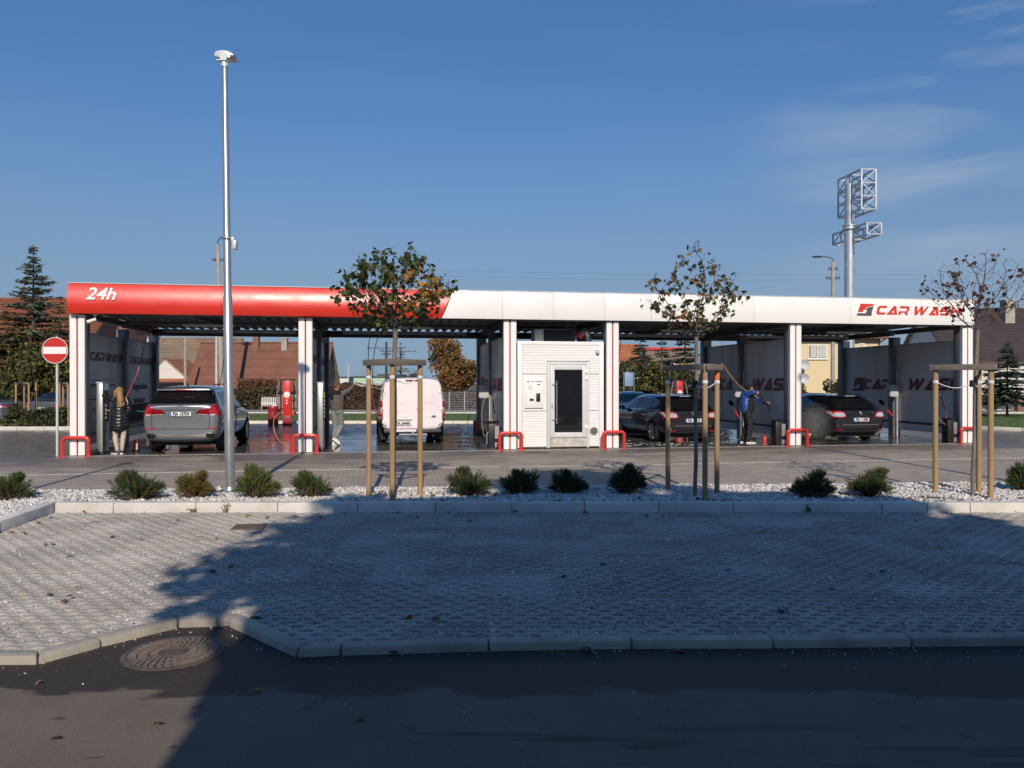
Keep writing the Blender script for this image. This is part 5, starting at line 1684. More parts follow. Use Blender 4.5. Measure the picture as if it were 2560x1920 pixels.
# ------------------------------------------------ black estate cars
def make_estate():
    root = thing('estate_car', 'black estate car in the third bay behind the young staked tree', 'car', scale=0.945, group='black estate cars being washed')
    st = [(0.00, 0.40, 0.66, 0.46, 0.74, 0.62, 0.72, 0.80, 0.60, 0.93, 0.955),
          (0.05, 0.29, 0.78, 0.38, 0.845, 0.62, 0.825, 0.82, 0.72, 0.965, 0.99),
          (0.20, 0.24, 0.87, 0.36, 0.912, 0.64, 0.885, 0.87, 0.74, 1.035, 1.065),
          (0.42, 0.22, 0.88, 0.36, 0.925, 0.66, 0.895, 0.91, 0.685, 1.20, 1.24),
          (0.66, 0.21, 0.88, 0.35, 0.926, 0.66, 0.895, 0.93, 0.635, 1.355, 1.40),
          (0.95, 0.20, 0.88, 0.35, 0.926, 0.66, 0.89, 0.93, 0.62, 1.395, 1.445),
          (1.80, 0.19, 0.87, 0.34, 0.92, 0.66, 0.885, 0.93, 0.625, 1.43, 1.485),
          (2.45, 0.19, 0.87, 0.34, 0.92, 0.66, 0.885, 0.92, 0.62, 1.42, 1.475),
          (2.90, 0.19, 0.87, 0.34, 0.92, 0.66, 0.885, 0.91, 0.60, 1.37, 1.42),
          (3.40, 0.19, 0.87, 0.34, 0.92, 0.64, 0.88, 0.90, 0.64, 1.12, 1.16),
          (3.78, 0.20, 0.87, 0.34, 0.92, 0.62, 0.87, 0.86, 0.68, 0.94, 0.98),
          (4.30, 0.21, 0.84, 0.34, 0.89, 0.60, 0.83, 0.78, 0.62, 0.84, 0.87),
          (4.66, 0.22, 0.74, 0.34, 0.79, 0.56, 0.73, 0.70, 0.55, 0.74, 0.77),
          (4.80, 0.28, 0.58, 0.38, 0.62, 0.52, 0.58, 0.62, 0.44, 0.65, 0.67)]
    wheels = [(0.98, 0.325), (3.80, 0.325)]
    body, bvh = loft_body('body', st, p_black, wheels, 0.80, 0.375, root)
    add_wheels(root, wheels, 0.79, 0.225, make_wheel(0.325, 0.225, 9))
    D = lambda poly, side, name, mat, **k: decal(bvh, poly, side, name, mat, root, **k)
    D([(-0.74, 1.02), (0.74, 1.02), (0.625, 1.345), (-0.625, 1.345)], 'rear', 'rear_window', m_cglass, rnd=0.05)
    D(band([(-0.72, 1.015), (-0.4, 0.995), (0.4, 0.995), (0.72, 1.015)], 0.016), 'rear', 'chrome_strip', m_chrome, off=0.010)
    MB().box(-0.58, 0.58, 0.56, 0.80, 1.385, 1.415).build('spoiler', p_black, root, bevel=0.012)
    MB().box(-0.17, 0.17, 0.552, 0.565, 1.39, 1.407).build('brake_light', m_lampc, root)
    MB().tube([(0.03, 0.18, 1.06), (0.30, 0.185, 1.07)], 0.009, 6).build('wiper', m_black, root)
    for sx in (-1, 1):
        side = 'right' if sx > 0 else 'left'
        D([(sx * 0.46, 0.775), (sx * 0.60, 0.745), (sx * 0.89, 0.75), (sx * 0.915, 0.86), (sx * 0.80, 0.955), (sx * 0.56, 0.93)], 'rear', 'tail_light', m_lampr, rnd=0.04, off=0.011)
        D([(sx * 0.50, 0.795), (sx * 0.61, 0.775), (sx * 0.86, 0.785), (sx * 0.87, 0.85), (sx * 0.78, 0.905), (sx * 0.57, 0.895)], 'rear', 'light_lens', m_lampc, rnd=0.03, off=0.017)
        D([(0.14, 0.80), (0.52, 0.90), (0.50, 0.95), (0.16, 0.94)], side, 'tail_light', m_lampr, rnd=0.03, off=0.011)
        D([(0.18, 0.825), (0.42, 0.90), (0.40, 0.925), (0.20, 0.915)], side, 'light_lens', m_lampc, rnd=0.02, off=0.016)
        D([(sx * 0.56, 0.355), (sx * 0.80, 0.375), (sx * 0.80, 0.405), (sx * 0.56, 0.39)], 'rear', 'reflector', m_lampr, off=0.009)
        D([(0.62, 1.00), (0.80, 1.235), (1.35, 1.315), (2.2, 1.345), (2.75, 1.30), (3.42, 0.985), (3.1, 0.965)], side, 'side_window', m_cglass, rnd=0.06, off=0.005)
        D(band([(3.52, 0.975), (3.1, 0.958), (0.66, 0.985), (0.56, 1.03), (0.74, 1.24), (1.35, 1.335), (2.2, 1.365), (2.76, 1.32), (3.5, 0.99)], 0.022), side, 'chrome_strip', m_chrome, off=0.009)
        D(band([(2.22, 0.32), (2.20, 0.97), (2.12, 1.34)], 0.05), side, 'door_pillar', m_black, off=0.010)
        D(band([(1.25, 0.70), (1.32, 0.97), (1.22, 1.30)], 0.03), side, 'door_pillar', m_black, off=0.010)
        D(band([(2.22, 0.32), (2.20, 0.95)], 0.010), side, 'door_gap', m_gap, off=0.012)
        D(band([(3.32, 0.32), (3.36, 0.95)], 0.010), side, 'door_gap', m_gap, off=0.007)
        D(band([(1.45, 0.42), (3.3, 0.40)], 0.02), side, 'chrome_strip', m_chrome, off=0.006)
        for y in (1.62, 2.55):
            MB().box(-0.012, 0.012, y - 0.10, y + 0.10, -0.013, 0.013).build('door_handle', m_chrome, root, bevel=0.008, loc=(sx * 0.925, 0, 0.82))
        mirror(root, sx * 0.99, 3.12, 0.99, p_black, sx)
        MB().tube([(sx * 0.60, 0.98, 1.435), (sx * 0.605, 1.1, 1.465), (sx * 0.605, 2.2, 1.47), (sx * 0.59, 2.4, 1.45)], 0.013, 8).build('roof_rail', m_black, root)
    D(band([(-0.62, 0.525), (0.62, 0.525)], 0.016), 'rear', 'chrome_strip', m_chrome, off=0.010)
    D(band([(-0.64, 0.76), (-0.63, 0.55), (-0.55, 0.50)], 0.010), 'rear', 'tailgate_gap', m_gap, off=0.004)
    D(band([(0.64, 0.76), (0.63, 0.55), (0.55, 0.50)], 0.010), 'rear', 'tailgate_gap', m_gap, off=0.004)
    D([(-0.70, 0.25), (0.70, 0.25), (0.62, 0.33), (-0.62, 0.33)], 'rear', 'lower_apron', m_black, off=0.008, rnd=0.02)
    D([(-0.80, 0.335), (0.80, 0.335), (0.80, 0.343), (-0.80, 0.343)], 'rear', 'bumper_crease', m_colgrey, off=0.006)
    # rampant emblem
    mb = MB().prism([(-.030, -.045), (-.012, -.045), (-.006, -.01), (.010, -.012), (.012, -.045), (.030, -.045), (.028, -.01), (.034, .02), (.020, .03), (.014, .05), (-.012, .052), (-.030, .035), (-.014, .022), (-.018, .0)], -0.012, 0.0, 'y')
    mb.build('badge', m_badge, root, loc=(0, -0.002, 0.875))
    put_text('lettering', 'SW HDi', 0.04, (0.54, 0.025, 0.705), (0, -1, 0), m_badge, root, xs=1.3, depth=0.012)
    put_text('lettering', 'ESTATE', 0.04, (-0.54, 0.025, 0.705), (0, -1, 0), m_badge, root, xs=1.3, depth=0.012)
    MB().box(-0.66, 0.66, 0.25, 4.3, 0.15, 0.26).build('underbody', m_under, root)
    return root
est = make_estate()
est2 = copy_tree(est)
number_plate(est, -0.028, 0.0, 0.685, 'PJA 12110')
number_plate(est2, -0.028, 0.0, 0.685, 'PJA 11508')
est.location = (5.14, 21.95, 0.012); est.rotation_euler = (0, 0, radians(14.5))
est2.location = (10.12, 22.45, 0.012); est2.rotation_euler = (0, 0, radians(9.5))
est2['label'] = 'black estate car in the last bay on the right with spray at its rear wheel'

# ------------------------------------------------ saloons parked further off
def make_saloon():
    root = thing('saloon_car', 'grey saloon parked far left behind the low hedge', 'car', scale=0.95)
    st = [(0.00, 0.42, 0.68, 0.48, 0.76, 0.66, 0.74, 0.82, 0.62, 0.95, 0.975),
          (0.05, 0.30, 0.78, 0.38, 0.85, 0.66, 0.83, 0.84, 0.70, 0.99, 1.02),
          (0.25, 0.25, 0.85, 0.36, 0.90, 0.66, 0.87, 0.88, 0.70, 1.01, 1.045),
          (0.62, 0.22, 0.86, 0.35, 0.91, 0.66, 0.88, 0.91, 0.70, 1.03, 1.07),
          (0.95, 0.20, 0.86, 0.34, 0.91, 0.66, 0.88, 0.92, 0.64, 1.21, 1.25),
          (1.40, 0.19, 0.86, 0.34, 0.91, 0.66, 0.88, 0.92, 0.60, 1.385, 1.43),
          (2.00, 0.19, 0.86, 0.34, 0.91, 0.66, 0.88, 0.92, 0.60, 1.42, 1.47),
          (2.55, 0.19, 0.86, 0.34, 0.91, 0.66, 0.88, 0.92, 0.59, 1.38, 1.43),
          (3.05, 0.19, 0.86, 0.34, 0.91, 0.64, 0.875, 0.90, 0.63, 1.14, 1.18),
          (3.45, 0.20, 0.86, 0.34, 0.91, 0.62, 0.87, 0.87, 0.68, 0.96, 1.0),
          (4.00, 0.21, 0.84, 0.34, 0.88, 0.60, 0.83, 0.80, 0.62, 0.86, 0.89),
          (4.42, 0.23, 0.74, 0.35, 0.79, 0.56, 0.73, 0.71, 0.55, 0.75, 0.78),
          (4.55, 0.30, 0.60, 0.40, 0.65, 0.52, 0.60, 0.63, 0.46, 0.66, 0.68)]
    wheels = [(0.95, 0.31), (3.62, 0.31)]
    body, bvh = loft_body('body', st, p_grey, wheels, 0.79, 0.36, root)
    add_wheels(root, wheels, 0.78, 0.21, make_wheel(0.31, 0.21, 9))
    D = lambda poly, side, name, mat, **k: decal(bvh, poly, side, name, mat, root, **k)
    D([(-0.66, 1.10), (0.66, 1.10), (0.56, 1.36), (-0.56, 1.36)], 'rear', 'rear_window', m_cglass, rnd=0.04)
    D([(-0.66, 1.03), (0.66, 1.03), (0.55, 1.36), (-0.55, 1.36)], 'front', 'windscreen', m_cglass, rnd=0.04)
    for sx in (-1, 1):
        side = 'right' if sx > 0 else 'left'
        D([(sx * 0.50, 0.76), (sx * 0.86, 0.76), (sx * 0.86, 0.92), (sx * 0.54, 0.92)], 'rear', 'tail_light', m_lampr, rnd=0.03, off=0.010)
        D([(sx * 0.56, 0.79), (sx * 0.80, 0.79), (sx * 0.80, 0.83), (sx * 0.58, 0.83)], 'rear', 'light_lens', m_lampc, rnd=0.02, off=0.016)
        D([(sx * 0.42, 0.60), (sx * 0.78, 0.62), (sx * 0.80, 0.72), (sx * 0.50, 0.69)], 'front', 'headlight', m_lampc, rnd=0.03, off=0.010)
        D([(0.95, 0.99), (1.30, 1.26), (2.0, 1.34), (2.55, 1.30), (3.12, 0.98), (2.8, 0.965)], side, 'side_window', m_cglass, rnd=0.05)
        D(band([(1.98, 0.32), (1.96, 1.0), (1.92, 1.33)], 0.05), side, 'door_pillar', m_black, off=0.010)
        mirror(root, sx * 0.97, 2.85, 0.99, m_black, sx)
    D([(-0.5, 0.42), (0.5, 0.42), (0.46, 0.58), (-0.46, 0.58)], 'front', 'grille', m_black, rnd=0.03, off=0.010)
    MB().box(-0.66, 0.66, 0.25, 4.1, 0.15, 0.26).build('underbody', m_under, root)
    return root

def repaint(o, old, new):
    for c in [o] + list(o.children_recursive):
        for sl in getattr(c, 'material_slots', []):
            if sl.material == old:
                sl.link = 'OBJECT'; sl.material = new
sal = make_saloon()
sal_b = copy_tree(sal); sal_n = copy_tree(sal)
number_plate(sal, -0.03, 0.0, 0.70, 'PJA 4KN2')
c_ = at(103, 955, 31.5); sal.location = (c_.x, 31.5, 0); sal.rotation_euler = (0, 0, radians(4))
repaint(sal_b, p_grey, p_bluegrey)
c_ = at(44, 955, 31.0); sal_b.location = (c_.x, 31.0, 0); sal_b.rotation_euler = (0, 0, radians(83))
sal_b['label'] = 'pale blue grey saloon cut by the left edge, parked side on'
repaint(sal_n, p_grey, p_navy)
c_ = at(1592, 955, 31.6); sal_n.location = (c_.x, 33.4, 0); sal_n.rotation_euler = (0, 0, radians(172)); sal_n.scale = (0.95,) * 3
sal_n['label'] = 'dark blue saloon behind the black estate car in the third bay'
# ================================================================ people
m_skin = pmat('skin', (0.46, 0.26, 0.19), 0.5, var=0.08, vscale=8)
m_blond = pmat('blond_hair', (0.34, 0.185, 0.06), 0.42, var=0.35, vscale=14, stretch=(6, 6, 0.7), bump=0.6, bscale=30)
m_brownhair = pmat('short_brown_hair', (0.10, 0.055, 0.03), 0.7, var=0.3, vscale=30, bump=0.5, bscale=90)
m_blackcoat = pmat('black_quilted_coat', (0.012, 0.012, 0.014), 0.38, var=0.25, vscale=5)
m_cream = pmat('cream_leggings', (0.50, 0.41, 0.33), 0.8, var=0.05)
m_hoodie = pmat('grey_hoodie', (0.105, 0.093, 0.086), 0.9, var=0.15, vscale=7, bump=0.3, bscale=40)
m_hood = pmat('black_hood', (0.008, 0.008, 0.009), 0.9, var=0.2)
m_jeans = pmat('grey_jeans', (0.20, 0.21, 0.215), 0.85, var=0.22, vscale=6, bump=0.3, bscale=60)
m_blue = pmat('blue_down_jacket', (0.018, 0.060, 0.24), 0.38, var=0.2, vscale=4)
m_blacktr = pmat('black_trousers', (0.010, 0.010, 0.012), 0.75, var=0.3, vscale=5)
m_shoew = pmat('white_shoe', (0.72, 0.70, 0.66), 0.6, var=0.06)
m_shoed = pmat('dark_shoe', (0.035, 0.025, 0.022), 0.6, var=0.2)
m_eye = pmat('dark_eye', (0.01, 0.008, 0.006), 0.2)

def cap(p, q, r1, r2, n=14):
    """Tapered capsule as closed mesh data."""
    p, q = Vector(p), Vector(q)
    d = (q - p)
    L = d.length
    d = d / L if L > 1e-6 else Vector((0, 0, 1))
    a = d.orthogonal().normalized(); b = d.cross(a)
    mb = MB()
    prof = [(-r1 * cos(t), r1 * sin(t)) for t in np.linspace(0.12, pi / 2, 4)] + [(L + r2 * sin(t), r2 * cos(t)) for t in np.linspace(0.0, pi / 2 - 0.12, 4)]
    vs = []
    for h, r in prof:
        for j in range(n):
            t = 2 * pi * j / n
            vs.append(p + d * h + (a * cos(t) + b * sin(t)) * r)
    k = len(prof)
    fs = [(i * n + j, i * n + (j + 1) % n, (i + 1) * n + (j + 1) % n, (i + 1) * n + j) for i in range(k - 1) for j in range(n)]
    fs += [tuple(range(n - 1, -1, -1)), tuple((k - 1) * n + j for j in range(n))]
    mb.add(vs, fs)
    return mb

def blob(name, prims, voxel, mat, parent, smooth=4, wrinkle=0.0, wscale=12, rib=None):
    """One continuous surface grown from overlapping capsules and ellipsoids."""
    mb = MB()
    for pr in prims:
        if pr[0] == 'c':
            c = cap(*pr[1:]); mb.add(c.v, c.f)
        elif pr[0] == 'e':
            mb.sphere(pr[1], *pr[2:5], n=18, m=12)
        elif pr[0] == 'b':
            t = MB().bar(*pr[1:]); mb.add(t.v, t.f)
    me = mb.mesh(name)
    o = link_mesh(name, me, mat, parent)
    r = o.modifiers.new('r', 'REMESH'); r.mode = 'VOXEL'; r.voxel_size = voxel; r.adaptivity = 0
    if smooth:
        s_ = o.modifiers.new('s', 'SMOOTH'); s_.iterations = smooth; s_.factor = 0.5
    bpy.context.view_layer.update()
    nm = bpy.data.meshes.new_from_object(o.evaluated_get(bpy.context.evaluated_depsgraph_get()))
    o.modifiers.clear(); o.data = nm; nm.name = name
    if not nm.materials: nm.materials.append(mat)
    if wrinkle or rib:
        nor = [v.normal.copy() for v in nm.vertices]
        for v, n_ in zip(nm.vertices, nor):
            h = 0.0
            if wrinkle:
                h += wrinkle * mnoise.noise(Vector((v.co.x * wscale, v.co.y * wscale, v.co.z * wscale * 1.6)))
            if rib:
                amp, per = rib
                ph = v.co.z / per + 0.25 * sin(v.co.x * 18) + 0.15 * mnoise.noise(v.co * 9)
                h += amp * (abs(sin(pi * ph)) ** 0.6 - 0.6)
            v.co += n_ * h
    nm.shade_smooth()
    return o

def hand(w, d, n, curl=0.5, s=1.0, thumb=1):
    """Palm and five bent fingers: wrist w, pointing d, back of the hand n."""
    w, d, n = Vector(w), Vector(d).normalized(), Vector(n)
    n = (n - d * n.dot(d)).normalized()
    x = d.cross(n) * thumb
    out = [('c', w, w + d * 0.035 * s, 0.024 * s, 0.026 * s)]
    for i, (off, L) in enumerate(((-0.030, 0.060), (-0.010, 0.072), (0.010, 0.077), (0.030, 0.070))):
        k = w + d * 0.085 * s + x * off * -1 * s
        out.append(('c', w + d * 0.03 * s + x * off * -0.8 * s, k, 0.014 * s, 0.0115 * s))
        a = curl * 0.9
        d1 = d * cos(a) - n * sin(a); d2 = d * cos(a * 2.1) - n * sin(a * 2.1)
        k1 = k + d1 * L * 0.5 * s; k2 = k1 + d2 * L * 0.5 * s
        out += [('c', k, k1, 0.0105 * s, 0.0095 * s), ('c', k1, k2, 0.0095 * s, 0.0080 * s)]
    t0 = w + d * 0.028 * s + x * 0.022 * s
    t1 = t0 + (d * 0.6 + x * 0.7 - n * 0.3).normalized() * 0.040 * s
    t2 = t1 + (d * 0.9 - n * 0.45 - x * 0.1).normalized() * 0.032 * s
    out += [('c', t0, t1, 0.014 * s, 0.011 * s), ('c', t1, t2, 0.011 * s, 0.009 * s)]
    return out

def head(c, fwd, s=1.0):
    """Skull, jaw, nose, ears, brow; c = centre of the skull, fwd = way it faces."""
    c = Vector(c); f = Vector(fwd).normalized(); u = Vector((0, 0, 1)); r = f.cross(u).normalized(); u = r.cross(f)
    return [('e', c + u * 0.015, 0.082 * s, 0.086 * s, 0.108 * s), ('c', c + f * 0.02 - u * 0.02, c + f * 0.045 - u * 0.085, 0.070 * s, 0.040 * s),
            ('c', c + f * 0.088 + u * 0.01, c + f * 0.108 - u * 0.025, 0.010 * s, 0.015 * s),
            ('c', c - r * 0.03 + f * 0.08 + u * 0.03, c + r * 0.03 + f * 0.08 + u * 0.03, 0.016 * s, 0.016 * s),
            ('c', c - r * 0.018 + f * 0.088 - u * 0.055, c + r * 0.018 + f * 0.088 - u * 0.055, 0.011 * s, 0.011 * s),
            ('c', c + r * 0.083 - u * 0.02, c + r * 0.090 + u * 0.025, 0.012 * s, 0.016 * s), ('c', c - r * 0.083 - u * 0.02, c - r * 0.090 + u * 0.025, 0.012 * s, 0.016 * s)]

def eyes(c, fwd, parent):
    c = Vector(c); f = Vector(fwd).normalized(); u = Vector((0, 0, 1)); r = f.cross(u).normalized()
    for sx in (-1, 1):
        MB().sphere(c + f * 0.083 + r * 0.033 * sx + u * 0.008, 0.011, n=10, m=6).build('eye', m_eye, parent, smooth=60)

def shoe(name, heel, toe, mat, parent, sole=True, up=(0, 0, 1)):
    h, t = Vector(heel), Vector(toe)
    d = (t - h).normalized()
    u = Vector(up); u = (u - d * u.dot(d)).normalized()
    o = blob(name, [('c', h + d * 0.035 + u * 0.055, t - d * 0.06 + u * 0.045, 0.042, 0.040), ('c', h + d * 0.04 + u * 0.06, h + d * 0.055 + u * 0.12, 0.045, 0.045),
                    ('c', h + d * 0.12 + u * 0.06, t - d * 0.05 + u * 0.035, 0.045, 0.036)], 0.010, mat, parent, 3)
    sb = MB()
    k = d.cross(u)
    prof = [(-0.005, 0.030), (0.03, 0.042), (0.10, 0.040), (0.18, 0.047), (0.235, 0.040), ((t - h).length, 0.018)]
    P = [h + d * a + k * w for a, w in prof] + [h + d * a - k * w for a, w in reversed(prof)]
    n_ = len(P)
    sb.add([p for p in P] + [p + u * 0.032 for p in P], [(i, (i + 1) % n_, n_ + (i + 1) % n_, n_ + i) for i in range(n_)] + [tuple(range(n_ - 1, -1, -1)), tuple(range(n_, 2 * n_))])
    sb.build('sole', m_shoew, o, bevel=0.004)
    return o

V3 = Vector
# ---------------- woman at the first cabinet (x right, y away from the camera)
wm = thing('person', 'woman with long blond hair, black quilted coat and cream leggings at the cabinet', 'person', (-9.50, 18.62, 0.012), 0, scale=0.945)
hc = V3((0.035, 0.02, 1.580)); ff = V3((-0.75, 0.65, -0.10))
Lsh, Rsh = V3((-0.10, -0.02, 1.395)), V3((0.21, 0.08, 1.375))
Lel, Lwr = V3((-0.30, 0.06, 1.44)), V3((-0.455, 0.14, 1.505))
Rel, Rwr = V3((0.10, 0.33, 1.09)), V3((-0.30, 0.27, 1.10))
Lhip, Rhip = V3((-0.03, 0.0, 0.90)), V3((0.13, 0.03, 0.90))
Lkn, Rkn = V3((-0.06, 0.03, 0.48)), V3((0.135, 0.05, 0.48))
Lan, Ran = V3((0.0, -0.01, 0.09)), V3((0.11, 0.02, 0.09))
skin = head(hc, ff) + [('c', hc - V3((0, 0, 0.05)), V3((0.045, 0.03, 1.40)), 0.052, 0.058), ('c', V3((0.05, 0.03, 1.38)), V3((0.05, 0.02, 0.95)), 0.11, 0.12),
        ('c', Lsh, Rsh, 0.055, 0.055), ('c', Lsh, Lel, 0.046, 0.038), ('c', Lel, Lwr, 0.038, 0.025), ('c', Rsh, Rel, 0.046, 0.038), ('c', Rel, Rwr, 0.038, 0.025),
        ('c', Lhip, Lkn, 0.085, 0.055), ('c', Lkn, Lan, 0.052, 0.036), ('c', Rhip, Rkn, 0.085, 0.055), ('c', Rkn, Ran, 0.052, 0.036)]
skin += hand(Lwr, (-0.7, 0.35, 0.35), (0.2, -0.6, 0.8), 0.35, thumb=-1) + hand(Rwr, (-1, -0.05, 0.0), (0, 0.2, 1), 0.4, thumb=1)
blob('body', skin, 0.0085, m_skin, wm, 2)
eyes(hc, ff, wm)
blob('leggings', [('c', Lhip, Lkn, 0.098, 0.066), ('c', Lkn + V3((0, -0.02, -0.06)), Lan + V3((0, 0, 0.03)), 0.066, 0.045), ('c', Rhip, Rkn, 0.098, 0.066), ('c', Rkn + V3((0, -0.02, -0.06)), Ran + V3((0, 0, 0.03)), 0.066, 0.045), ('e', V3((0.05, 0.0, 0.92)), 0.17, 0.13, 0.14)], 0.012, m_cream, wm, 4, 0.004, 16)
coat = [('c', V3((0.05, 0.03, 1.37)), V3((0.05, 0.02, 1.05)), 0.155, 0.165), ('c', V3((0.055, 0.02, 1.05)), V3((0.05, 0.0, 0.72)), 0.175, 0.185), ('c', V3((-0.03, 0.0, 1.0)), V3((-0.06, 0.0, 0.70)), 0.13, 0.125), ('c', V3((0.14, 0.03, 1.0)), V3((0.16, 0.03, 0.74)), 0.13, 0.12),
        ('c', Lsh, Rsh, 0.075, 0.08), ('c', Lsh, Lel, 0.078, 0.068), ('c', Lel, Lwr - V3((-0.02, 0, 0.01)), 0.068, 0.048),
        ('c', Rsh, V3((0.255, 0.12, 1.12)), 0.08, 0.075), ('c', V3((0.255, 0.12, 1.12)), Rel, 0.075, 0.07), ('c', Rel, Rwr + V3((0.02, 0, 0)), 0.070, 0.05), ('c', V3((0.02, 0.02, 1.45)), V3((0.08, 0.03, 1.44)), 0.075, 0.075)]
blob('coat', coat, 0.012, m_blackcoat, wm, 4, 0.004, 14, rib=(0.013, 0.085))
hair = [('e', hc + V3((0.01, -0.01, 0.025)), 0.098, 0.100, 0.112), ('c', hc + V3((0.04, -0.07, 0.0)), hc + V3((0.10, -0.12, -0.22)), 0.078, 0.070), ('c', hc + V3((0.09, -0.12, -0.18)), hc + V3((0.115, -0.135, -0.36)), 0.066, 0.036), ('c', hc + V3((0.06, -0.11, -0.15)), hc + V3((0.05, -0.13, -0.32)), 0.055, 0.030),
        ('c', hc + V3((-0.06, -0.05, 0.0)), hc + V3((-0.085, -0.03, -0.14)), 0.05, 0.03), ('c', hc + V3((0.09, -0.06, -0.1)), hc + V3((0.15, -0.09, -0.33)), 0.05, 0.035)]
blob('hair', hair, 0.009, m_blond, wm, 2, 0.010, 26)
MB().tube(arc_pts([V3((0.20, 0.02, 1.44)), V3((0.25, -0.03, 1.40)), V3((0.29, -0.04, 1.30))], 8), 0.010, 6).build('bag_strap', pmat('pale_strap', (0.55, 0.5, 0.43), 0.7), wm)
bagp = blob('shoulder_bag', [('b', V3((-0.20, 0.30, 1.20)), V3((-0.05, 0.34, 1.20)), 0.12, 0.24)], 0.014, m_black, wm, 3)
shoe('shoe', (-0.005, -0.045, 0.0), (-0.17, 0.10, 0.0), m_shoed, wm); shoe('shoe', (0.105, -0.02, 0.0), (0.075, 0.22, 0.0), m_shoed, wm)

# ---------------- man in the grey hoodie
mm_ = thing('person', 'man in grey hoodie and jeans raising a lance towards the white van', 'person', (-4.83, 21.10, 0.012), 0, scale=0.945)
hc = V3((0.035, 0.05, 1.70)); ff = V3((0.72, 0.68, 0.0))
Lsh, Rsh = V3((-0.13, 0.03, 1.50)), V3((0.20, 0.12, 1.505))
Rel, Rwr = V3((0.37, 0.20, 1.62)), V3((0.51, 0.26, 1.775))
Lel, Lwr = V3((0.02, 0.36, 1.29)), V3((0.22, 0.36, 1.37))
Lhip, Rhip = V3((-0.03, 0.04, 0.97)), V3((0.13, 0.08, 0.97))
Lkn, Lan = V3((-0.01, 0.10, 0.53)), V3((-0.045, 0.02, 0.10))
Rkn, Ran = V3((0.155, 0.16, 0.56)), V3((0.03, -0.08, 0.225))
skin = head(hc, ff) + [('c', hc - V3((0, 0, 0.05)), V3((0.02, 0.06, 1.50)), 0.060, 0.066), ('c', V3((0.03, 0.07, 1.45)), V3((0.04, 0.06, 1.02)), 0.13, 0.12), ('c', Lsh, Rsh, 0.065, 0.065),
        ('c', Lsh, Lel, 0.052, 0.042), ('c', Lel, Lwr, 0.042, 0.028), ('c', Rsh, Rel, 0.052, 0.042), ('c', Rel, Rwr, 0.042, 0.028),
        ('c', Lhip, Lkn, 0.085, 0.058), ('c', Lkn, Lan, 0.055, 0.040), ('c', Rhip, Rkn, 0.085, 0.058), ('c', Rkn, Ran, 0.055, 0.040)]
skin += hand(Rwr, (0.75, 0.2, 0.35), (-0.35, -0.3, 0.9), 1.1, thumb=-1) + hand(Lwr, (1, 0.0, 0.12), (0, -0.5, 0.8), 1.0, thumb=-1)
blob('body', skin, 0.0085, m_skin, mm_, 2); eyes(hc, ff, mm_)
blob('jeans', [('c', Lhip, Lkn, 0.105, 0.078), ('c', Lkn, Lan + V3((0, 0, 0.0)), 0.078, 0.066), ('c', Rhip, Rkn, 0.105, 0.078), ('c', Rkn, Ran + V3((0.01, 0.01, 0.03)), 0.078, 0.062), ('e', V3((0.05, 0.06, 1.0)), 0.175, 0.135, 0.13)], 0.012, m_jeans, mm_, 3, 0.010, 13)
blob('hoodie', [('c', V3((0.03, 0.07, 1.44)), V3((0.045, 0.065, 1.08)), 0.175, 0.165), ('c', Lsh, Rsh, 0.085, 0.085), ('c', V3((-0.07, 0.05, 1.42)), V3((0.0, 0.05, 1.06)), 0.11, 0.12), ('c', V3((0.13, 0.09, 1.42)), V3((0.11, 0.08, 1.06)), 0.11, 0.115),
     ('c', Lsh, Lel, 0.085, 0.068), ('c', Lel, Lwr - V3((0.03, 0, 0.01)), 0.068, 0.048), ('c', Rsh, Rel, 0.090, 0.068), ('c', Rel, Rwr - V3((0.02, 0.01, 0.03)), 0.068, 0.045)], 0.012, m_hoodie, mm_, 4, 0.010, 11)
blob('hood', [('c', V3((-0.11, -0.06, 1.53)), V3((0.11, -0.02, 1.53)), 0.085, 0.075), ('c', V3((-0.10, -0.05, 1.50)), V3((-0.06, -0.07, 1.38)), 0.08, 0.055), ('c', V3((-0.08, 0.05, 1.58)), V3((0.12, 0.1, 1.57)), 0.06, 0.05)], 0.011, m_hood, mm_, 4, 0.008, 14)
blob('hair', [('e', hc + V3((-0.012, -0.012, 0.036)), 0.090, 0.093, 0.100)], 0.010, m_brownhair, mm_, 2, 0.003, 40)
shoe('shoe', (-0.06, -0.05, 0.0), (0.10, 0.17, 0.0), m_shoew, mm_)
shoe('shoe', (-0.05, -0.12, 0.185), (0.14, -0.02, 0.015), m_shoew, mm_, up=(0.5, 0.25, 0.75))
ln = thing('spray_lance', 'long black lance held up by the man in the grey hoodie', 'lance', mm_.location + V3((0.50, 0.27, 1.70)), 0, 'pressure washer lances')
MB().tube([(-0.02, 0, 0.02), (0.16, 0.05, -0.015)], 0.020, 8).build('grip', m_black, ln, smooth=40)
MB().tube([(0.16, 0.05, -0.015), (0.40, 0.12, -0.085)], 0.012, 8).build('sleeve', m_black, ln, smooth=40)
MB().tube([(0.40, 0.12, -0.085), (0.72, 0.20, -0.18)], 0.009, 8).build('pipe', m_steel, ln, smooth=40)
MB().tube([(0.02, 0.0, 0.0), (0.0, 0.0, -0.13)], 0.017, 8).build('trigger_handle', m_black, ln, smooth=40)

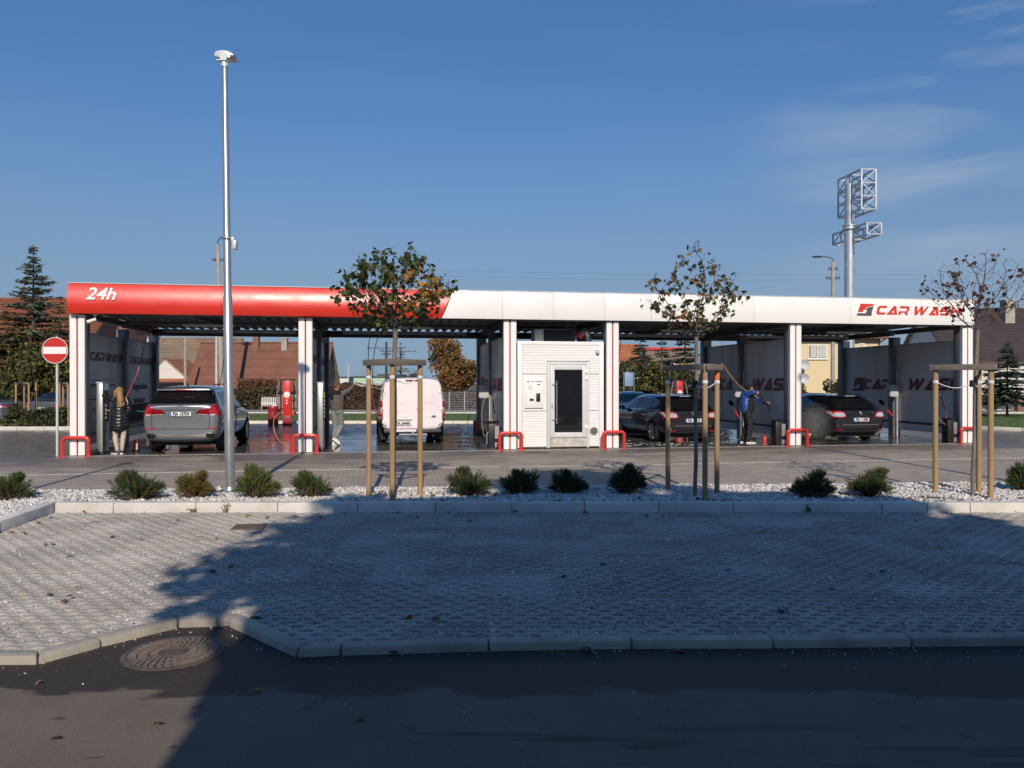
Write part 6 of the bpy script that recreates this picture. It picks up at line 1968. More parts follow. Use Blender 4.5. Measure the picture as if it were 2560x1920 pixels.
# ---------------- man in the blue jacket, facing right
bm_ = thing('person', 'man in blue down jacket and black trousers holding a lance downwards', 'person', (6.72, 22.1, 0.012), 0, scale=0.945)
hc = V3((0.10, 0.03, 1.655)); ff = V3((0.93, 0.10, -0.35))
Rsh, Lsh = V3((-0.03, -0.13, 1.475)), V3((0.02, 0.16, 1.475))
Rel, Rwr = V3((0.10, -0.26, 1.53)), V3((0.225, -0.10, 1.535))
Lel, Lwr = V3((0.29, 0.22, 1.29)), V3((0.585, 0.06, 1.22))
Rhip, Lhip = V3((-0.02, -0.08, 0.95)), V3((0.0, 0.09, 0.95))
Rkn, Ran = V3((0.06, -0.08, 0.52)), V3((0.0, -0.10, 0.10))
Lkn, Lan = V3((0.03, 0.10, 0.52)), V3((-0.10, 0.12, 0.10))
skin = head(hc, ff) + [('c', hc - V3((0.01, 0, 0.05)), V3((0.02, 0.02, 1.47)), 0.060, 0.066), ('c', V3((0.0, 0.01, 1.43)), V3((0.01, 0.0, 1.0)), 0.13, 0.13), ('c', Lsh, Rsh, 0.065, 0.065),
        ('c', Lsh, Lel, 0.052, 0.042), ('c', Lel, Lwr, 0.042, 0.028), ('c', Rsh, Rel, 0.052, 0.042), ('c', Rel, Rwr, 0.042, 0.028),
        ('c', Lhip, Lkn, 0.085, 0.058), ('c', Lkn, Lan, 0.055, 0.040), ('c', Rhip, Rkn, 0.085, 0.058), ('c', Rkn, Ran, 0.055, 0.040)]
skin += hand(Rwr, (0.85, 0.2, -0.15), (0.1, -0.9, 0.4), 1.0, thumb=1) + hand(Lwr, (0.95, -0.2, -0.1), (0.1, 0.4, 0.9), 1.0, thumb=1)
blob('body', skin, 0.0085, m_skin, bm_, 2); eyes(hc, ff, bm_)
blob('trousers', [('c', Lhip, Lkn, 0.115, 0.095), ('c', Lkn, Lan, 0.095, 0.075), ('c', Rhip, Rkn, 0.120, 0.098), ('c', Rkn, Ran, 0.098, 0.078), ('e', V3((0.0, 0.0, 0.98)), 0.175, 0.165, 0.13)], 0.012, m_blacktr, bm_, 3, 0.011, 11)
jk = blob('jacket', [('c', V3((-0.035, 0.01, 1.42)), V3((-0.045, 0.0, 1.08)), 0.175, 0.165), ('c', Lsh, Rsh, 0.095, 0.095), ('c', V3((-0.06, -0.03, 1.2)), V3((-0.06, -0.02, 1.0)), 0.16, 0.15),
     ('c', Lsh, Lel, 0.09, 0.075), ('c', Lel, Lwr - V3((0.03, -0.01, 0)), 0.075, 0.05), ('c', Rsh, Rel, 0.095, 0.08), ('c', Rel, Rwr - V3((0.02, 0.02, 0)), 0.078, 0.055), ('c', V3((0.0, -0.02, 1.52)), V3((0.03, 0.03, 1.53)), 0.085, 0.085)], 0.012, m_blue, bm_, 4, 0.004, 12, rib=(0.013, 0.06))
blob('sweater', [('c', V3((0.06, -0.02, 1.36)), V3((0.05, -0.02, 1.05)), 0.145, 0.165), ('c', V3((0.03, -0.06, 1.25)), V3((0.01, -0.06, 0.98)), 0.13, 0.14)], 0.013, m_hood, bm_, 3, 0.006, 12)
blob('woolly_hat', [('e', hc + V3((-0.015, 0, 0.045)), 0.100, 0.100, 0.098), ('c', hc + V3((-0.06, -0.04, 0.0)), hc + V3((-0.06, 0.04, 0.0)), 0.06, 0.06), ('c', hc + V3((0.05, -0.05, 0.05)), hc + V3((0.05, 0.05, 0.05)), 0.05, 0.05)], 0.011, m_hood, bm_, 3, 0.003, 30)
shoe('shoe', (-0.06, -0.11, 0.0), (0.22, -0.13, 0.0), m_shoed, bm_); shoe('shoe', (-0.17, 0.12, 0.0), (0.10, 0.14, 0.0), m_shoed, bm_)
a_ = bm_.location + V3((0.27, -0.06, 1.50)) * 0.945
b_ = bm_.location + V3((0.60, 0.02, 1.17)) * 0.945
c_ = W(18.29 - 0.46, 0.14, 0.64)
d1 = b_ - a_
ln = thing('spray_lance', 'black lance the man in blue lowers into the holder', 'lance', a_, 0, 'pressure washer lances')
e_ = (c_ - b_)
MB().tube([V3((0, 0, 0)), d1, d1 + e_ * 0.42], 0.019, 8).build('sleeve', m_black, ln, smooth=40)
MB().tube([d1 + e_ * 0.42, d1 + e_ * 0.62 + V3((0.0, 0, 0.03)), d1 + e_], 0.009, 8).build('pipe', m_steel, ln, smooth=40)
MB().tube([V3((-0.03, 0, 0.06)), V3((0.03, 0, -0.03))], 0.026, 8).build('grip', m_black, ln, smooth=40)
# ================================================================ plants in the bed
BEDZ = 0.072
def needle_mat(name, col, col2):
    return pmat(name, col, 0.7, var=0.25, vscale=5, island=0.40, col2=col2, c2w=0.18, trans=0.15)
m_ndl_dark = needle_mat('pine_needles_dark', (0.028, 0.060, 0.020), (0.040, 0.072, 0.022))
m_ndl_mid = needle_mat('pine_needles_green', (0.050, 0.088, 0.022), (0.075, 0.10, 0.025))
m_ndl_bright = needle_mat('pine_needles_bright', (0.085, 0.125, 0.022), (0.13, 0.15, 0.03))
m_ndl_gold = needle_mat('pine_needles_golden', (0.14, 0.12, 0.022), (0.19, 0.11, 0.025))
m_twig = pmat('twig_bark', (0.14, 0.095, 0.06), 0.9, var=0.25, vscale=12)

NEEDLE = np.array([(-0.5, 0, 0), (0.5, 0, 0), (0.28, 0.25, 0.55), (0, 0.1, 1.0)])
NF = [(0, 1, 2), (0, 2, 3)]

def pine_bush(x, y, w, h, mat, label, seed, lobes=5, group='dwarf pines in the gravel bed'):
    rs = np.random.RandomState(seed)
    t = thing('dwarf_pine', label, 'bush', (x, y, BEDZ), 0, group)
    # shoots spread from the foot to the surface of a few lobes
    L = [(rs.uniform(-0.30, 0.30) * w, rs.uniform(-0.22, 0.22) * w, rs.uniform(0.24, 0.70) * h, rs.uniform(0.20, 0.30)) for _ in range(lobes)]
    L += [(0, 0, 0.50 * h, 0.36), (0.22 * w, 0, 0.24 * h, 0.28), (-0.22 * w, 0, 0.24 * h, 0.28)]
    L += [(rs.choice([-1, 1]) * rs.uniform(0.30, 0.42) * w, rs.uniform(-0.1, 0.1) * w, rs.uniform(0.25, 0.45) * h, rs.uniform(0.10, 0.16)), (rs.uniform(-0.25, 0.25) * w, 0, rs.uniform(0.78, 0.92) * h, rs.uniform(0.09, 0.15))]
    tips, dirs = [], []
    N = int(rs.uniform(470, 720))
    for k in range(N):
        lx, ly, lz, lr = L[rs.randint(len(L))]
        d = rs.normal(size=3); d[2] = abs(d[2]) * 0.9 - 0.25; d /= np.linalg.norm(d)
        p = np.array([lx, ly, lz]) + d * np.array([lr * w, lr * w, lr * h * 1.25]) * rs.uniform(0.55, 1.06)
        p[2] = max(0.04, min(p[2], h * 1.02))
        p[0] = np.clip(p[0], -w * 0.54, w * 0.54)
        tips.append(p); dd = np.array([p[0], p[1], (p[2] - 0.20 * h)]) / (0.4 * w) + np.array([0, 0, 0.28]) + d * 0.35
        dirs.append(dd / np.linalg.norm(dd))
    tips, dirs = np.array(tips), np.array(dirs)
    per = 30
    T = np.repeat(tips, per, 0); Dv = np.repeat(dirs, per, 0)
    a = rs.uniform(-0.09, 0.012, len(T))
    base = T + Dv * a[:, None]
    out = rs.normal(size=T.shape); out -= Dv * np.sum(out * Dv, 1)[:, None]; out /= np.linalg.norm(out, axis=1)[:, None]
    nd = Dv * rs.uniform(0.5, 1.1, len(T))[:, None] + out * rs.uniform(0.35, 0.9, len(T))[:, None]
    ln = rs.uniform(0.030, 0.052, len(T))
    scatter('foliage', NEEDLE, NF, base, frames(nd, rs), np.stack([np.full(len(T), 0.0052), np.full(len(T), 0.0052), ln], 1), [mat, m_ndl_gold, m_ndl_mid], t, midx=np.repeat(rs.choice(3, N, p=[0.80, 0.07, 0.13]), per))
    mb = MB()
    for k in range(0, N, 5):
        p = Vector(tips[k]); f = Vector((p.x * 0.12, p.y * 0.12, 0.0))
        mid = f.lerp(p, 0.5) + Vector((0, 0, -0.03))
        mb.tube([f, mid, p], [0.009, 0.006, 0.003], 4, cap=False)
    mb.tube([(0, 0, -0.02), (0.01, 0, h * 0.35)], [0.022, 0.014], 6)
    mb.build('stem', m_twig, t)
    return t

BUSH = [  # left px, right px, top px, base px, material, label, lobes
    (-22, 88, 1187, 1258, m_ndl_mid, 'green dwarf pine cut by the left edge of the photo', 4),
    (270, 414, 1180, 1258, m_ndl_dark, 'wide dark green dwarf pine, leftmost whole bush in the bed', 7),
    (433, 536, 1179, 1253, m_ndl_gold, 'yellowish brown dwarf pine left of the tall lamp post', 5),
    (582, 702, 1163, 1254, m_ndl_bright, 'bright green dwarf pine just right of the tall lamp post', 4),
    (723, 838, 1176, 1253, m_ndl_mid, 'green dwarf pine with one upright shoot left of the leafy staked tree', 5),
    (1112, 1234, 1174, 1248, m_ndl_dark, 'dark dwarf pine right of the leafy staked tree', 5),
    (1252, 1350, 1177, 1244, m_ndl_dark, 'dark dwarf pine in front of the left side of the plant room', 5),
    (1370, 1471, 1178, 1242, m_ndl_dark, 'dark rounded dwarf pine in front of the plant room door', 5),
    (1513, 1620, 1158, 1243, m_ndl_dark, 'dark pointed dwarf pine in front of the column right of the plant room', 4),
    (1968, 2086, 1180, 1253, m_ndl_mid, 'half shaded dwarf pine in front of the man in blue', 5),
    (2122, 2236, 1176, 1249, m_ndl_mid, 'loose green dwarf pine left of the rightmost staked tree', 5),
    (2520, 2604, 1152, 1236, m_ndl_mid, 'dwarf pine cut by the right edge of the photo', 4)]
for i, (l, r, top, base, m, lab, lob) in enumerate(BUSH):
    Y = (1.75 - BEDZ) * 1934 / (base - 9 - 955)
    x = ((l + r) / 2 - 1280) / 1934 * Y
    pine_bush(x, Y, (r - l) / 1934 * Y, (base - 6 - top) / 1934 * Y, m, lab, 100 + i, lob)

# ---------------------------------------------------------------- young maples with three stakes
m_bark = pmat('grey_bark', (0.20, 0.17, 0.14), 0.9, var=0.25, vscale=10, bump=0.6, bscale=50, stretch=(1, 1, 0.3))
m_branch = pmat('dark_branch', (0.085, 0.065, 0.055), 0.9, var=0.2, vscale=12)
m_stake = pmat('pine_stake', (0.36, 0.232, 0.115), 0.8, var=0.18, vscale=2.5, stretch=(6, 6, 0.6), bump=0.3, bscale=40, dirt=0.35, dscale=5, dcol=(0.20, 0.12, 0.06))
m_batten = pmat('weathered_batten', (0.185, 0.15, 0.12), 0.85, var=0.2, vscale=3, stretch=(1, 8, 8), bump=0.3, bscale=40)
m_strap = pmat('pale_strap_tape', (0.62, 0.62, 0.62), 0.6, var=0.1)
m_orange = pmat('orange_tape', (0.70, 0.16, 0.03), 0.6, var=0.1)

MAPLE = [(0, 0), (.16, .06), (.46, .02), (.34, .20), (.52, .42), (.30, .42), (.26, .62), (.12, .55), (0, 1.0),
         (-.12, .55), (-.26, .62), (-.30, .42), (-.52, .42), (-.34, .20), (-.46, .02), (-.16, .06)]
def leaf_mesh(name, fold, curl, mat):
    vs = [(0, 0.30, 0.0)] + [(x, y, -abs(x) * fold - curl * (y - 0.3) ** 2 - 0.15 * abs(x) ** 2 * curl) for x, y in MAPLE]
    fs = [(0, i, i % len(MAPLE) + 1) for i in range(1, len(MAPLE) + 1)]
    me = bpy.data.meshes.new(name)
    me.from_pydata(vs, [], fs); me.update(); me.shade_smooth()
    me.materials.append(mat)
    return me
def lmat(name, col, t=0.35):
    return pmat(name, col, 0.6, var=0.2, vscale=5, objrand=0.30, trans=t)
lm = {'dgreen': lmat('maple_leaf_dark_green', (0.060, 0.088, 0.028), 0.4), 'green': lmat('maple_leaf_green', (0.115, 0.145, 0.035), 0.45), 'olive': lmat('maple_leaf_olive', (0.105, 0.095, 0.030), 0.3),
      'yellow': lmat('maple_leaf_yellow', (0.42, 0.22, 0.020), 0.4), 'brown': lmat('maple_leaf_brown', (0.16, 0.075, 0.028), 0.25), 'orange': lmat('maple_leaf_orange', (0.30, 0.11, 0.02), 0.35),
      'maroon': lmat('maple_leaf_maroon', (0.085, 0.030, 0.024), 0.2), 'tan': lmat('maple_leaf_tan', (0.20, 0.15, 0.075), 0.3)}
LEAF = {k: [leaf_mesh('leaf', f, c, m) for f, c in ((0.25, 0.5), (0.5, 1.0), (0.1, 0.9))] for k, m in lm.items()}

def colonize(trunk, attr, step=0.06, di=0.55, dk=0.10, iters=120, seed=1, up=0.10):
    """Branches that grow towards scattered points. Returns nodes, parents."""
    rs = np.random.RandomState(seed)
    nodes = [np.array(p, float) for p in trunk]; par = [i - 1 for i in range(len(trunk))]
    A = np.array(attr, float); alive = np.ones(len(A), bool)
    for _ in range(iters):
        if not alive.any(): break
        N = np.array(nodes)
        idx = np.where(alive)[0]
        d = np.linalg.norm(A[idx][:, None, :] - N[None], axis=2)
        j = d.argmin(1); dm = d[np.arange(len(idx)), j]
        g = {}
        for a, n_, dd in zip(idx, j, dm):
            if dd < di or _ < 12:
                g.setdefault(n_, []).append((A[a] - N[n_]) / max(dd, 1e-6))
        if not g: break
        for n_, vs in g.items():
            if n_ < 3: continue
            v = np.mean(vs, 0) + rs.normal(scale=0.12, size=3) + np.array([0, 0, up])
            v /= np.linalg.norm(v) + 1e-9
            p = N[n_] + v * step
            if np.min(np.linalg.norm(N - p, axis=1)) < step * 0.4: continue
            nodes.append(p); par.append(n_)
        N = np.array(nodes)
        d = np.linalg.norm(A[:, None, :] - N[None], axis=2).min(1)
        alive &= d > dk
    return np.array(nodes), par

def maple(name_label, x, y, trunk_top, lean, cx, cz0, cz1, cw, leaves, nat, seed, crown_shape=1.0, trunk_r=0.028, lsize=(0.085, 0.14), yellow=None, sparse=0.0, thin=1.0, group='young maples held by stakes'):
    """leaves: list of (colour, weight, count)."""
    rs = np.random.RandomState(seed)
    t = thing('maple_tree', name_label, 'tree', (x, y, BEDZ), 0, group)
    top = Vector((lean, 0, trunk_top))
    tp = [Vector((0, 0, -0.05)).lerp(top, i / 26) + Vector((0.006 * sin(i * 0.45 + seed) * min(1, i / 6), 0.006 * sin(i * 0.6), 0)) for i in range(27)]
    att = []
    c0 = np.array([cx, 0, (cz0 + cz1) / 2])
    while len(att) < nat:
        p = rs.uniform(-1, 1, 3)
        r = np.linalg.norm(p)
        if r > 1 or r < 0.25: continue
        z = p[2]
        wsc = (1.0 - crown_shape * 0.45 * max(0, z)) if z > 0 else (1 - 0.35 * abs(z))
        q = c0 + np.array([p[0] * cw / 2 * wsc, p[1] * cw / 2 * 0.8 * wsc, p[2] * (cz1 - cz0) / 2])
        if sparse and mnoise.noise(Vector(q * 2.4 + seed)) < sparse - 0.35: continue
        att.append(q)
    nodes, par = colonize([p for p in tp], att, step=0.055, di=0.7, dk=0.085, iters=90, seed=seed)
    n = len(nodes)
    kids = [0] * n
    for p in par:
        if p >= 0: kids[p] += 1
    w_ = np.zeros(n)
    for i in range(n - 1, -1, -1):
        if kids[i] == 0: w_[i] += 0.0032 ** 2.3
        if par[i] >= 0: w_[par[i]] += w_[i]
    rad = w_ ** (1 / 2.3)
    nt_ = len(tp)
    k_ = trunk_r / max(rad[:nt_].max(), 1e-6)
    rad = np.where(np.arange(n) < nt_, np.maximum(rad * k_, trunk_r * (1 - 0.45 * np.arange(n) / nt_)), np.minimum(rad * min(1.0, k_), trunk_r * 0.55))
    rad[nt_:] = np.maximum(rad[nt_:] * thin, 0.0024)
    mb = MB(); mb.tube(tp, [float(r) for r in rad[:nt_]], 10)
    trunk = mb.build('trunk', m_bark, t, smooth=60)
    # chains of child segments
    ch = [[] for _ in range(n)]
    for i, p in enumerate(par):
        if p >= 0 and i >= nt_: ch[p].append(i)
    mb = MB()
    stack = [(i, c) for i in range(n) for c in ch[i] if i < nt_]
    while stack:
        a, c = stack.pop()
        line = [a, c]
        while ch[c]:
            nxt = max(ch[c], key=lambda q: rad[q])
            for o in ch[c]:
                if o != nxt: stack.append((c, o))
            c = nxt; line.append(c)
        if len(line) > 1:
            mb.tube([Vector(nodes[q]) for q in line], [float(rad[line[1]])] + [float(rad[q]) for q in line[1:]], 5)
    br = mb.build('branches', m_branch, t, smooth=60, kind='stuff')
    # leaves on the twigs
    tipsi = [i for i in range(nt_, n) if rad[i] < 0.0075]
    names = [l[0] for l in leaves]; wts = np.array([l[1] for l in leaves], float); wts /= wts.sum()
    total = leaves[0][2]
    # leaves hang in bunches: choose bunch centres first
    if total < len(tipsi):
        cent = rs.choice(tipsi, size=max(8, total // 5))
    else:
        cent = None
    cnt = 0
    rest = {k: [] for k in lm}
    for q in range(total):
        if cent is not None:
            i = cent[rs.randint(len(cent))]
            p = nodes[i] + rs.normal(scale=0.055, size=3)
        else:
            i = tipsi[rs.randint(len(tipsi))]
            p = nodes[i] + rs.normal(scale=0.045, size=3)
        col = names[rs.choice(len(names), p=wts)]
        if yellow is not None and yellow(p, rs): col = 'yellow' if rs.rand() < 0.8 else 'orange'
        s = rs.uniform(*lsize)
        if cnt < 300:
            o = bpy.data.objects.new('leaf', LEAF[col][rs.randint(3)]); COL.objects.link(o)
            o.parent = t
            o.location = p
            o.rotation_euler = (rs.uniform(-2.6, -0.3), rs.uniform(-0.7, 0.7), rs.uniform(0, 2 * pi))
            o.scale = (s, s, s)
            cnt += 1
        else:
            rest[col].append((p, s))
    if total > 300:
        allp = [(k, p, s) for k, v in rest.items() for p, s in v]
        keys = list(lm)
        ms = [lm[k] for k in keys]
        vs = [(v.co.x, v.co.y, v.co.z) for v in LEAF['green'][0].vertices]; fs = [list(p.vertices) for p in LEAF['green'][0].polygons]
        rr = [Matrix.Rotation(rs.uniform(0, 2 * pi), 3, 'Z') @ Matrix.Rotation(rs.uniform(-0.7, 0.7), 3, 'Y') @ Matrix.Rotation(rs.uniform(-2.6, -0.3), 3, 'X') for _ in allp]
        o = scatter('leaf', vs, fs, np.array([p for _, p, _ in allp]), np.array([[list(r_) for r_ in m] for m in rr]), np.array([s for _, _, s in allp]), ms, t, midx=[keys.index(k) for k, _, _ in allp])
        o['kind'] = 'stuff'
    return t, tp

def stake_frame(posts, order, top, label, tape=None, ties=None):
    """Three round stakes joined by battens; posts = world (x, y)."""
    c = sum((Vector((a, b, 0)) for a, b in posts), Vector()) / 3
    t = thing('tree_stakes', label, 'tree stakes', (c.x, c.y, BEDZ), 0, 'stake frames round the young trees')
    P = [Vector((a - c.x, b - c.y, 0)) for a, b in posts]
    for i, p in enumerate(P):
        r = 0.038
        lean = Vector((0.012 * (i - 1), 0.0, 0))
        MB().lathe([(r * 1.04, -0.1), (r, 0.6), (r * 0.97, top - 0.03), (r * 0.85, top)], 14).build('stake', m_stake, t, smooth=50, loc=p)
        if tape == i: MB().lathe([(r * 1.04, top - 0.26), (r * 1.05, top - 0.24), (r * 1.05, top - 0.12), (r * 1.03, top - 0.10)], 14).build('orange_band', m_orange, t, smooth=50, loc=p)
        MB().lathe([(r * 1.06, top - 0.275), (r * 1.12, top - 0.27), (r * 1.12, top - 0.235), (r * 1.06, top - 0.23)], 14).build('tie_band', m_strap, t, smooth=50, loc=p)
    cen = sum(P, Vector()) / 3
    for i, j in order:
        a, b = P[i], P[j]
        d = (b - a).normalized()
        out = Vector((d.y, -d.x, 0))
        if out.dot((a + b) / 2 - cen) < 0: out = -out
        o1 = out * 0.052
        MB().bar(a + o1 - d * 0.07 + Vector((0, 0, top - 0.035)), b + o1 + d * 0.07 + Vector((0, 0, top - 0.035)), 0.026, 0.085).build('batten', m_batten, t, bevel=0.004)
    tr = ties - Vector((c.x, c.y, BEDZ)) if ties is not None else cen
    for p in P:
        h = top - 0.255
        pts = [p + Vector((0, 0, h)), (p + tr) / 2 + Vector((0, 0, h - 0.05)), Vector((tr.x, tr.y, h - 0.03))]
        MB().tube(arc_pts(pts, 8), 0.007, 5).build('tie_strap', m_strap, t, smooth=60)
    MB().lathe([(0.036, h - 0.07), (0.044, h - 0.06), (0.044, h + 0.02), (0.036, h + 0.03)], 12).build('trunk_sleeve', m_rubber, t, smooth=50, loc=(tr.x, tr.y, 0))
    return t

# left, leafy one
yl = lambda p, rs: (p[0] > 0.0 and p[2] > 2.72 and p[0] < 0.75 and rs.rand() < 0.75 * (1 - abs(p[0] - 0.42) / 0.55) and p[2] < 3.35)
T1x, T1y = at(983, 0, 11.30).x, 11.30
maple('leafy young maple with dark green and yellow crown in front of the red fascia', T1x, T1y, 2.55, 0.03, 0.0, 2.42, 3.66, 1.92,
      [('dgreen', 3.0, 980), ('green', 4, 0), ('olive', 0.6, 0)], 430, 21, crown_shape=0.7, yellow=yl, lsize=(0.07, 0.12), trunk_r=0.034)
stake_frame([(-2.12, 11.45), (-1.69, 10.92), (-1.36, 11.45)], [(0, 1), (1, 2), (0, 2)], 2.0, 'three stakes with dark battens round the leafy maple left of the plant room', ties=Vector((T1x, T1y, 0)))
# middle one, thin crown
T2x, T2y = 2.70, 11.40
maple('young maple with thin brown and olive crown in front of the white fascia', T2x, T2y, 2.35, 0.02, -0.02, 2.25, 3.78, 1.70,
      [('olive', 4, 390), ('brown', 3, 0), ('dgreen', 2, 0), ('tan', 2, 0), ('yellow', 0.5, 0), ('green', 1.2, 0)], 200, 5, crown_shape=1.2, thin=0.85, lsize=(0.062, 0.11), trunk_r=0.030)
stake_frame([(2.42, 12.0), (2.74, 10.98), (3.06, 11.55)], [(0, 1), (1, 2), (0, 2)], 1.93, 'three stakes with an orange taped post in front of the black estate car', tape=2, ties=Vector((T2x, T2y, 0)))
# right one, nearly bare
T3x, T3y = 6.78, 11.38
maple('nearly bare young maple with maroon leaves at the right end of the canopy', T3x, T3y, 2.45, 0.06, 0.13, 2.44, 3.64, 1.86,
      [('maroon', 5, 190), ('brown', 1.5, 0), ('olive', 0.3, 0)], 680, 9, crown_shape=0.6, lsize=(0.055, 0.09), trunk_r=0.030, thin=0.75)
stake_frame([(6.35, 11.6), (7.05, 11.68), (6.87, 11.10)], [(0, 2), (1, 2)], 1.93, 'three stakes round the nearly bare maple on the right', ties=Vector((T3x, T3y, 0)))

# ================================================================ trees and hedges far off
def leaf_quad(): return np.array([(-0.5, 0, -0.35), (0.5, 0, -0.35), (0.5, 0.12, 0.35), (-0.5, 0.12, 0.35)]), [(0, 1, 2, 3)]
LQ, LQF = np.array([(0, 0, -0.5), (0.36, 0.1, 0.0), (0, 0, 0.5), (-0.36, 0.1, 0.0)]), [(0, 1, 2), (0, 2, 3)]

def broadleaf(label, x, y, h, w, z0, mats, weights, n, seed, lsize=0.16, name='broadleaf_tree', cat='tree', group=None, depth=None, hollow=0.35, trunk=True, lobes=9, gz=0.0):
    rs = np.random.RandomState(seed)
    t = thing(name, label, cat, (x, y, gz), 0, group)
    depth = depth or w
    L = []
    for k in range(lobes):
        a = rs.uniform(0, 2 * pi); rr = rs.uniform(0.15, 0.62)
        zz = rs.uniform(0.12, 0.86)
        prof = sqrt(max(0.05, 1 - (2 * zz - 0.85) ** 2 * 0.85))
        L.append((cos(a) * rr * w / 2 * prof, sin(a) * rr * depth / 2 * prof, z0 + zz * (h - z0), rs.uniform(0.30, 0.46)))
    L.append((0, 0, z0 + (h - z0) * 0.45, 0.62))
    li = rs.randint(0, len(L), n)
    d = rs.normal(size=(n, 3)); d /= np.linalg.norm(d, axis=1)[:, None]
    r = rs.uniform(hollow, 1.0, n) ** 0.6
    Lc = np.array(L)
    ext = np.stack([Lc[li, 3] * w / 2, Lc[li, 3] * depth / 2, np.minimum(Lc[li, 3] * (h - z0) / 2, Lc[li, 3] * w * 0.6)], 1)
    p = Lc[li, :3] + d * r[:, None] * ext
    p[:, 2] = np.clip(p[:, 2], z0 * 0.9, h)
    # clumps: leave gaps
    nz_ = np.array([mnoise.noise(Vector(q) * (2.2 / max(w, 1.5) * 2)) for q in p])
    keep = nz_ > -0.18
    p = p[keep]; m = len(p)
    mi = rs.choice(len(mats), size=m, p=np.array(weights) / sum(weights))
    scatter('crown', LQ, LQF, p, rand_rot(m, rs), lsize * np.exp(rs.normal(0, 0.25, m)), mats, t, midx=mi)
    if trunk:
        mb = MB()
        mb.tube([(0, 0, -0.05), (0.02 * h, 0, z0 + 0.3 * (h - z0)), (0, 0, z0 + 0.7 * (h - z0))], [0.022 * h, 0.014 * h, 0.005 * h], 8)
        for k in range(9):
            c = Lc[rs.randint(len(L))][:3]
            b0 = Vector((0, 0, z0 * 0.8 + (h - z0) * rs.uniform(0.0, 0.4)))
            mb.tube([b0, (b0 + Vector(c)) / 2 + Vector((0, 0, -0.05 * h)), Vector(c) + Vector((0, 0, 0.08 * h))], [0.010 * h, 0.006 * h, 0.002 * h], 5)
        mb.build('trunk', m_branch, t, smooth=60)
    return t

SPRAY = np.array([(-0.5, 0, 0), (0.5, 0, 0), (0.24, 0.0, 0.6), (0, 0, 1.0), (-0.24, 0, 0.6)])
SPF = [(0, 1, 2), (0, 2, 4), (4, 2, 3)]
def conifer(label, x, y, h, w, z0, mats, weights, seed, whorls=26, per=9, droop=0.18, name='spruce_tree', group=None, dens=16, gz=0.0, needle=0.16, gap=0.0):
    rs = np.random.RandomState(seed)
    t = thing(name, label, 'tree', (x, y, gz), 0, group)
    MB().tube([(0, 0, -0.1), (0, 0, h * 0.5), (0, 0, h)], [0.018 * h, 0.010 * h, 0.002 * h], 8).build('trunk', m_branch, t, smooth=60)
    pos, dr, mi, lsc = [], [], [], []
    mb = MB()
    whorls, per = int(whorls * 2.4), max(3, int(per / 2.1))
    for k in range(whorls):
        f = min(0.995, max(0, (k + rs.uniform(-1.5, 1.5)) / whorls))
        z = z0 + (h - z0) * f
        R = w / 2 * (1 - f) ** 0.86 * rs.uniform(0.62, 1.15) + 0.03
        for b in range(per if f < 0.85 else max(3, per // 2)):
            if rs.rand() < gap: continue
            a = rs.uniform(0, 2 * pi)
            L = R * rs.uniform(0.7, 1.1)
            up = 0.25 * (f - 0.35)
            tip = Vector((cos(a) * L, sin(a) * L, z + L * (up - droop) + L * 0.10))
            b0 = Vector((0, 0, z)); mid = b0.lerp(tip, 0.55) + Vector((0, 0, -0.06 * L))
            mb.tube([b0, mid, tip], [0.006 * h * (1 - f) * 0.35 + 0.012, 0.012, 0.006], 4, cap=False)
            nn = max(5, int(dens * L / (w / 2) + 4))
            for q in range(nn):
                s = 0.15 + 0.87 * (q / nn)
                p = b0 * (1 - s) ** 2 + mid * 2 * s * (1 - s) + tip * s ** 2
                side = 1 if q % 2 else -1
                dv = Vector((cos(a + side * 0.9), sin(a + side * 0.9), -0.25 + rs.uniform(-0.3, 0.25)))
                pos.append(p); dr.append(dv); lsc.append(0.36 + 0.64 * min(1, L / (w / 2)))
                if rs.rand() < 0.6: pos.append(p); dr.append(Vector((cos(a), sin(a), rs.uniform(-0.9, 0.35)))); lsc.append(0.36 + 0.64 * min(1, L / (w / 2)))
    n = len(pos)
    mi = rs.choice(len(mats), size=n, p=np.array(weights) / sum(weights))
    ln = needle * w / 2 * rs.uniform(0.7, 1.5, n) * np.array(lsc)
    scatter('crown', SPRAY, SPF, np.array(pos), frames(np.array(dr), rs), np.stack([ln * 0.34, ln, ln], 1), mats, t, midx=mi)
    mb.build('branches', m_branch, t, kind='stuff')
    return t

def fmat(name, col, tr=0.25):
    return pmat(name, col, 0.75, var=0.25, vscale=0.8, island=0.35, trans=tr)
f_sprg = fmat('spruce_blue_green', (0.105, 0.125, 0.088), 0.15); f_sprd = fmat('spruce_dark', (0.026, 0.040, 0.022), 0.1); f_lar = fmat('larch_autumn', (0.13, 0.085, 0.028), 0.2)
f_gold = fmat('golden_leaves', (0.30, 0.155, 0.035)); f_amb = fmat('amber_leaves', (0.25, 0.115, 0.035)); f_oliv = fmat('olive_leaves', (0.085, 0.080, 0.022)); f_rust = fmat('rusty_leaves', (0.16, 0.065, 0.028))
f_dgr = fmat('dark_green_leaves', (0.035, 0.050, 0.018)); f_ygr = fmat('yellow_green_leaves', (0.16, 0.155, 0.035)); f_brown = fmat('dry_brown_leaves', (0.115, 0.070, 0.042)); f_grey = fmat('bare_twigs', (0.10, 0.085, 0.075), 0.05)

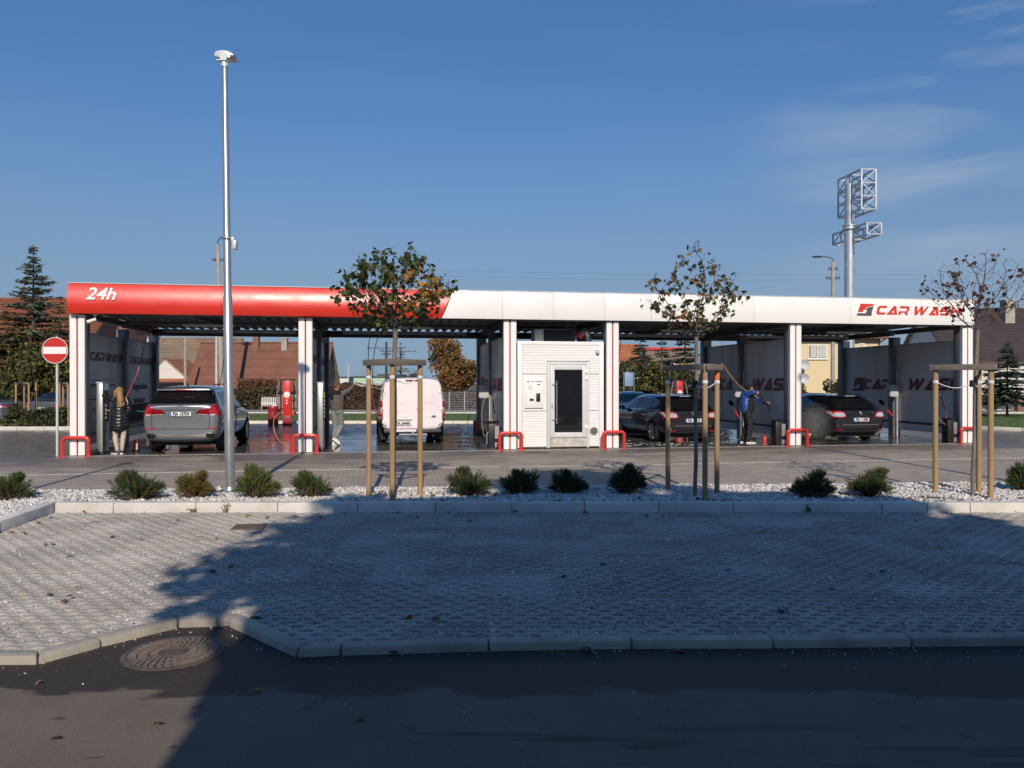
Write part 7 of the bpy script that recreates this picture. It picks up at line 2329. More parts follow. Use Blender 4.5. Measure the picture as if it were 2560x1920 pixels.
p_ = at(84, 955, 40)
conifer('tall blue green spruce at the left edge rising above the canopy', p_.x, 40, 8.85, 5.2, 1.2, [f_sprg, f_sprd, f_lar], [5, 1.5, 1.2], 31, whorls=36, per=12, dens=22, droop=0.10, needle=0.14)
for i, (px, Y, h, w, ms, ws, lab) in enumerate([
        (20, 38.5, 5.4, 4.4, [f_lar, f_rust, f_oliv], [4, 2, 2], 'rusty larch below the tall spruce at the left edge'),
        (150, 38.5, 6.0, 4.6, [f_lar, f_oliv, f_sprd], [4, 3, 2], 'brownish larch between the tall spruce and the canopy'),
        (-50, 39, 6.8, 5.0, [f_rust, f_lar, f_brown], [3, 3, 2], 'reddish larch cut by the left edge of the photo')]):
    q = at(px, 955, Y)
    conifer(lab, q.x, Y, h, w, 0.4, ms, ws, 50 + i, whorls=22, per=12, dens=24, droop=0.2, name='larch_tree', needle=0.15)
for i, (px, Y, h, w, ms, ws, lab) in enumerate([
        (60, 36.6, 3.6, 4.2, [f_ygr, f_oliv, f_dgr], [2, 3, 2], 'olive shrub behind the parked saloons at the left'),
        (165, 36.8, 3.9, 3.6, [f_ygr, f_gold, f_oliv], [2, 1, 3], 'yellowing shrub beside the no entry sign'),
        (-30, 36.6, 3.2, 3.6, [f_rust, f_brown, f_oliv], [2, 2, 2], 'rusty shrub at the left edge behind the blue grey saloon'),
        (225, 37.5, 3.2, 3.2, [f_oliv, f_brown, f_dgr], [2, 2, 2], 'brown green shrub behind the first grey partition')]):
    q = at(px, 955, Y)
    broadleaf(lab, q.x, Y, h, w, 0.2, ms, ws, 5200, 70 + i, lsize=0.17, name='shrub', cat='shrub', trunk=True)

q = at(1128, 955, 52)
broadleaf('big rounded tree in golden brown autumn leaf behind the white van', q.x, 52, 4.75, 4.9, 0.7, [f_amb, f_gold, f_oliv, f_brown], [3, 2.4, 1.6, 1.4], 15000, 81, lsize=0.16, lobes=13)
q = at(1035, 955, 56)
broadleaf('thin greyish shrub between the white van and the golden tree', q.x, 56, 3.2, 3.4, 0.3, [f_grey, f_brown], [3, 1], 2600, 83, lsize=0.13, name='shrub', cat='shrub')
q = at(1002, 955, 78)
conifer('small far spruce beside the second pole behind the van', q.x, 78, 5.7, 3.6, 0.5, [f_sprd, f_sprg], [2, 2], 84, whorls=14, per=8, dens=10)
for i, (px, Y, h, w, kind, lab) in enumerate([
        (1600, 45, 5.0, 3.0, 'c', 'dark thin spruce nearest the column right of the plant room'),
        (1655, 47, 4.9, 2.5, 'c', 'slim dark spruce in front of the red edged house'),
        (1712, 45, 5.2, 3.6, 'c', 'dark spruce behind the thin crowned maple')]):
    q = at(px, 955, Y)
    conifer(lab, q.x, Y, h, w, 0.4, [f_sprd, f_sprg, f_brown], [3, 1.5, 0.5], 90 + i, whorls=24, per=9, dens=22, droop=0.25, needle=0.2)
for i, (px, Y, h, w, ms, ws, lab) in enumerate([
        (1575, 42.5, 2.9, 3.4, [f_ygr, f_oliv, f_dgr], [2, 3, 3], 'dark olive shrub right of the plant room behind the third bay'),
        (1648, 42, 2.75, 3.2, [f_ygr, f_oliv, f_dgr, f_gold], [3.5, 3, 2, 0.8], 'yellow green shrub behind the black estate car'),
        (1722, 42.5, 2.6, 3.2, [f_oliv, f_dgr, f_brown], [2.5, 3, 2], 'dark shrub behind the second red vacuum post'),
        (1790, 43, 2.5, 3.0, [f_dgr, f_rust, f_brown], [2, 1.5, 2], 'brown shrub behind the wall of the third bay')]):
    q = at(px, 955, Y)
    broadleaf(lab, q.x, Y, h, w, 0.15, ms, ws, 6500, 110 + i, lsize=0.14, name='shrub', cat='shrub')
q = at(2518, 955, 38)
conifer('dense dark green spruce in front of the white walled house at the right edge', q.x, 38, 3.75, 3.2, 0.85, [f_sprd, f_sprg], [3, 1], 130, whorls=24, per=12, dens=22)
q = at(2510, 955, 40)
broadleaf('small shrub with red berries by the white wall at the right edge', at(2490, 955, 42).x, 42, 1.35, 2.6, 0.1, [f_dgr, f_rust, f_brown], [2, 1, 1.5], 1800, 131, lsize=0.10, name='shrub', cat='shrub')
q = at(2085, 955, 47)
broadleaf('clipped dark bush below the window of the yellow house', at(2108, 955, 44).x, 44, 2.05, 2.6, 0.0, [f_dgr, f_sprd], [3, 2], 6000, 133, lsize=0.11, name='clipped_bush', cat='bush', hollow=0.6, trunk=False)
broadleaf('small reddish shrub at the left of the yellow house', at(2008, 955, 43).x, 43, 1.5, 0.9, 0.1, [f_rust, f_gold, f_brown], [2, 1, 1], 1200, 134, lsize=0.09, name='shrub', cat='shrub')
broadleaf('green tree top above the grey wall of the last bay', at(2290, 955, 60).x, 60, 4.7, 2.6, 0.5, [f_ygr, f_oliv], [2, 2], 3000, 135, lsize=0.14)

# brown hedges along the far street, clipped into lengths
def hedge(label, px0, px1, Y, h, ms, ws, n, seed, depth=0.9):
    x0, x1 = at(px0, 955, Y).x, at(px1, 955, Y).x
    t = thing('hedge', label, 'hedge', ((x0 + x1) / 2, Y, 0), 0, 'hedges along the far street')
    rs = np.random.RandomState(seed)
    p = np.stack([rs.uniform((x0 - x1) / 2, (x1 - x0) / 2, n), rs.uniform(-depth / 2, depth / 2, n), rs.uniform(0.0, 1.0, n) * h], 1)
    nz_ = np.array([mnoise.noise(Vector((q[0] * 0.8, 0, 7.0 + seed))) for q in p])
    p[:, 2] *= 1 + 0.35 * nz_
    scatter('foliage', LQ, LQF, p, rand_rot(n, rs), 0.13 * np.exp(rs.normal(0, 0.25, n)), ms, t, midx=rs.choice(len(ms), size=n, p=np.array(ws) / sum(ws)))
    mb = MB()
    for k in range(int((x1 - x0) / 0.35)):
        xx = (x0 - x1) / 2 + 0.2 + k * 0.35
        mb.tube([(xx, 0, 0), (xx + rs.uniform(-0.1, 0.1), 0, h * 0.8)], 0.015, 4)
    mb.build('stems', m_branch, t)
    return t
hedge('brown leafy hedge in front of the brown roofed house', 590, 690, 48.8, 1.35, [f_brown, f_oliv, f_dgr], [3, 2, 1], 5200, 140)
hedge('rust coloured beech hedge left of the white framed window', 596, 690, 50.2, 2.0, [f_amb, f_brown, f_rust], [2, 3, 1.5], 4200, 141)
hedge('brown hedge between the man in the grey hoodie and the white van', 820, 960, 49.0, 1.55, [f_brown, f_rust, f_oliv], [3, 1.5, 1], 7500, 142)
hedge('dark brown hedge right of the white van under the golden tree', 1080, 1200, 49.0, 1.15, [f_brown, f_oliv, f_grey], [3, 1, 2], 5200, 143)
hedge('low dark clipped hedge in front of the grey saloon', 78, 172, 29.3, 0.75, [f_dgr, f_oliv], [4, 1.5], 6000, 144, depth=0.8)
x_ = at(40, 955, 29.2)
conifer('small bushy spruce in the left planting island', x_.x, 29.2, 0.95, 1.3, 0.02, [f_ygr, f_oliv, f_dgr], [2, 2, 3], 145, whorls=14, per=12, dens=14, gz=0.09, needle=0.3)
for i, (pxs, lab) in enumerate([([40, 60, 72], 'thin stake frame left of the grey saloon in the planting island'), ([86, 90, 100], 'thin single stakes in front of the grey saloon'), ([149, 158, 170], 'thin stake frame behind the pole of the no entry sign')]):
    pos = [(at(a, 955, 29.2 + 0.5 * (k % 2)).x, 29.2 + 0.5 * (k % 2)) for k, a in enumerate(pxs)]
    if i == 1: pos = pos[1:2]
    c = Vector((pos[0][0], pos[0][1], 0.09))
    t = thing('tree_stakes', lab, 'tree stakes', c, 0, 'stake frames in the left planting island')
    for (a, b) in pos:
        MB().tube([(a - c.x, b - c.y, -0.05), (a - c.x, b - c.y, 1.62)], 0.036, 8).build('stake', m_stake, t, smooth=50)
    if len(pos) > 1:
        for (a, b), (a2, b2) in zip(pos, pos[1:]):
            MB().bar((a - c.x, b - c.y - 0.05, 1.62), (a2 - c.x, b2 - c.y - 0.05, 1.62), 0.03, 0.08).build('batten', m_batten, t)
# ================================================================ lamp posts, sign, pylon, poles
m_pole = pmat('brushed_aluminium', (0.42, 0.41, 0.40), 0.36, metal=0.7, var=0.06, vscale=3, rvar=0.06)
m_lampg = pmat('lamp_head_grey', (0.62, 0.62, 0.60), 0.4, metal=0.2, var=0.05)
m_signred = pmat('sign_red', (0.50, 0.022, 0.016), 0.5, var=0.05)
m_concrete = pmat('pole_concrete', (0.36, 0.32, 0.27), 0.9, var=0.15, vscale=4, bump=0.3, bscale=30)

def lamp_post(x, y, h, label, lean=0.0, z=BEDZ):
    t = thing('lamp_post', label, 'lamp post', (x, y, z), 0, 'lamp posts of the car park')
    H = h - z
    MB().tube([(0, 0, 0.02), (lean * 0.45, 0, H * 0.45), (lean * 0.45, 0, H * 0.452), (lean, 0, H - 0.10)], [0.074, 0.066, 0.058, 0.042], 20).build('pole', m_pole, t, smooth=60)
    MB().box(-0.15, 0.15, -0.15, 0.15, 0.0, 0.02).build('base_plate', m_dark, t, bevel=0.004)
    MB().lathe([(0.10, 0.02), (0.085, 0.05), (0.078, 0.07)], 18).build('base_collar', m_pole, t, smooth=40)
    hx = lean
    MB().tube([(hx, 0, H - 0.13), (hx, 0, H + 0.02)], 0.055, 14).box(hx - 0.05, hx + 0.05, -0.07, -0.04, H - 0.05, H + 0.05).build('clamp', m_lampg, t, smooth=40)
    mb = MB()
    prof = [(-0.155, 0.0), (-0.155, 0.07), (-0.11, 0.105), (-0.03, 0.118), (0.05, 0.105), (0.13, 0.055), (0.195, -0.03), (0.19, -0.045), (0.13, -0.045), (0.09, -0.035), (-0.02, -0.035), (-0.14, -0.005)]
    mb.prism([(hx + a * 0.94 + 0.005, H + b * 0.78 + 0.02) for a, b in prof], -0.05, 0.11, 'y')
    hd = mb.build('lamp_head', m_lampg, t, bevel=0.014)
    MB().box(hx - 0.12, hx + 0.12, -0.02, 0.09, H - 0.026, H - 0.012).build('lens', m_plate, hd)
    MB().box(hx + 0.10, hx + 0.19, -0.066, -0.058, H - 0.005, H + 0.03).build('side_vent', m_dark, hd)
    zz = H * 0.585
    MB().lathe([(0.068, -0.02), (0.072, -0.015), (0.072, 0.015), (0.068, 0.02)], 18).build('band', m_pole, t, smooth=40, loc=(lean * 0.5, 0, zz))
    MB().box(0.0, 0.06, -0.05, 0.05, -0.17, -0.03).box(-0.03, 0.02, -0.03, 0.03, -0.05, 0.02).build('sensor_box', m_lampg, t, bevel=0.012, loc=(lean * 0.5 + 0.085, 0, zz))
    return t
b_ = at(575, 1240, 11.88)
lamp_post(b_.x, 11.88, 6.71, 'tall brushed metal lamp post in the gravel bed left of the leafy maple', lean=-0.075)
lamp_post(-7.14, 5.96, 6.83, 'lamp post beside the camera on the left, outside the photo')
lamp_post(9.35, 8.6, 10.0, 'taller lamp post beside the camera on the right, outside the photo', z=0.05)

ne = at(143, 1138, 18.4)
t = thing('no_entry_sign', 'round red no entry sign on a grey post left of the car wash', 'road sign', (ne.x, 18.4, 0), 0)
zc = 2.50
MB().tube([(0, 0, 0), (0, 0, zc + 0.33)], 0.030, 14).build('post', m_lampg, t, smooth=60)
MB().lathe([(0.0, -0.012), (0.305, -0.012), (0.312, -0.004), (0.312, 0.006), (0.0, 0.006)], 40, axis='y').build('disc', m_signred, t, smooth=30, loc=(-0.02, -0.045, zc - 0.0))
MB().lathe([(0.300, -0.0145), (0.312, -0.0145), (0.312, -0.0125), (0.300, -0.0125), (0.300, -0.0145)], 40, axis='y', cap=False).build('rim', m_whiteplain, t, loc=(-0.02, -0.045, zc))
MB().box(-0.275, 0.275, -0.016, -0.0125, -0.082, 0.082).build('white_bar', m_whiteplain, t, loc=(-0.02, -0.045, zc))
MB().lathe([(0.034, 0), (0.034, 0.03), (0.02, 0.04)], 12).build('post_cap', m_dark, t, loc=(0, 0, zc + 0.33))
for dz in (-0.15, 0.15): MB().box(-0.05, 0.05, -0.04, 0.035, -0.02, 0.02).build('bracket', m_steel, t, loc=(0, 0, zc + dz))

# billboard pylon with empty lattice frames
pyl = thing('advertising_pylon', 'galvanised pylon with two empty lattice billboard frames behind the canopy', 'pylon', (17.05, 39.1, 0), 0)
m_galv = pmat('galvanised_lattice', (0.50, 0.52, 0.54), 0.42, metal=0.6, var=0.15, vscale=3)
PX, PY = 17.05, 39.1
mb = MB().tube([(0, 0, 0), (0, 0, 9.55)], 0.245, 24)
mb.tube([(0, 0, 9.551), (0, 0, 11.75)], 0.225, 24)
mb.build('mast', m_galv, pyl, smooth=50)
MB().lathe([(0.25, 9.42), (0.34, 9.44), (0.34, 9.52), (0.31, 9.53), (0.31, 9.60), (0.34, 9.61), (0.34, 9.68), (0.23, 9.70)], 24).build('flange', m_galv, pyl, smooth=30)
def frame_box(C, z0, z1, cells, nlong):
    C = [Vector((a - PX, b - PY, 0)) for a, b in C]            # A near left, B near right, C far right, D far left
    A, B, Cc, D = C
    fr = thing('lattice_frame', None, None); fr.parent = pyl
    def bar(p, q, w=0.07, n='strut'): MB().bar(p, q, w, w).build(n, m_galv, fr)
    lv = [z0 + (z1 - z0) * i / cells for i in range(cells + 1)]
    for P in (A, B, Cc, D): bar(P + Vector((0, 0, z0)), P + Vector((0, 0, z1)), 0.075, 'upright')
    for z in lv:
        zz = Vector((0, 0, z))
        bar(A + zz, D + zz, 0.085, 'rail'); bar(B + zz, Cc + zz, 0.085, 'rail'); bar(A + zz, B + zz, 0.06); bar(D + zz, Cc + zz, 0.06)
        bar((A + D) / 2 + zz, (B + Cc) / 2 + zz, 0.06)
    for i in range(cells):
        a, b = Vector((0, 0, lv[i])), Vector((0, 0, lv[i + 1]))
        p, q = (A, B) if i % 2 == 0 else (B, A)
        bar(p + a, q + b, 0.05, 'brace')
        for j in range(nlong):
            f0, f1 = j / nlong, (j + 1) / nlong
            for s0, s1 in ((A, D), (B, Cc)):
                u0, u1 = s0.lerp(s1, f0), s0.lerp(s1, f1)
                if (i + j) % 2: u0, u1 = u1, u0
                bar(u0 + a, u1 + b, 0.045, 'brace')
        for j in range(1, nlong):
            for s0, s1 in ((A, D), (B, Cc)):
                u = s0.lerp(s1, j / nlong)
                bar(u + a, u + b, 0.05)
frame_box([(17.15, 38.0), (17.88, 38.05), (17.62, 40.15), (16.90, 40.1)], 10.24, 12.2, 3, 2)
frame_box([(17.29, 37.7), (18.0, 37.75), (17.62, 40.75), (16.88, 40.7)], 8.96, 9.50, 1, 4)

def utility_pole(label, px, Y, ztop, arms=(), lamp=None, r=0.13, mat=m_concrete, lean=0.0, z0=0.0):
    c = at(px, 955, Y)
    t = thing('utility_pole', label, 'utility pole', (c.x, Y, z0), 0, 'utility poles behind the wash')
    H = ztop - z0
    MB().tube([(lean, 0, -0.05), (0, 0, H)], [r, r * 0.68], 8).build('pole', mat, t)
    for (z, w) in arms:
        MB().bar((-w / 2, 0, z), (w / 2, 0, z), 0.07, 0.07).build('crossarm', m_dark, t)
        mb = MB()
        for k in (-1, -0.5, 0.5, 1): mb.lathe([(0.03, 0.03), (0.05, 0.07), (0.045, 0.14), (0.02, 0.17)], 8, (k * w / 2 * 0.95, 0, z))
        mb.build('insulator', m_dark, t)
    if lamp:
        dx, dz, L = lamp
        MB().tube(arc_pts([(0, 0, H - 0.1), (0.02 * dx, 0, H + dz * 0.6), (dx * 0.4, 0, H + dz), (dx * L, 0, H + dz * 1.05)], 12), 0.035, 6).build('lamp_arm', m_dark, t, smooth=50)
        MB().sphere((dx * L * 1.16, 0, H + dz * 1.05), 0.40, 0.14, 0.075, n=12, m=6).build('lamp_head', m_dark, t, smooth=50)
    return t
utility_pole('concrete pole with street lamp just left of the tall metal lamp post', 545, 50, 10.6, arms=((9.6, 0.7),), lamp=(0.45, 0.45, 1.0), r=0.18, lean=0.28)
utility_pole('pole with a street lamp arm standing left of the lattice pylon', 2082, 52, 9.80, arms=((8.7, 0.9), (9.3, 0.6)), lamp=(-1.0, 0.35, 0.9), r=0.17)
utility_pole('tall dark pole with crossarms seen above the white van', 966, 72, 5.5, arms=((4.9, 3.6), (4.6, 1.2), (4.3, 0.8)), r=0.16, mat=m_dark)
utility_pole('smaller far pole with one crossarm right of the leafy maple trunk', 1002, 90, 5.5, arms=((5.3, 3.6),), r=0.15, mat=m_dark)
utility_pole('pale slim far mast left of the green building', 871, 80, 3.6, r=0.09, mat=m_lgrey)
utility_pole('twin legged weathered concrete post in front of the tan roof', 463, 53, 4.95, r=0.11)
utility_pole('white painted slim pole beside the concrete pole behind the silver SUV', 541, 47, 4.65, r=0.09, mat=m_lgrey)
cb = MB()
for (y0, y1, Y) in ((672, 686, 72), (687, 699, 72)):
    a, c = at(900, y0, Y), at(2300, y1, Y)
    cb.tube(arc_pts([a, (a + c) / 2 - Vector((0, 0, 0.25)), c], 20), 0.006, 4)
tag(cb.build('power_cable', m_dark), 'thin power cables crossing the sky above the white fascia', 'cable')

# ================================================================ vacuum posts
def vacuum(px, Y, label, bin_label):
    c = at(px, 955, Y)
    t = thing('vacuum_post', label, 'vacuum post', (c.x, Y, 0), TH, 'red vacuum posts')
    MB().prism([(-0.17, 0.0), (0.17, 0.0), (0.15, 1.80), (-0.15, 1.80)], -0.14, 0.14, 'y').build('body', m_redpaint, t, bevel=0.012)
    MB().box(-0.16, 0.16, -0.145, 0.145, 0.0, 0.40).build('plinth', m_stripe, t, bevel=0.01)
    MB().bar((-0.26, 0, 1.84), (0.26, 0, 1.84), 0.06, 0.05).box(-0.30, -0.22, -0.05, 0.05, 1.79, 1.88).box(0.22, 0.30, -0.05, 0.05, 1.79, 1.88).build('hose_bar', m_black, t)
    mb = MB()
    for a in range(6):
        mb.lathe([(0.0, -0.155), (0.048, -0.153), (0.05, -0.139)], 12, (0.085 * cos(a * pi / 3), 0, 1.24 + 0.085 * sin(a * pi / 3)), 'y')
    mb.lathe([(0.0, -0.160), (0.045, -0.158), (0.05, -0.139)], 12, (0, 0, 1.24), 'y')
    mb.build('flower_emblem', m_whiteplain, t)
    MB().lathe([(0.0, -0.150), (0.032, -0.150), (0.034, -0.139)], 12, (0, 0, 0.90), 'y').box(-0.02, 0.02, -0.15, -0.139, 0.98, 1.05).build('button', m_whiteplain, t)
    for sx in (-1, 1):
        MB().tube(arc_pts([(sx * 0.27, -0.03, 1.78), (sx * 0.36, -0.06, 1.45), (sx * 0.40, -0.06, 1.0), (sx * 0.34, -0.05, 0.6), (sx * 0.24, -0.05, 0.55)], 16), 0.034, 8).build('vacuum_hose', pmat('grey_hose', (0.16, 0.16, 0.165), 0.45, var=0.1), t, smooth=50)
        MB().tube(arc_pts([(sx * 0.24, 0.05, 1.78), (sx * 0.27, 0.08, 1.3), (sx * 0.25, 0.08, 0.8), (sx * 0.32, 0.06, 0.45)], 12), 0.030, 8).build('vacuum_hose', m_rubber, t, smooth=50)
        MB().tube([(sx * 0.24, -0.06, 0.62), (sx * 0.26, -0.10, 0.40)], 0.04, 8).build('nozzle', m_black if sx < 0 else m_redpaint, t, smooth=50)
    b = thing('waste_bin', bin_label, 'bin', (c.x - 0.46, Y - 0.35, 0), TH, 'dark red bins beside the vacuum posts')
    MB().lathe([(0.20, 0.03), (0.205, 0.06), (0.205, 0.55), (0.195, 0.60), (0.215, 0.66), (0.22, 0.74), (0.21, 0.76)], 20).build('body', m_stripe, b, smooth=35)
    MB().lathe([(0.215, 0.0), (0.215, 0.03)], 20).build('foot', m_dark, b)
    MB().lathe([(0.21, 0.76), (0.20, 0.80), (0.05, 0.82)], 20).build('lid', m_stripe, b, smooth=40)
    MB().sphere((0.06, -0.05, 0.80), 0.12, 0.09, 0.05, n=10, m=6).build('bin_liner', m_whiteplain, b, smooth=60)
vacuum(718, 31.2, 'red vacuum post with a white flower emblem left of the second column', 'dark red bin left of the red vacuum post')
vacuum(1697, 36.0, 'red vacuum post seen behind the black estate car', 'dark red bin hidden behind the black estate car')
c = at(1572, 955, 36)
t = thing('notice_board', 'blue grey notice board on two posts behind the third bay', 'notice board', (c.x, 36, 0), TH * 0.5)
MB().box(-0.20, 0.20, -0.03, 0.03, 1.55, 2.20).build('board', pmat('pale_blue_board', (0.20, 0.30, 0.46), 0.5, var=0.15), t, bevel=0.01)
for x in (-0.24, 0.24): MB().tube([(x, 0, 0), (x, 0, 2.22)], 0.03, 8).build('post', m_colgrey, t)

# ================================================================ houses
def rmat(name, col, **k): return pmat(name, col, 0.85, var=0.22, vscale=1.2, dirt=0.45, dscale=0.6, dcol=tuple(c * 0.55 for c in col), bump=0.5, bscale=14, **k)
m_rbrown = rmat('brown_roof_sheet', (0.20, 0.085, 0.055)); m_rtan = rmat('weathered_tan_tiles', (0.24, 0.175, 0.12)); m_rorange = rmat('orange_tiles', (0.36, 0.13, 0.06)); m_rdark = rmat('dark_purple_tiles', (0.060, 0.042, 0.044)); m_rrust = rmat('rusty_tiles', (0.22, 0.075, 0.035))
m_plaster = pmat('white_plaster', (0.66, 0.63, 0.58), 0.9, var=0.1, vscale=1.0, dirt=0.3, dscale=1, dcol=(0.42, 0.38, 0.33))
m_cream = pmat('cream_plaster', (0.66, 0.54, 0.33), 0.9, var=0.05, vscale=0.8, dirt=0.15, dscale=0.8, dcol=(0.5, 0.41, 0.27))
m_oldwall = pmat('old_rendered_wall', (0.30, 0.22, 0.16), 0.9, var=0.2, vscale=1.5, dirt=0.5, dscale=1.2)
m_green = pmat('mint_plaster', (0.42, 0.60, 0.44), 0.9, var=0.05); m_pink = pmat('pink_plaster', (0.58, 0.42, 0.34), 0.9, var=0.05); m_apr = pmat('apricot_plaster', (0.58, 0.34, 0.17), 0.9, var=0.12)
m_wframe = pmat('white_window_frame', (0.74, 0.73, 0.70), 0.5, var=0.03); m_pane = pmat('window_pane', (0.030, 0.035, 0.042), 0.06, var=0.3, spec=0.6); m_curt = pmat('net_curtain', (0.50, 0.48, 0.45), 0.9, var=0.15, vscale=8, stretch=(6, 6, 0.5))
m_brick, nt, b = nodes_mat('red_brick')
n = NT(nt); br = nt.nodes.new('ShaderNodeTexBrick'); n.L(n.obj((1, 1, 1), (radians(90), 0, 0)), br.inputs['Vector'])
br.inputs['Color1'].default_value = (0.26, 0.10, 0.06, 1); br.inputs['Color2'].default_value = (0.18, 0.07, 0.045, 1); br.inputs['Mortar'].default_value = (0.22, 0.18, 0.15, 1)
br.inputs['Scale'].default_value = 1.0; br.inputs['Brick Width'].default_value = 0.25; br.inputs['Row Height'].default_value = 0.075; br.inputs['Mortar Size'].default_value = 0.010
n.L(br.outputs['Color'], b.inputs['Base Color']); b.inputs['Roughness'].default_value = 0.9

def slope(a0, a1, b0, b1, rows, ribs, mat, parent, name='roof', step=0.03, rib=0.03):
    """Roof plane from eave a0-a1 up to ridge b0-b1: rows of tiles or sheets as overlapping steps, ribs along the slope."""
    a0, a1, b0, b1 = map(Vector, (a0, a1, b0, b1))
    nrm = (a1 - a0).cross(b0 - a0).normalized()
    if nrm.z < 0: nrm = -nrm
    mb = MB()
    cols = max(1, ribs) * 2
    for r in range(rows):
        f0, f1 = r / rows, (r + 1) / rows
        lo, hi = [], []
        for c in range(cols + 1):
            g = c / cols
            off = rib if (c % 2 and ribs) else 0.0
            lo.append(a0.lerp(b0, f0).lerp(a1.lerp(b1, f0), g) + nrm * (step + off))
            hi.append(a0.lerp(b0, f1).lerp(a1.lerp(b1, f1), g) + nrm * off * 0.9)
        un = [p - nrm * (step + (rib if (i % 2 and ribs) else 0)) for i, p in enumerate(lo)]
        k = cols + 1
        mb.add(lo + hi + un, [(i, i + 1, k + i + 1, k + i) for i in range(cols)] + [(2 * k + i, 2 * k + i + 1, i + 1, i) for i in range(cols)])
    o = mb.build(name, mat, parent)
    th = MB()
    th.add([a0 - nrm * 0.12, a1 - nrm * 0.12, b1 - nrm * 0.12, b0 - nrm * 0.12, a0 - nrm * 0.002, a1 - nrm * 0.002, b1 - nrm * 0.002, b0 - nrm * 0.002],
           [(3, 2, 1, 0), (4, 5, 6, 7), (0, 1, 5, 4), (1, 2, 6, 5), (2, 3, 7, 6), (3, 0, 4, 7)])
    th.build('roof_boards', m_oldwall, o)
    return o

def window(parent, x, y, z0, w, h, panes=2, curtain=True, frame=m_wframe):
    """Window on a wall facing the camera at local y."""
    t = 0.07
    mb = MB().box(x - w / 2, x - w / 2 + t, y - 0.04, y + 0.02, z0, z0 + h).box(x + w / 2 - t, x + w / 2, y - 0.04, y + 0.02, z0, z0 + h)
    mb.box(x - w / 2 + t, x + w / 2 - t, y - 0.04, y + 0.02, z0, z0 + t).box(x - w / 2 + t, x + w / 2 - t, y - 0.04, y + 0.02, z0 + h - t, z0 + h)
    for k in range(1, panes):
        xx = x - w / 2 + w * k / panes
        mb.box(xx - t * 0.6, xx + t * 0.6, y - 0.04, y + 0.02, z0 + t, z0 + h - t)
    fr = mb.build('window', frame, parent)
    for k in range(panes):
        x0, x1 = x - w / 2 + w * k / panes + t * 0.6, x - w / 2 + w * (k + 1) / panes - t * 0.6
        MB().box(x0, x1, y - 0.012, y - 0.006, z0 + t, z0 + h - t).build('pane', m_pane, fr)
        if curtain:
            MB().box(x0 + (0.04 if k else 0.2) * (x1 - x0), x1 - 0.03, y - 0.0145, y - 0.0125, z0 + t + 0.05, z0 + h - t).build('curtain', m_curt, fr)
    MB().box(x - w / 2 - 0.05, x + w / 2 + 0.05, y - 0.10, y + 0.01, z0 - 0.06, z0 - 0.002).build('sill', frame, fr)
    return fr

def gable_house(label, x0, x1, y0, y1, zw, zr, wall, roof, rows=12, ribs=40, over=0.25, step=0.03, rib=0.03, name='house'):
    """Ridge along x, eaves facing the camera."""
    t = thing(name, label, 'house', ((x0 + x1) / 2, y0, 0), 0)
    hw, d = (x1 - x0) / 2, y1 - y0
    mb = MB().box(-hw, hw, 0, d, -0.1, zw)
    for sx in (-hw, hw):
        mb.add([(sx, 0, zw), (sx, d, zw), (sx, d / 2, zr - 0.16)], [(0, 1, 2)])
    mb.build('wall', wall, t)
    k = (zr - zw) / (d / 2)
    e = 0.35
    f = slope((-hw - over, -e, zw - e * k), (hw + over, -e, zw - e * k), (-hw - over, d / 2, zr), (hw + over, d / 2, zr), rows, ribs, roof, t, step=step, rib=rib)
    slope((hw + over, d + e, zw - e * k), (-hw - over, d + e, zw - e * k), (hw + over, d / 2, zr), (-hw - over, d / 2, zr), max(2, rows // 3), 0, roof, t)
    MB().tube([(-hw - over, d / 2, zr + 0.05), (hw + over, d / 2, zr + 0.05)], 0.10, 8).build('ridge', roof, t)
    return t

def chimney(t, x, y, z0, z1, w, mat):
    c_ = MB().box(x - w / 2, x + w / 2, y - w / 2, y + w / 2, z0, z1).build('chimney', mat, t)
    MB().box(x - w / 2 - 0.05, x + w / 2 + 0.05, y - w / 2 - 0.05, y + w / 2 + 0.05, z1, z1 + 0.10).build('chimney_cap', mat, c_)

# low house with the big brown roof
hx0, hx1 = at(470, 955, 55).x, at(800, 955, 55).x
H1 = gable_house('low old house with a big brown sheet roof and two chimneys behind the first bay', hx0, hx1, 55.3, 60.5, 1.50, 4.62, m_oldwall, m_rbrown, rows=6, ribs=62)
cx_ = (hx0 + hx1) / 2
chimney(H1, at(640, 0, 57.5).x - cx_, 2.3, 3.9, 5.15, 0.42, m_brick)
chimney(H1, at(711, 0, 57.5).x - cx_, 2.3, 3.7, 4.95, 0.40, m_concrete)
window(H1, at(662, 0, 55.3).x - cx_, -0.01, 0.62, 0.62, 0.52, 1); window(H1, at(682, 0, 55.3).x - cx_, -0.01, 0.62, 0.62, 0.52, 1)
window(H1, at(745, 0, 55.3).x - cx_, -0.01, 0.55, 0.9, 0.65, 2, frame=m_oldwall)
# white pickets
x_ = at(654, 0, 48).x
t = thing('picket_fence', 'short white picket fence below the white framed window', 'fence', (x_, 48.0, 0), 0)
for k in range(9): MB().prism([(k * 0.12, 0.25), (k * 0.12 + 0.06, 0.25), (k * 0.12 + 0.06, 0.78), (k * 0.12 + 0.03, 0.84), (k * 0.12, 0.78)], 0, 0.02, 'y').build('picket', m_wframe, t)
MB().box(-0.05, 1.1, 0.02, 0.05, 0.40, 0.46).build('rail', m_wframe, t)
for k in (0, 1.05): MB().box(k - 0.03, k + 0.03, 0.02, 0.08, 0, 0.6).build('post', m_oldwall, t)
# barn roof behind it
bx0, bx1 = at(330, 0, 72).x, at(602, 0, 72).x
B1 = gable_house('old barn with a long weathered tan tile roof behind the brown roofed house', bx0, bx1, 68, 76, 1.2, 5.75, m_oldwall, m_rtan, rows=26, ribs=0, step=0.05, name='barn')
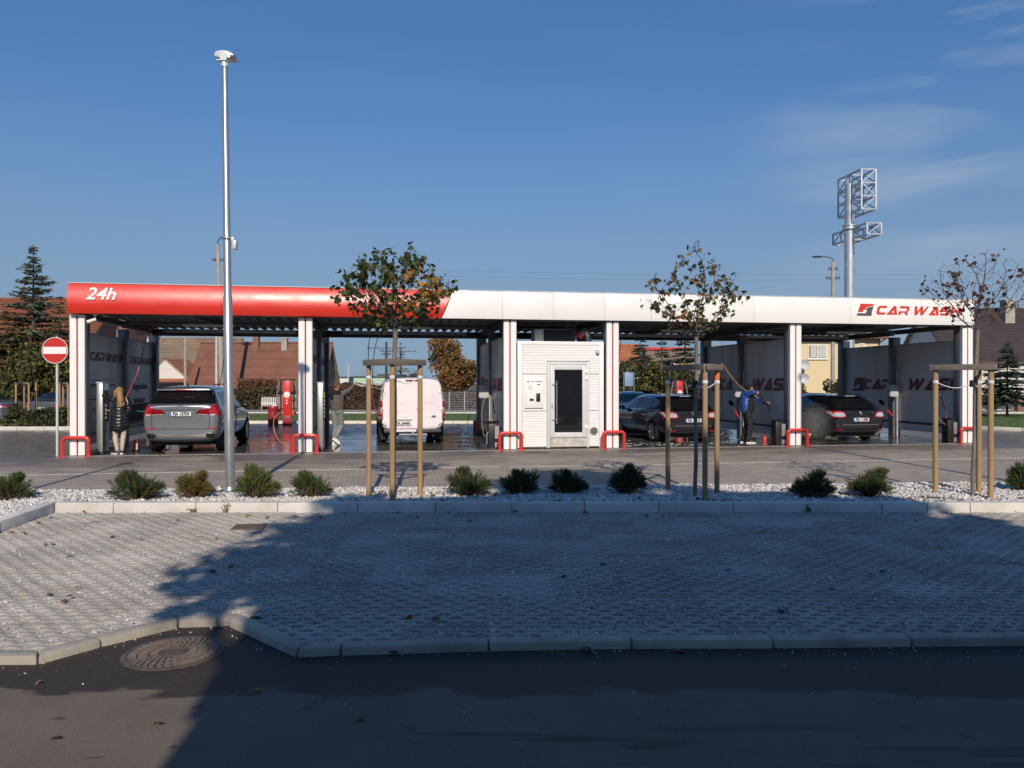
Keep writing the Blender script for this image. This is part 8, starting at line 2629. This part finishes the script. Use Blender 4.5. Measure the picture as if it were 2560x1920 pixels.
# little gable with white plaster
t = thing('outbuilding', 'small outbuilding with a white plastered gable and orange tiles behind the silver SUV', 'house', (at(424, 0, 62).x, 62, 0), 0)
gw = 1.42
MB().prism([(-gw, 0), (gw, 0), (gw, 2.05), (-0.36, 3.62), (-gw, 2.6)], 0.0, 0.25, 'y').build('gable_wall', m_plaster, t)
MB().box(-gw, gw, 0.26, 4.2, 0, 1.95).build('wall', m_oldwall, t)
slope((gw + 0.35, -0.06, 1.85), (gw + 0.35, 4.3, 1.85), (-0.36, -0.06, 3.70), (-0.36, 4.3, 3.70), 9, 0, m_rorange, t)
slope((-gw - 0.35, 4.3, 2.35), (-gw - 0.35, -0.06, 2.35), (-0.36, 4.3, 3.70), (-0.36, -0.06, 3.70), 6, 0, m_rorange, t)
slope((-gw - 0.1, -2.2, 1.25), (gw + 0.3, -2.2, 1.25), (-gw - 0.1, -0.08, 2.02), (gw + 0.3, -0.08, 2.02), 7, 0, m_rorange, t, name='lean_to_roof')
MB().box(-gw, gw, -2.0, -0.02, 0, 1.25).build('lean_to_wall', m_oldwall, t)

# left: big rusty roof and a brick block
LX0, LX1 = at(-260, 0, 47).x, at(206, 0, 46).x
L1 = gable_house('large house with a rusty tile roof behind the tall spruce', LX0, LX1, 45.5, 53.5, 3.4, 7.0, m_brick, m_rrust, rows=22, ribs=0, step=0.05)
window(L1, 4.0, -0.01, 0.9, 1.2, 1.1, 2); window(L1, 1.0, -0.01, 0.9, 1.2, 1.1, 2)
q0, q1 = at(205, 0, 50).x, at(318, 0, 50).x
t = thing('house', 'red brick house with a white window seen above the first grey partition', 'house', ((q0 + q1) / 2, 50, 0), 0)
hw = (q1 - q0) / 2
MB().box(-hw, hw, 0, 3.4, -0.1, 6.2).build('wall', m_brick, t)
slope((-hw - 0.2, -0.3, 5.0), (-hw + 1.2, -0.3, 5.0), (-hw - 0.2, -0.28, 6.7), (-hw + 0.2, -0.28, 6.7), 5, 0, m_rorange, t, name='verge_tiles')
window(t, at(275, 0, 50).x - (q0 + q1) / 2, -0.02, 4.35, 0.95, 1.15, 2)
window(t, at(243, 0, 50).x - (q0 + q1) / 2, -0.02, 4.75, 0.22, 0.5, 1, frame=m_brick)
slope((-hw - 0.2, -0.4, 6.2), (hw + 0.2, -0.4, 6.2), (-hw - 0.2, 3.6, 6.6), (hw + 0.2, 3.6, 6.6), 4, 0, m_rrust, t)

# far row seen past the white van
for (a, c, top, Y, mat, lab) in ((884, 966, 943, 95, m_green, 'far mint green flat roofed building left of the white van'), (944, 1000, 938, 99, m_pink, 'far pinkish building beside the mint green one'), (832, 872, 944, 100, m_plaster, 'far white house behind the man in the grey hoodie')):
    x0, x1 = at(a, 0, Y).x, at(c, 0, Y).x
    z = 1.75 + (955 - top) * Y / 1934
    t = thing('far_building', lab, 'building', ((x0 + x1) / 2, Y, 0), 0, 'far buildings across the fields')
    w = (x1 - x0) / 2
    MB().box(-w, w, 0, 6, 0, z).build('wall', mat, t)
    MB().box(-w - 0.1, w + 0.1, -0.15, 6.1, z, z + 0.12).build('roof', m_dark, t)
    for k in range(max(1, int(w))):
        window(t, -w + 1.2 + k * 2.0, -0.02, z - 1.35, 0.9, 0.75, 2)

# yellow block of flats
Y0 = 58
fx0, fx1 = at(1950, 0, Y0).x, at(2201, 0, Y0).x
t = thing('block_of_flats', 'cream yellow block of flats with white windows behind the last two bays', 'apartment block', ((fx0 + fx1) / 2, Y0, 0), 0)
fw = (fx1 - fx0) / 2; fc = (fx0 + fx1) / 2
MB().box(-fw, fw, 0, 9, -0.1, 5.05).build('wall', m_cream, t)
MB().box(-fw - 0.3, fw + 0.45, -0.5, 9.4, 5.051, 5.22).build('roof', m_oldwall, t)
MB().tube([(-fw - 0.3, -0.52, 5.03), (fw + 0.45, -0.52, 5.03)], 0.07, 8).build('gutter', m_rbrown, t)
MB().tube(arc_pts([(fw + 0.2, -0.5, 5.0), (fw - 0.10, -0.15, 4.7), (fw - 0.12, -0.08, 4.3), (fw - 0.12, -0.08, 0.1)], 10), 0.05, 8).build('downpipe', m_rbrown, t, smooth=50)
for (pa, pb, ya, yb) in ((2020, 2067, 862, 897), (2020, 2067, 936 + 49, 1010), (2147, 2162, 858, 892), (2147, 2190, 985, 1010), (1960, 1990, 862, 897)):
    a, b2 = at(pa, yb, Y0), at(pb, ya, Y0)
    window(t, (a.x + b2.x) / 2 - fc, -0.02, a.z, b2.x - a.x, b2.z - a.z, 2)
for z_ in (3.05, 2.0):
    dsh = thing('satellite_dish', 'white satellite dish on the wall of the yellow flats, %s one' % ('upper' if z_ > 2.5 else 'lower'), 'satellite dish', (at(2011, 0, Y0 - 0.7).x, Y0 - 0.7, z_), 0, 'satellite dishes on the yellow flats')
    MB().lathe([(0.0, 0.10), (0.2, 0.05), (0.36, -0.06), (0.37, -0.05), (0.2, 0.07), (0.0, 0.12)], 22, axis='y', cap=False).build('dish', m_lgrey, dsh, smooth=60)
    MB().tube([(0, 0.08, -0.1), (0, 0.35, -0.3), (0, 0.7, -0.3)], 0.025, 6).tube([(0, 0.0, -0.3), (0, -0.3, -0.05)], 0.015, 5).build('arm', m_steel, dsh)

# houses behind the shrubs of the third bay
rx0, rx1 = at(1628, 0, 66).x, at(1730, 0, 66).x
t = gable_house('house with a red edged grey roof and apricot wall behind the slim spruces', rx0, rx1, 66, 71, 3.75, 4.55, m_apr, m_rtan, rows=3, ribs=16)
MB().box(-(rx1 - rx0) / 2 - 0.3, (rx1 - rx0) / 2 + 0.3, 2.2, 2.5, 4.58, 4.80).build('red_fascia', m_redpaint, t)
window(t, -0.2, -0.02, 2.7, 1.0, 0.8, 2); window(t, -1.45, -0.02, 2.7, 0.5, 0.8, 1)
ox0, ox1 = at(1536, 0, 62).x, at(1600, 0, 62).x
gable_house('small house with a bright orange tile roof right of the plant room', ox0, ox1, 62, 66.5, 3.35, 4.75, m_plaster, m_rorange, rows=8, ribs=0)
# dark roofed house at the right edge
dx0, dx1 = 27.5, 42.0
D1 = gable_house('white walled house with a large dark purple tile roof at the right edge', dx0, dx1, 48.4, 55.0, 3.35, 6.55, m_plaster, m_rdark, rows=24, ribs=60, step=0.035, rib=0.02)
dc = (dx0 + dx1) / 2
chimney(D1, at(2518, 0, 51).x - dc, 2.6, 5.6, 7.05, 0.62, m_concrete)
window(D1, at(2488, 0, 48.4).x - dc, -0.02, 1.35, 0.62, 0.75, 2, frame=m_dark); window(D1, at(2600, 0, 48.4).x - dc, -0.02, 1.0, 1.4, 1.2, 2)
# dark boarded fence and brick pier
f0, f1 = at(2330, 0, 46).x, at(2536, 0, 46).x
t = thing('board_fence', 'dark boarded fence in front of the white walled house', 'fence', (f0, 46, 0), 0)
nb_ = int((f1 - f0) / 0.16)
bm0 = MB().box(0, 0.145, 0, 0.025, 0.12, 1.0).mesh('board'); bm0.materials.append(m_dark)
for k in range(nb_): link_mesh('board', bm0, None, t, (k * 0.16, 0, 0.02 * sin(k * 2.1)))
for k in range(4): MB().box(k * (f1 - f0) / 3 - 0.04, k * (f1 - f0) / 3 + 0.04, 0.026, 0.10, 0, 1.08).build('post', m_steel, t)
MB().box(0, f1 - f0, 0.026, 0.06, 0.25, 0.32).box(0, f1 - f0, 0.026, 0.06, 0.80, 0.87).build('rail', m_dark, t)
c = at(2547, 0, 46)
t = thing('brick_pier', 'red brick gate pier at the end of the dark fence', 'gate pier', (c.x, 46, 0), 0)
MB().box(-0.19, 0.19, -0.19, 0.19, 0, 0.88).build('pier', m_brick, t); MB().box(-0.22, 0.22, -0.22, 0.22, 0.88, 0.94).build('cap', m_rorange, t)
t = thing('board_fence', 'dark fence panel right of the brick gate pier', 'fence', (c.x + 0.25, 46, 0), 0)
for k in range(18): link_mesh('board', bm0, None, t, (k * 0.16, 0, 0))
MB().box(0, 2.9, 0.026, 0.06, 0.25, 0.32).box(0, 2.9, 0.026, 0.06, 0.80, 0.87).build('rail', m_dark, t)
# wire fence posts before the far hedge
t = thing('wire_fence', 'grey wire fence on thin posts before the golden tree', 'fence', (at(1085, 0, 48).x, 48, 0), 0)
for k in range(4): MB().tube([(k * 0.95, 0, 0), (k * 0.95, 0, 1.15)], 0.025, 6).build('post', m_lgrey, t)
wm_ = MB()
for k in range(10): wm_.tube([(0, 0, 0.1 + k * 0.11), (2.85, 0, 0.1 + k * 0.11)], 0.004, 3)
for k in range(36): wm_.tube([(k * 0.08, 0, 0.05), (k * 0.08, 0, 1.12)], 0.003, 3)
wm_.build('mesh', m_lgrey, t)

# ================================================================ behind the camera: the house and trees whose shade falls on the bay
bh = thing('house', 'tall house behind the camera whose shade lies on the parking bay', 'house', (2.9, -2.6, 0), radians(6.2))
HWL, HWR, HH = -3.80, 3.3, 9.0
MB().box(HWL, HWR, -9, 0, -0.1, HH).build('wall', m_plaster, bh)
MB().box(HWL - 0.02, HWR + 0.1, -9.2, 0.05, HH, HH + 0.16).build('roof', m_rbrown, bh)
for k in range(3):
    for z_ in (1.0, 3.9, 6.6):
        x = HWL + 1.3 + k * 2.2
        f = MB().box(x - 0.6, x + 0.6, 0.0, 0.05, z_, z_ + 1.3).build('window', m_wframe, bh)
        MB().box(x - 0.52, x + 0.52, 0.051, 0.056, z_ + 0.08, z_ + 1.22).build('pane', m_pane, f)
for (xa, xb, hh, lb) in ((7.4, 19.0, 4.9, 'unseen lower house added behind the camera to the right to block sky light'), (-20.0, -6.0, 4.6, 'unseen lower house added behind the camera to the left to block sky light')):  # unseen houses added to block sky light and darken the shaded foreground
    nb2 = thing('house', lb, 'house', ((xa + xb) / 2, -5.2, 0), 0)
    hw2 = (xb - xa) / 2
    MB().box(-hw2, hw2, -8, 0, -0.1, hh).build('wall', m_oldwall, nb2)
    MB().box(-hw2 - 0.2, hw2 + 0.2, -8.2, 0.25, hh, hh + 0.18).build('roof', m_rbrown, nb2)
    for k in range(4):
        x = -hw2 + 1.6 + k * (2 * hw2 - 3.2) / 3
        f = MB().box(x - 0.6, x + 0.6, 0.0, 0.05, 1.0, 2.3).build('window', m_wframe, nb2)
        MB().box(x - 0.52, x + 0.52, 0.051, 0.056, 1.08, 2.22).build('pane', m_pane, f)
m_lf = fmat('street_tree_leaves', (0.09, 0.09, 0.03))
broadleaf('street tree behind the camera at the left corner of the house', -0.85, -3.4, 9.4, 3.1, 5.95, [m_lf, f_oliv], [2, 1], 1300, 201, lsize=0.27, lobes=8, hollow=0.2)
broadleaf('wide street tree behind the camera above the house roof', 3.2, -6.2, 13.2, 5.6, 9.0, [m_lf, f_oliv], [2, 1], 9000, 202, lsize=0.34, lobes=9, hollow=0.1)
broadleaf('street tree behind the camera at the right corner of the house', 6.55, -3.4, 9.7, 3.2, 6.6, [m_lf, f_oliv], [2, 1], 3400, 203, lsize=0.30, lobes=6, hollow=0.1)
# ================================================================ small things on the ground
m_iron = pmat('rusty_iron', (0.115, 0.088, 0.070), 0.75, metal=0.25, var=0.3, vscale=8, dirt=0.5, dscale=6, dcol=(0.05, 0.035, 0.028), bump=0.4, bscale=60)
mc = thing('manhole_cover', 'round rusty manhole cover with radial ribs in the road', 'manhole cover', (-2.24, 5.12, -0.045), 0.3)
MB().lathe([(0.32, -0.03), (0.32, 0.008), (0.285, 0.010), (0.285, 0.004), (0.0, 0.004)], 48).build('plate', m_iron, mc, smooth=30)
rb = MB()
for ring, (r0, r1, cnt) in enumerate(((0.095, 0.145, 24), (0.155, 0.215, 30), (0.225, 0.278, 36))):
    for k in range(cnt):
        a0 = 2 * pi * (k + 0.5 * (ring % 2)) / cnt; a1 = a0 + 2 * pi / cnt * 0.60; sk = 0.10
        P = [(r0 * cos(a0), r0 * sin(a0)), (r0 * cos(a1), r0 * sin(a1)), (r1 * cos(a1 + sk), r1 * sin(a1 + sk)), (r1 * cos(a0 + sk), r1 * sin(a0 + sk))]
        rb.prism(P, 0.0035, 0.013, 'z')
rb.build('rib', pmat('worn_iron', (0.215, 0.165, 0.125), 0.6, metal=0.3, var=0.25, vscale=10, dirt=0.5, dscale=8, dcol=(0.10, 0.07, 0.05)), mc, kind='stuff')
MB().lathe([(0.085, 0.0035), (0.085, 0.013), (0.070, 0.013), (0.068, 0.007), (0.0, 0.007)], 28).build('hub', m_iron, mc, smooth=30)
dcv = thing('drain_cover', 'square brown drain cover set into the grid paving', 'drain cover', (-3.17, 9.34, 0.0), 0.16)
MB().box(-0.19, 0.19, -0.17, 0.17, -0.02, 0.008).build('plate', pmat('brown_drain_plate', (0.13, 0.095, 0.072), 0.85, var=0.25, vscale=9, bump=0.4, bscale=80), dcv, bevel=0.003)
mb = MB()
for k in range(5): mb.box(-0.15, 0.15, -0.13 + k * 0.06, -0.11 + k * 0.06, 0.0085, 0.012)
mb.build('rib', m_iron, dcv)
mb = MB().lathe([(0.36, -0.02), (0.36, 0.012), (0.33, 0.014), (0.33, 0.008), (0.0, 0.008)], 40)
o = mb.build('manhole_cover', m_iron, smooth=30, loc=(*at(2340, 1252, 10.85)[:2], 0.085))
tag(o, 'flat dark round cover lying in the white gravel left of the right stakes', 'manhole cover')
o = MB().lathe([(0.33, -0.02), (0.33, 0.006), (0.0, 0.006)], 40).build('manhole_cover', m_iron, smooth=30, loc=(*at(1340, 1129, 19.2)[:2], 0.0))
tag(o, 'round manhole cover in the block paving in front of the plant room', 'manhole cover')

# fallen leaves: every one its own thing
rs = np.random.RandomState(77)
spots = [(118, 1487), (125, 1362), (178, 1390), (285, 1345), (358, 1353), (545, 1350), (508, 1410), (540, 1430), (585, 1420), (185, 1475), (167, 1498), (110, 1365), (620, 1290), (672, 1296), (448, 1302), (130, 1294), (90, 1310), (25, 1332), (165, 1508),
         (735, 1295), (805, 1298), (860, 1286), (1040, 1295), (1085, 1405), (1030, 1545), (1090, 1557), (1180, 1306), (1290, 1281), (1335, 1278), (1440, 1276), (1548, 1280), (1610, 1290), (1760, 1276), (1900, 1280), (1915, 1278), (1412, 1442), (1500, 1410), (1545, 1455),
         (1700, 1400), (1960, 1530), (2075, 1475), (1905, 1335), (1960, 1535), (2170, 1440), (2340, 1372), (2455, 1276), (2475, 1290), (2535, 1284), (2290, 1300), (2210, 1430), (2420, 1440), (1820, 1432), (1705, 1635), (1480, 1628), (980, 1640), (640, 1735), (100, 1712),
         (130, 1855), (405, 1818), (900, 1806), (1655, 1290), (1460, 1283), (215, 1283), (57, 1335), (1215, 1280), (1120, 1283), (995, 1284)]
for i, (px, py) in enumerate(spots):
    road = py > 1625 and px > 700 or py > 1700
    Hc = 1.795 if road else 1.75
    Y = Hc * 1934 / (py - 955 + rs.uniform(-2, 2))
    z = (-0.045 if road else 0.0) + 0.012
    col = ['brown', 'brown', 'maroon', 'brown', 'tan', 'orange'][rs.randint(6)] if i not in (12,) else 'yellow'
    o = bpy.data.objects.new('fallen_leaf', LEAF[col][1 + rs.randint(2)]); COL.objects.link(o)
    s = rs.uniform(0.055, 0.095)
    o.location = ((px - 1280) / 1934 * Y, Y, z + 0.012); o.scale = (s, s, s * 0.9); o.rotation_euler = (rs.uniform(-0.35, 0.35), rs.uniform(-0.35, 0.35), rs.uniform(0, 6.28))
    cw = {'brown': 'brown', 'maroon': 'dark maroon', 'tan': 'pale tan', 'orange': 'orange brown', 'yellow': 'bright yellow'}[col]
    if road: zone = 'on the sunlit asphalt at the left' if px < 450 else 'on the shaded asphalt road'
    elif py < 1312: zone = 'at the foot of the bed kerb, left of the leafy maple' if px < 850 else ('at the foot of the bed kerb before the plant room' if px < 1560 else 'at the foot of the bed kerb towards the right')
    elif px < 480: zone = 'on the sunlit grid paving at the left'
    elif px < 760: zone = 'on the grid paving near the square drain cover'
    else: zone = 'on the shaded grid paving in the middle' if px < 1560 else 'on the shaded grid paving towards the right'
    lab = cw + ' fallen leaf ' + zone
    tag(o, lab, 'leaf', 'fallen leaves on the road' if road else 'fallen leaves on the paving')
# leaf litter between the stones
n = 1500
lx = rs.uniform(-7.5, 8.2, n); ly = 10.6 + rs.uniform(0, 1, n) ** 1.2 * (np.array([BL(a) for a in lx]) - 10.6)
keep = np.array([mnoise.noise(Vector((a * 0.9, c * 1.2, 1.0))) > (-0.05 if a > -2.6 else 0.25) for a, c in zip(lx, ly)])
lx, ly = lx[keep], ly[keep]
vs = [(v.co.x, v.co.y, v.co.z) for v in LEAF['brown'][1].vertices]; fs = [list(p.vertices) for p in LEAF['brown'][1].polygons]
o = scatter('leaf_litter', vs, fs, np.stack([lx, ly, rs.uniform(0.082, 0.105, len(lx))], 1), rand_rot(len(lx), rs, 0.7), rs.uniform(0.035, 0.085, len(lx)), [lm['brown'], lm['maroon'], m_twig], None, midx=rs.randint(0, 3, len(lx)))
tag(o, 'dark leaf litter between the white stones', 'leaf litter', kind='stuff')
# crumbs, grit and specks on the slabs, road and along the kerb
n = 900
gx = rs.uniform(-6, 7, n); gy = rs.uniform(5.2, 10.38, n) ; gy = np.where(rs.rand(n) < 0.35, 10.38 - rs.exponential(0.06, n), gy)
ok = np.array([room(a, c) > 0.0 for a, c in zip(gx, gy)])
gx, gy = gx[ok], gy[ok]
o = scatter('grit', *ROCKS[2], np.stack([gx, gy, np.full(len(gx), 0.003)], 1), rand_rot(len(gx), rs), rs.uniform(0.003, 0.009, len(gx)), [m_gravel, m_twig, lm['brown']], None, midx=rs.choice(3, len(gx), p=[0.2, 0.4, 0.4]))
tag(o, 'loose grit and crumbs scattered over the grid paving', 'grit', kind='stuff')
n = 420
gx = rs.uniform(-5, 5, n); base = np.array([kerb_y(a) for a in gx]); gy = base - np.where(rs.rand(n) < 0.85, rs.exponential(0.07, n), rs.uniform(0, 1.0, n)) - 0.01
o = scatter('road_grit', *ROCKS[2], np.stack([gx, gy, np.full(n, -0.043)], 1), rand_rot(n, rs), rs.uniform(0.003, 0.011, n) * np.where(base > 5.3, 1.2, 0.8), [m_gravel, m_iron, m_twig], None, midx=rs.randint(0, 3, n))
tag(o, 'loose stones and grit along the road kerb', 'grit', kind='stuff')
# weeds in the kerb joints
m_weed = pmat('dry_weed', (0.22, 0.19, 0.10), 0.9, var=0.3)
for px, py, lab, hh in ((564, 1285, 'dry weed growing from the kerb joint below the lamp post', 0.20), (480, 1290, 'small dry weed at the foot of the bed kerb on the left', 0.09), (2022, 1276, 'little green weed at the foot of the bed kerb on the right', 0.13)):
    Y = 10.36
    t = thing('weed', lab, 'weed', ((px - 1280) / 1934 * Y, Y, 0.0), 0, 'weeds at the bed kerb')
    mb = MB()
    for k in range(12):
        a = rs.uniform(0, 6.28); l_ = hh * rs.uniform(0.5, 1.0)
        mb.tube([(0, 0, 0), (0.02 * cos(a), 0.02 * sin(a), l_ * 0.5), (0.06 * cos(a), 0.04 * sin(a), l_)], [0.003, 0.002, 0.001], 4)
    mb.build('stems', m_weed if px < 2000 else f_oliv, t)
    vs2 = np.stack([rs.uniform(-0.05, 0.05, 10), rs.uniform(-0.04, 0.04, 10), rs.uniform(0.02, hh * 0.5, 10)], 1)
    scatter('leaves', LQ, LQF, vs2, rand_rot(10, rs), np.full(10, 0.04), m_weed if px < 2000 else f_oliv, t)

# foam and splashes on the wash floor
m_foam = pmat('white_foam', (0.72, 0.74, 0.73), 0.7, var=0.2, vscale=20, bump=0.8, bscale=60)
n = 420
fs_ = rs.uniform(13.4, 18.0, n); ft = np.abs(rs.normal(0, 1.3, n)) + 0.02
ftn = np.array([mnoise.noise(Vector((a * 1.5, c * 2.0, 9))) for a, c in zip(fs_, ft)])
sel = (ftn > 0.02) & (ft < 5.5)
P = [W(a, c, 0.016) for a, c in zip(fs_[sel], ft[sel])]
fl_v = [(cos(a) * (1 + 0.3 * sin(3 * a)), sin(a) * 0.6 * (1 + 0.25 * cos(2 * a)), 0) for a in np.linspace(0, 2 * pi, 9)[:-1]] + [(0, 0, 0.12)]
fl_f = [(i, (i + 1) % 8, 8) for i in range(8)]
o = scatter('floor_foam', fl_v, fl_f, np.array(P), rand_rot(len(P), rs, 0.02), rs.uniform(0.02, 0.07, len(P)), m_foam, None)
tag(o, 'patches of white foam on the wet floor of the third bay', 'foam', kind='stuff')
# spray drifting round the rear wheel of the right estate car, and by the van
def mist(name, label, c, r, dens):
    m = bpy.data.materials.new(name); m.use_nodes = True
    nt = m.node_tree; nt.nodes.clear()
    out = nt.nodes.new('ShaderNodeOutputMaterial'); pv = nt.nodes.new('ShaderNodeVolumePrincipled')
    tcx = nt.nodes.new('ShaderNodeTexCoord'); nzx = nt.nodes.new('ShaderNodeTexNoise'); nzx.inputs['Scale'].default_value = 2.4; nzx.inputs['Detail'].default_value = 3
    ln_ = nt.nodes.new('ShaderNodeVectorMath'); ln_.operation = 'LENGTH'
    mr = nt.nodes.new('ShaderNodeMapRange'); mr.inputs['From Min'].default_value = 1.0; mr.inputs['From Max'].default_value = 0.15; mr.inputs['To Min'].default_value = 0; mr.inputs['To Max'].default_value = dens
    mu = nt.nodes.new('ShaderNodeMath'); mu.operation = 'MULTIPLY'
    nt.links.new(tcx.outputs['Object'], nzx.inputs['Vector']); nt.links.new(tcx.outputs['Object'], ln_.inputs[0]); nt.links.new(ln_.outputs['Value'], mr.inputs['Value'])
    nt.links.new(mr.outputs['Result'], mu.inputs[0]); nt.links.new(nzx.outputs['Fac'], mu.inputs[1]); nt.links.new(mu.outputs[0], pv.inputs['Density'])
    pv.inputs['Color'].default_value = (0.99, 0.99, 0.99, 1)
    nt.links.new(pv.outputs[0], out.inputs['Volume'])
    o = MB().sphere((0, 0, 0), 1.0, n=20, m=12).build(name, m, loc=c)
    o.scale = r
    tag(o, label, 'mist', kind='stuff')
mist('spray_mist', 'water mist round the rear wheel of the right black estate car', Vector((9.0, 22.9, 0.55)), (0.55, 0.8, 0.62), 1.1)
mist('spray_mist', 'water mist drifting left of the foamy white van', Vector((-4.25, 23.5, 1.35)), (0.75, 1.6, 0.95), 0.4)
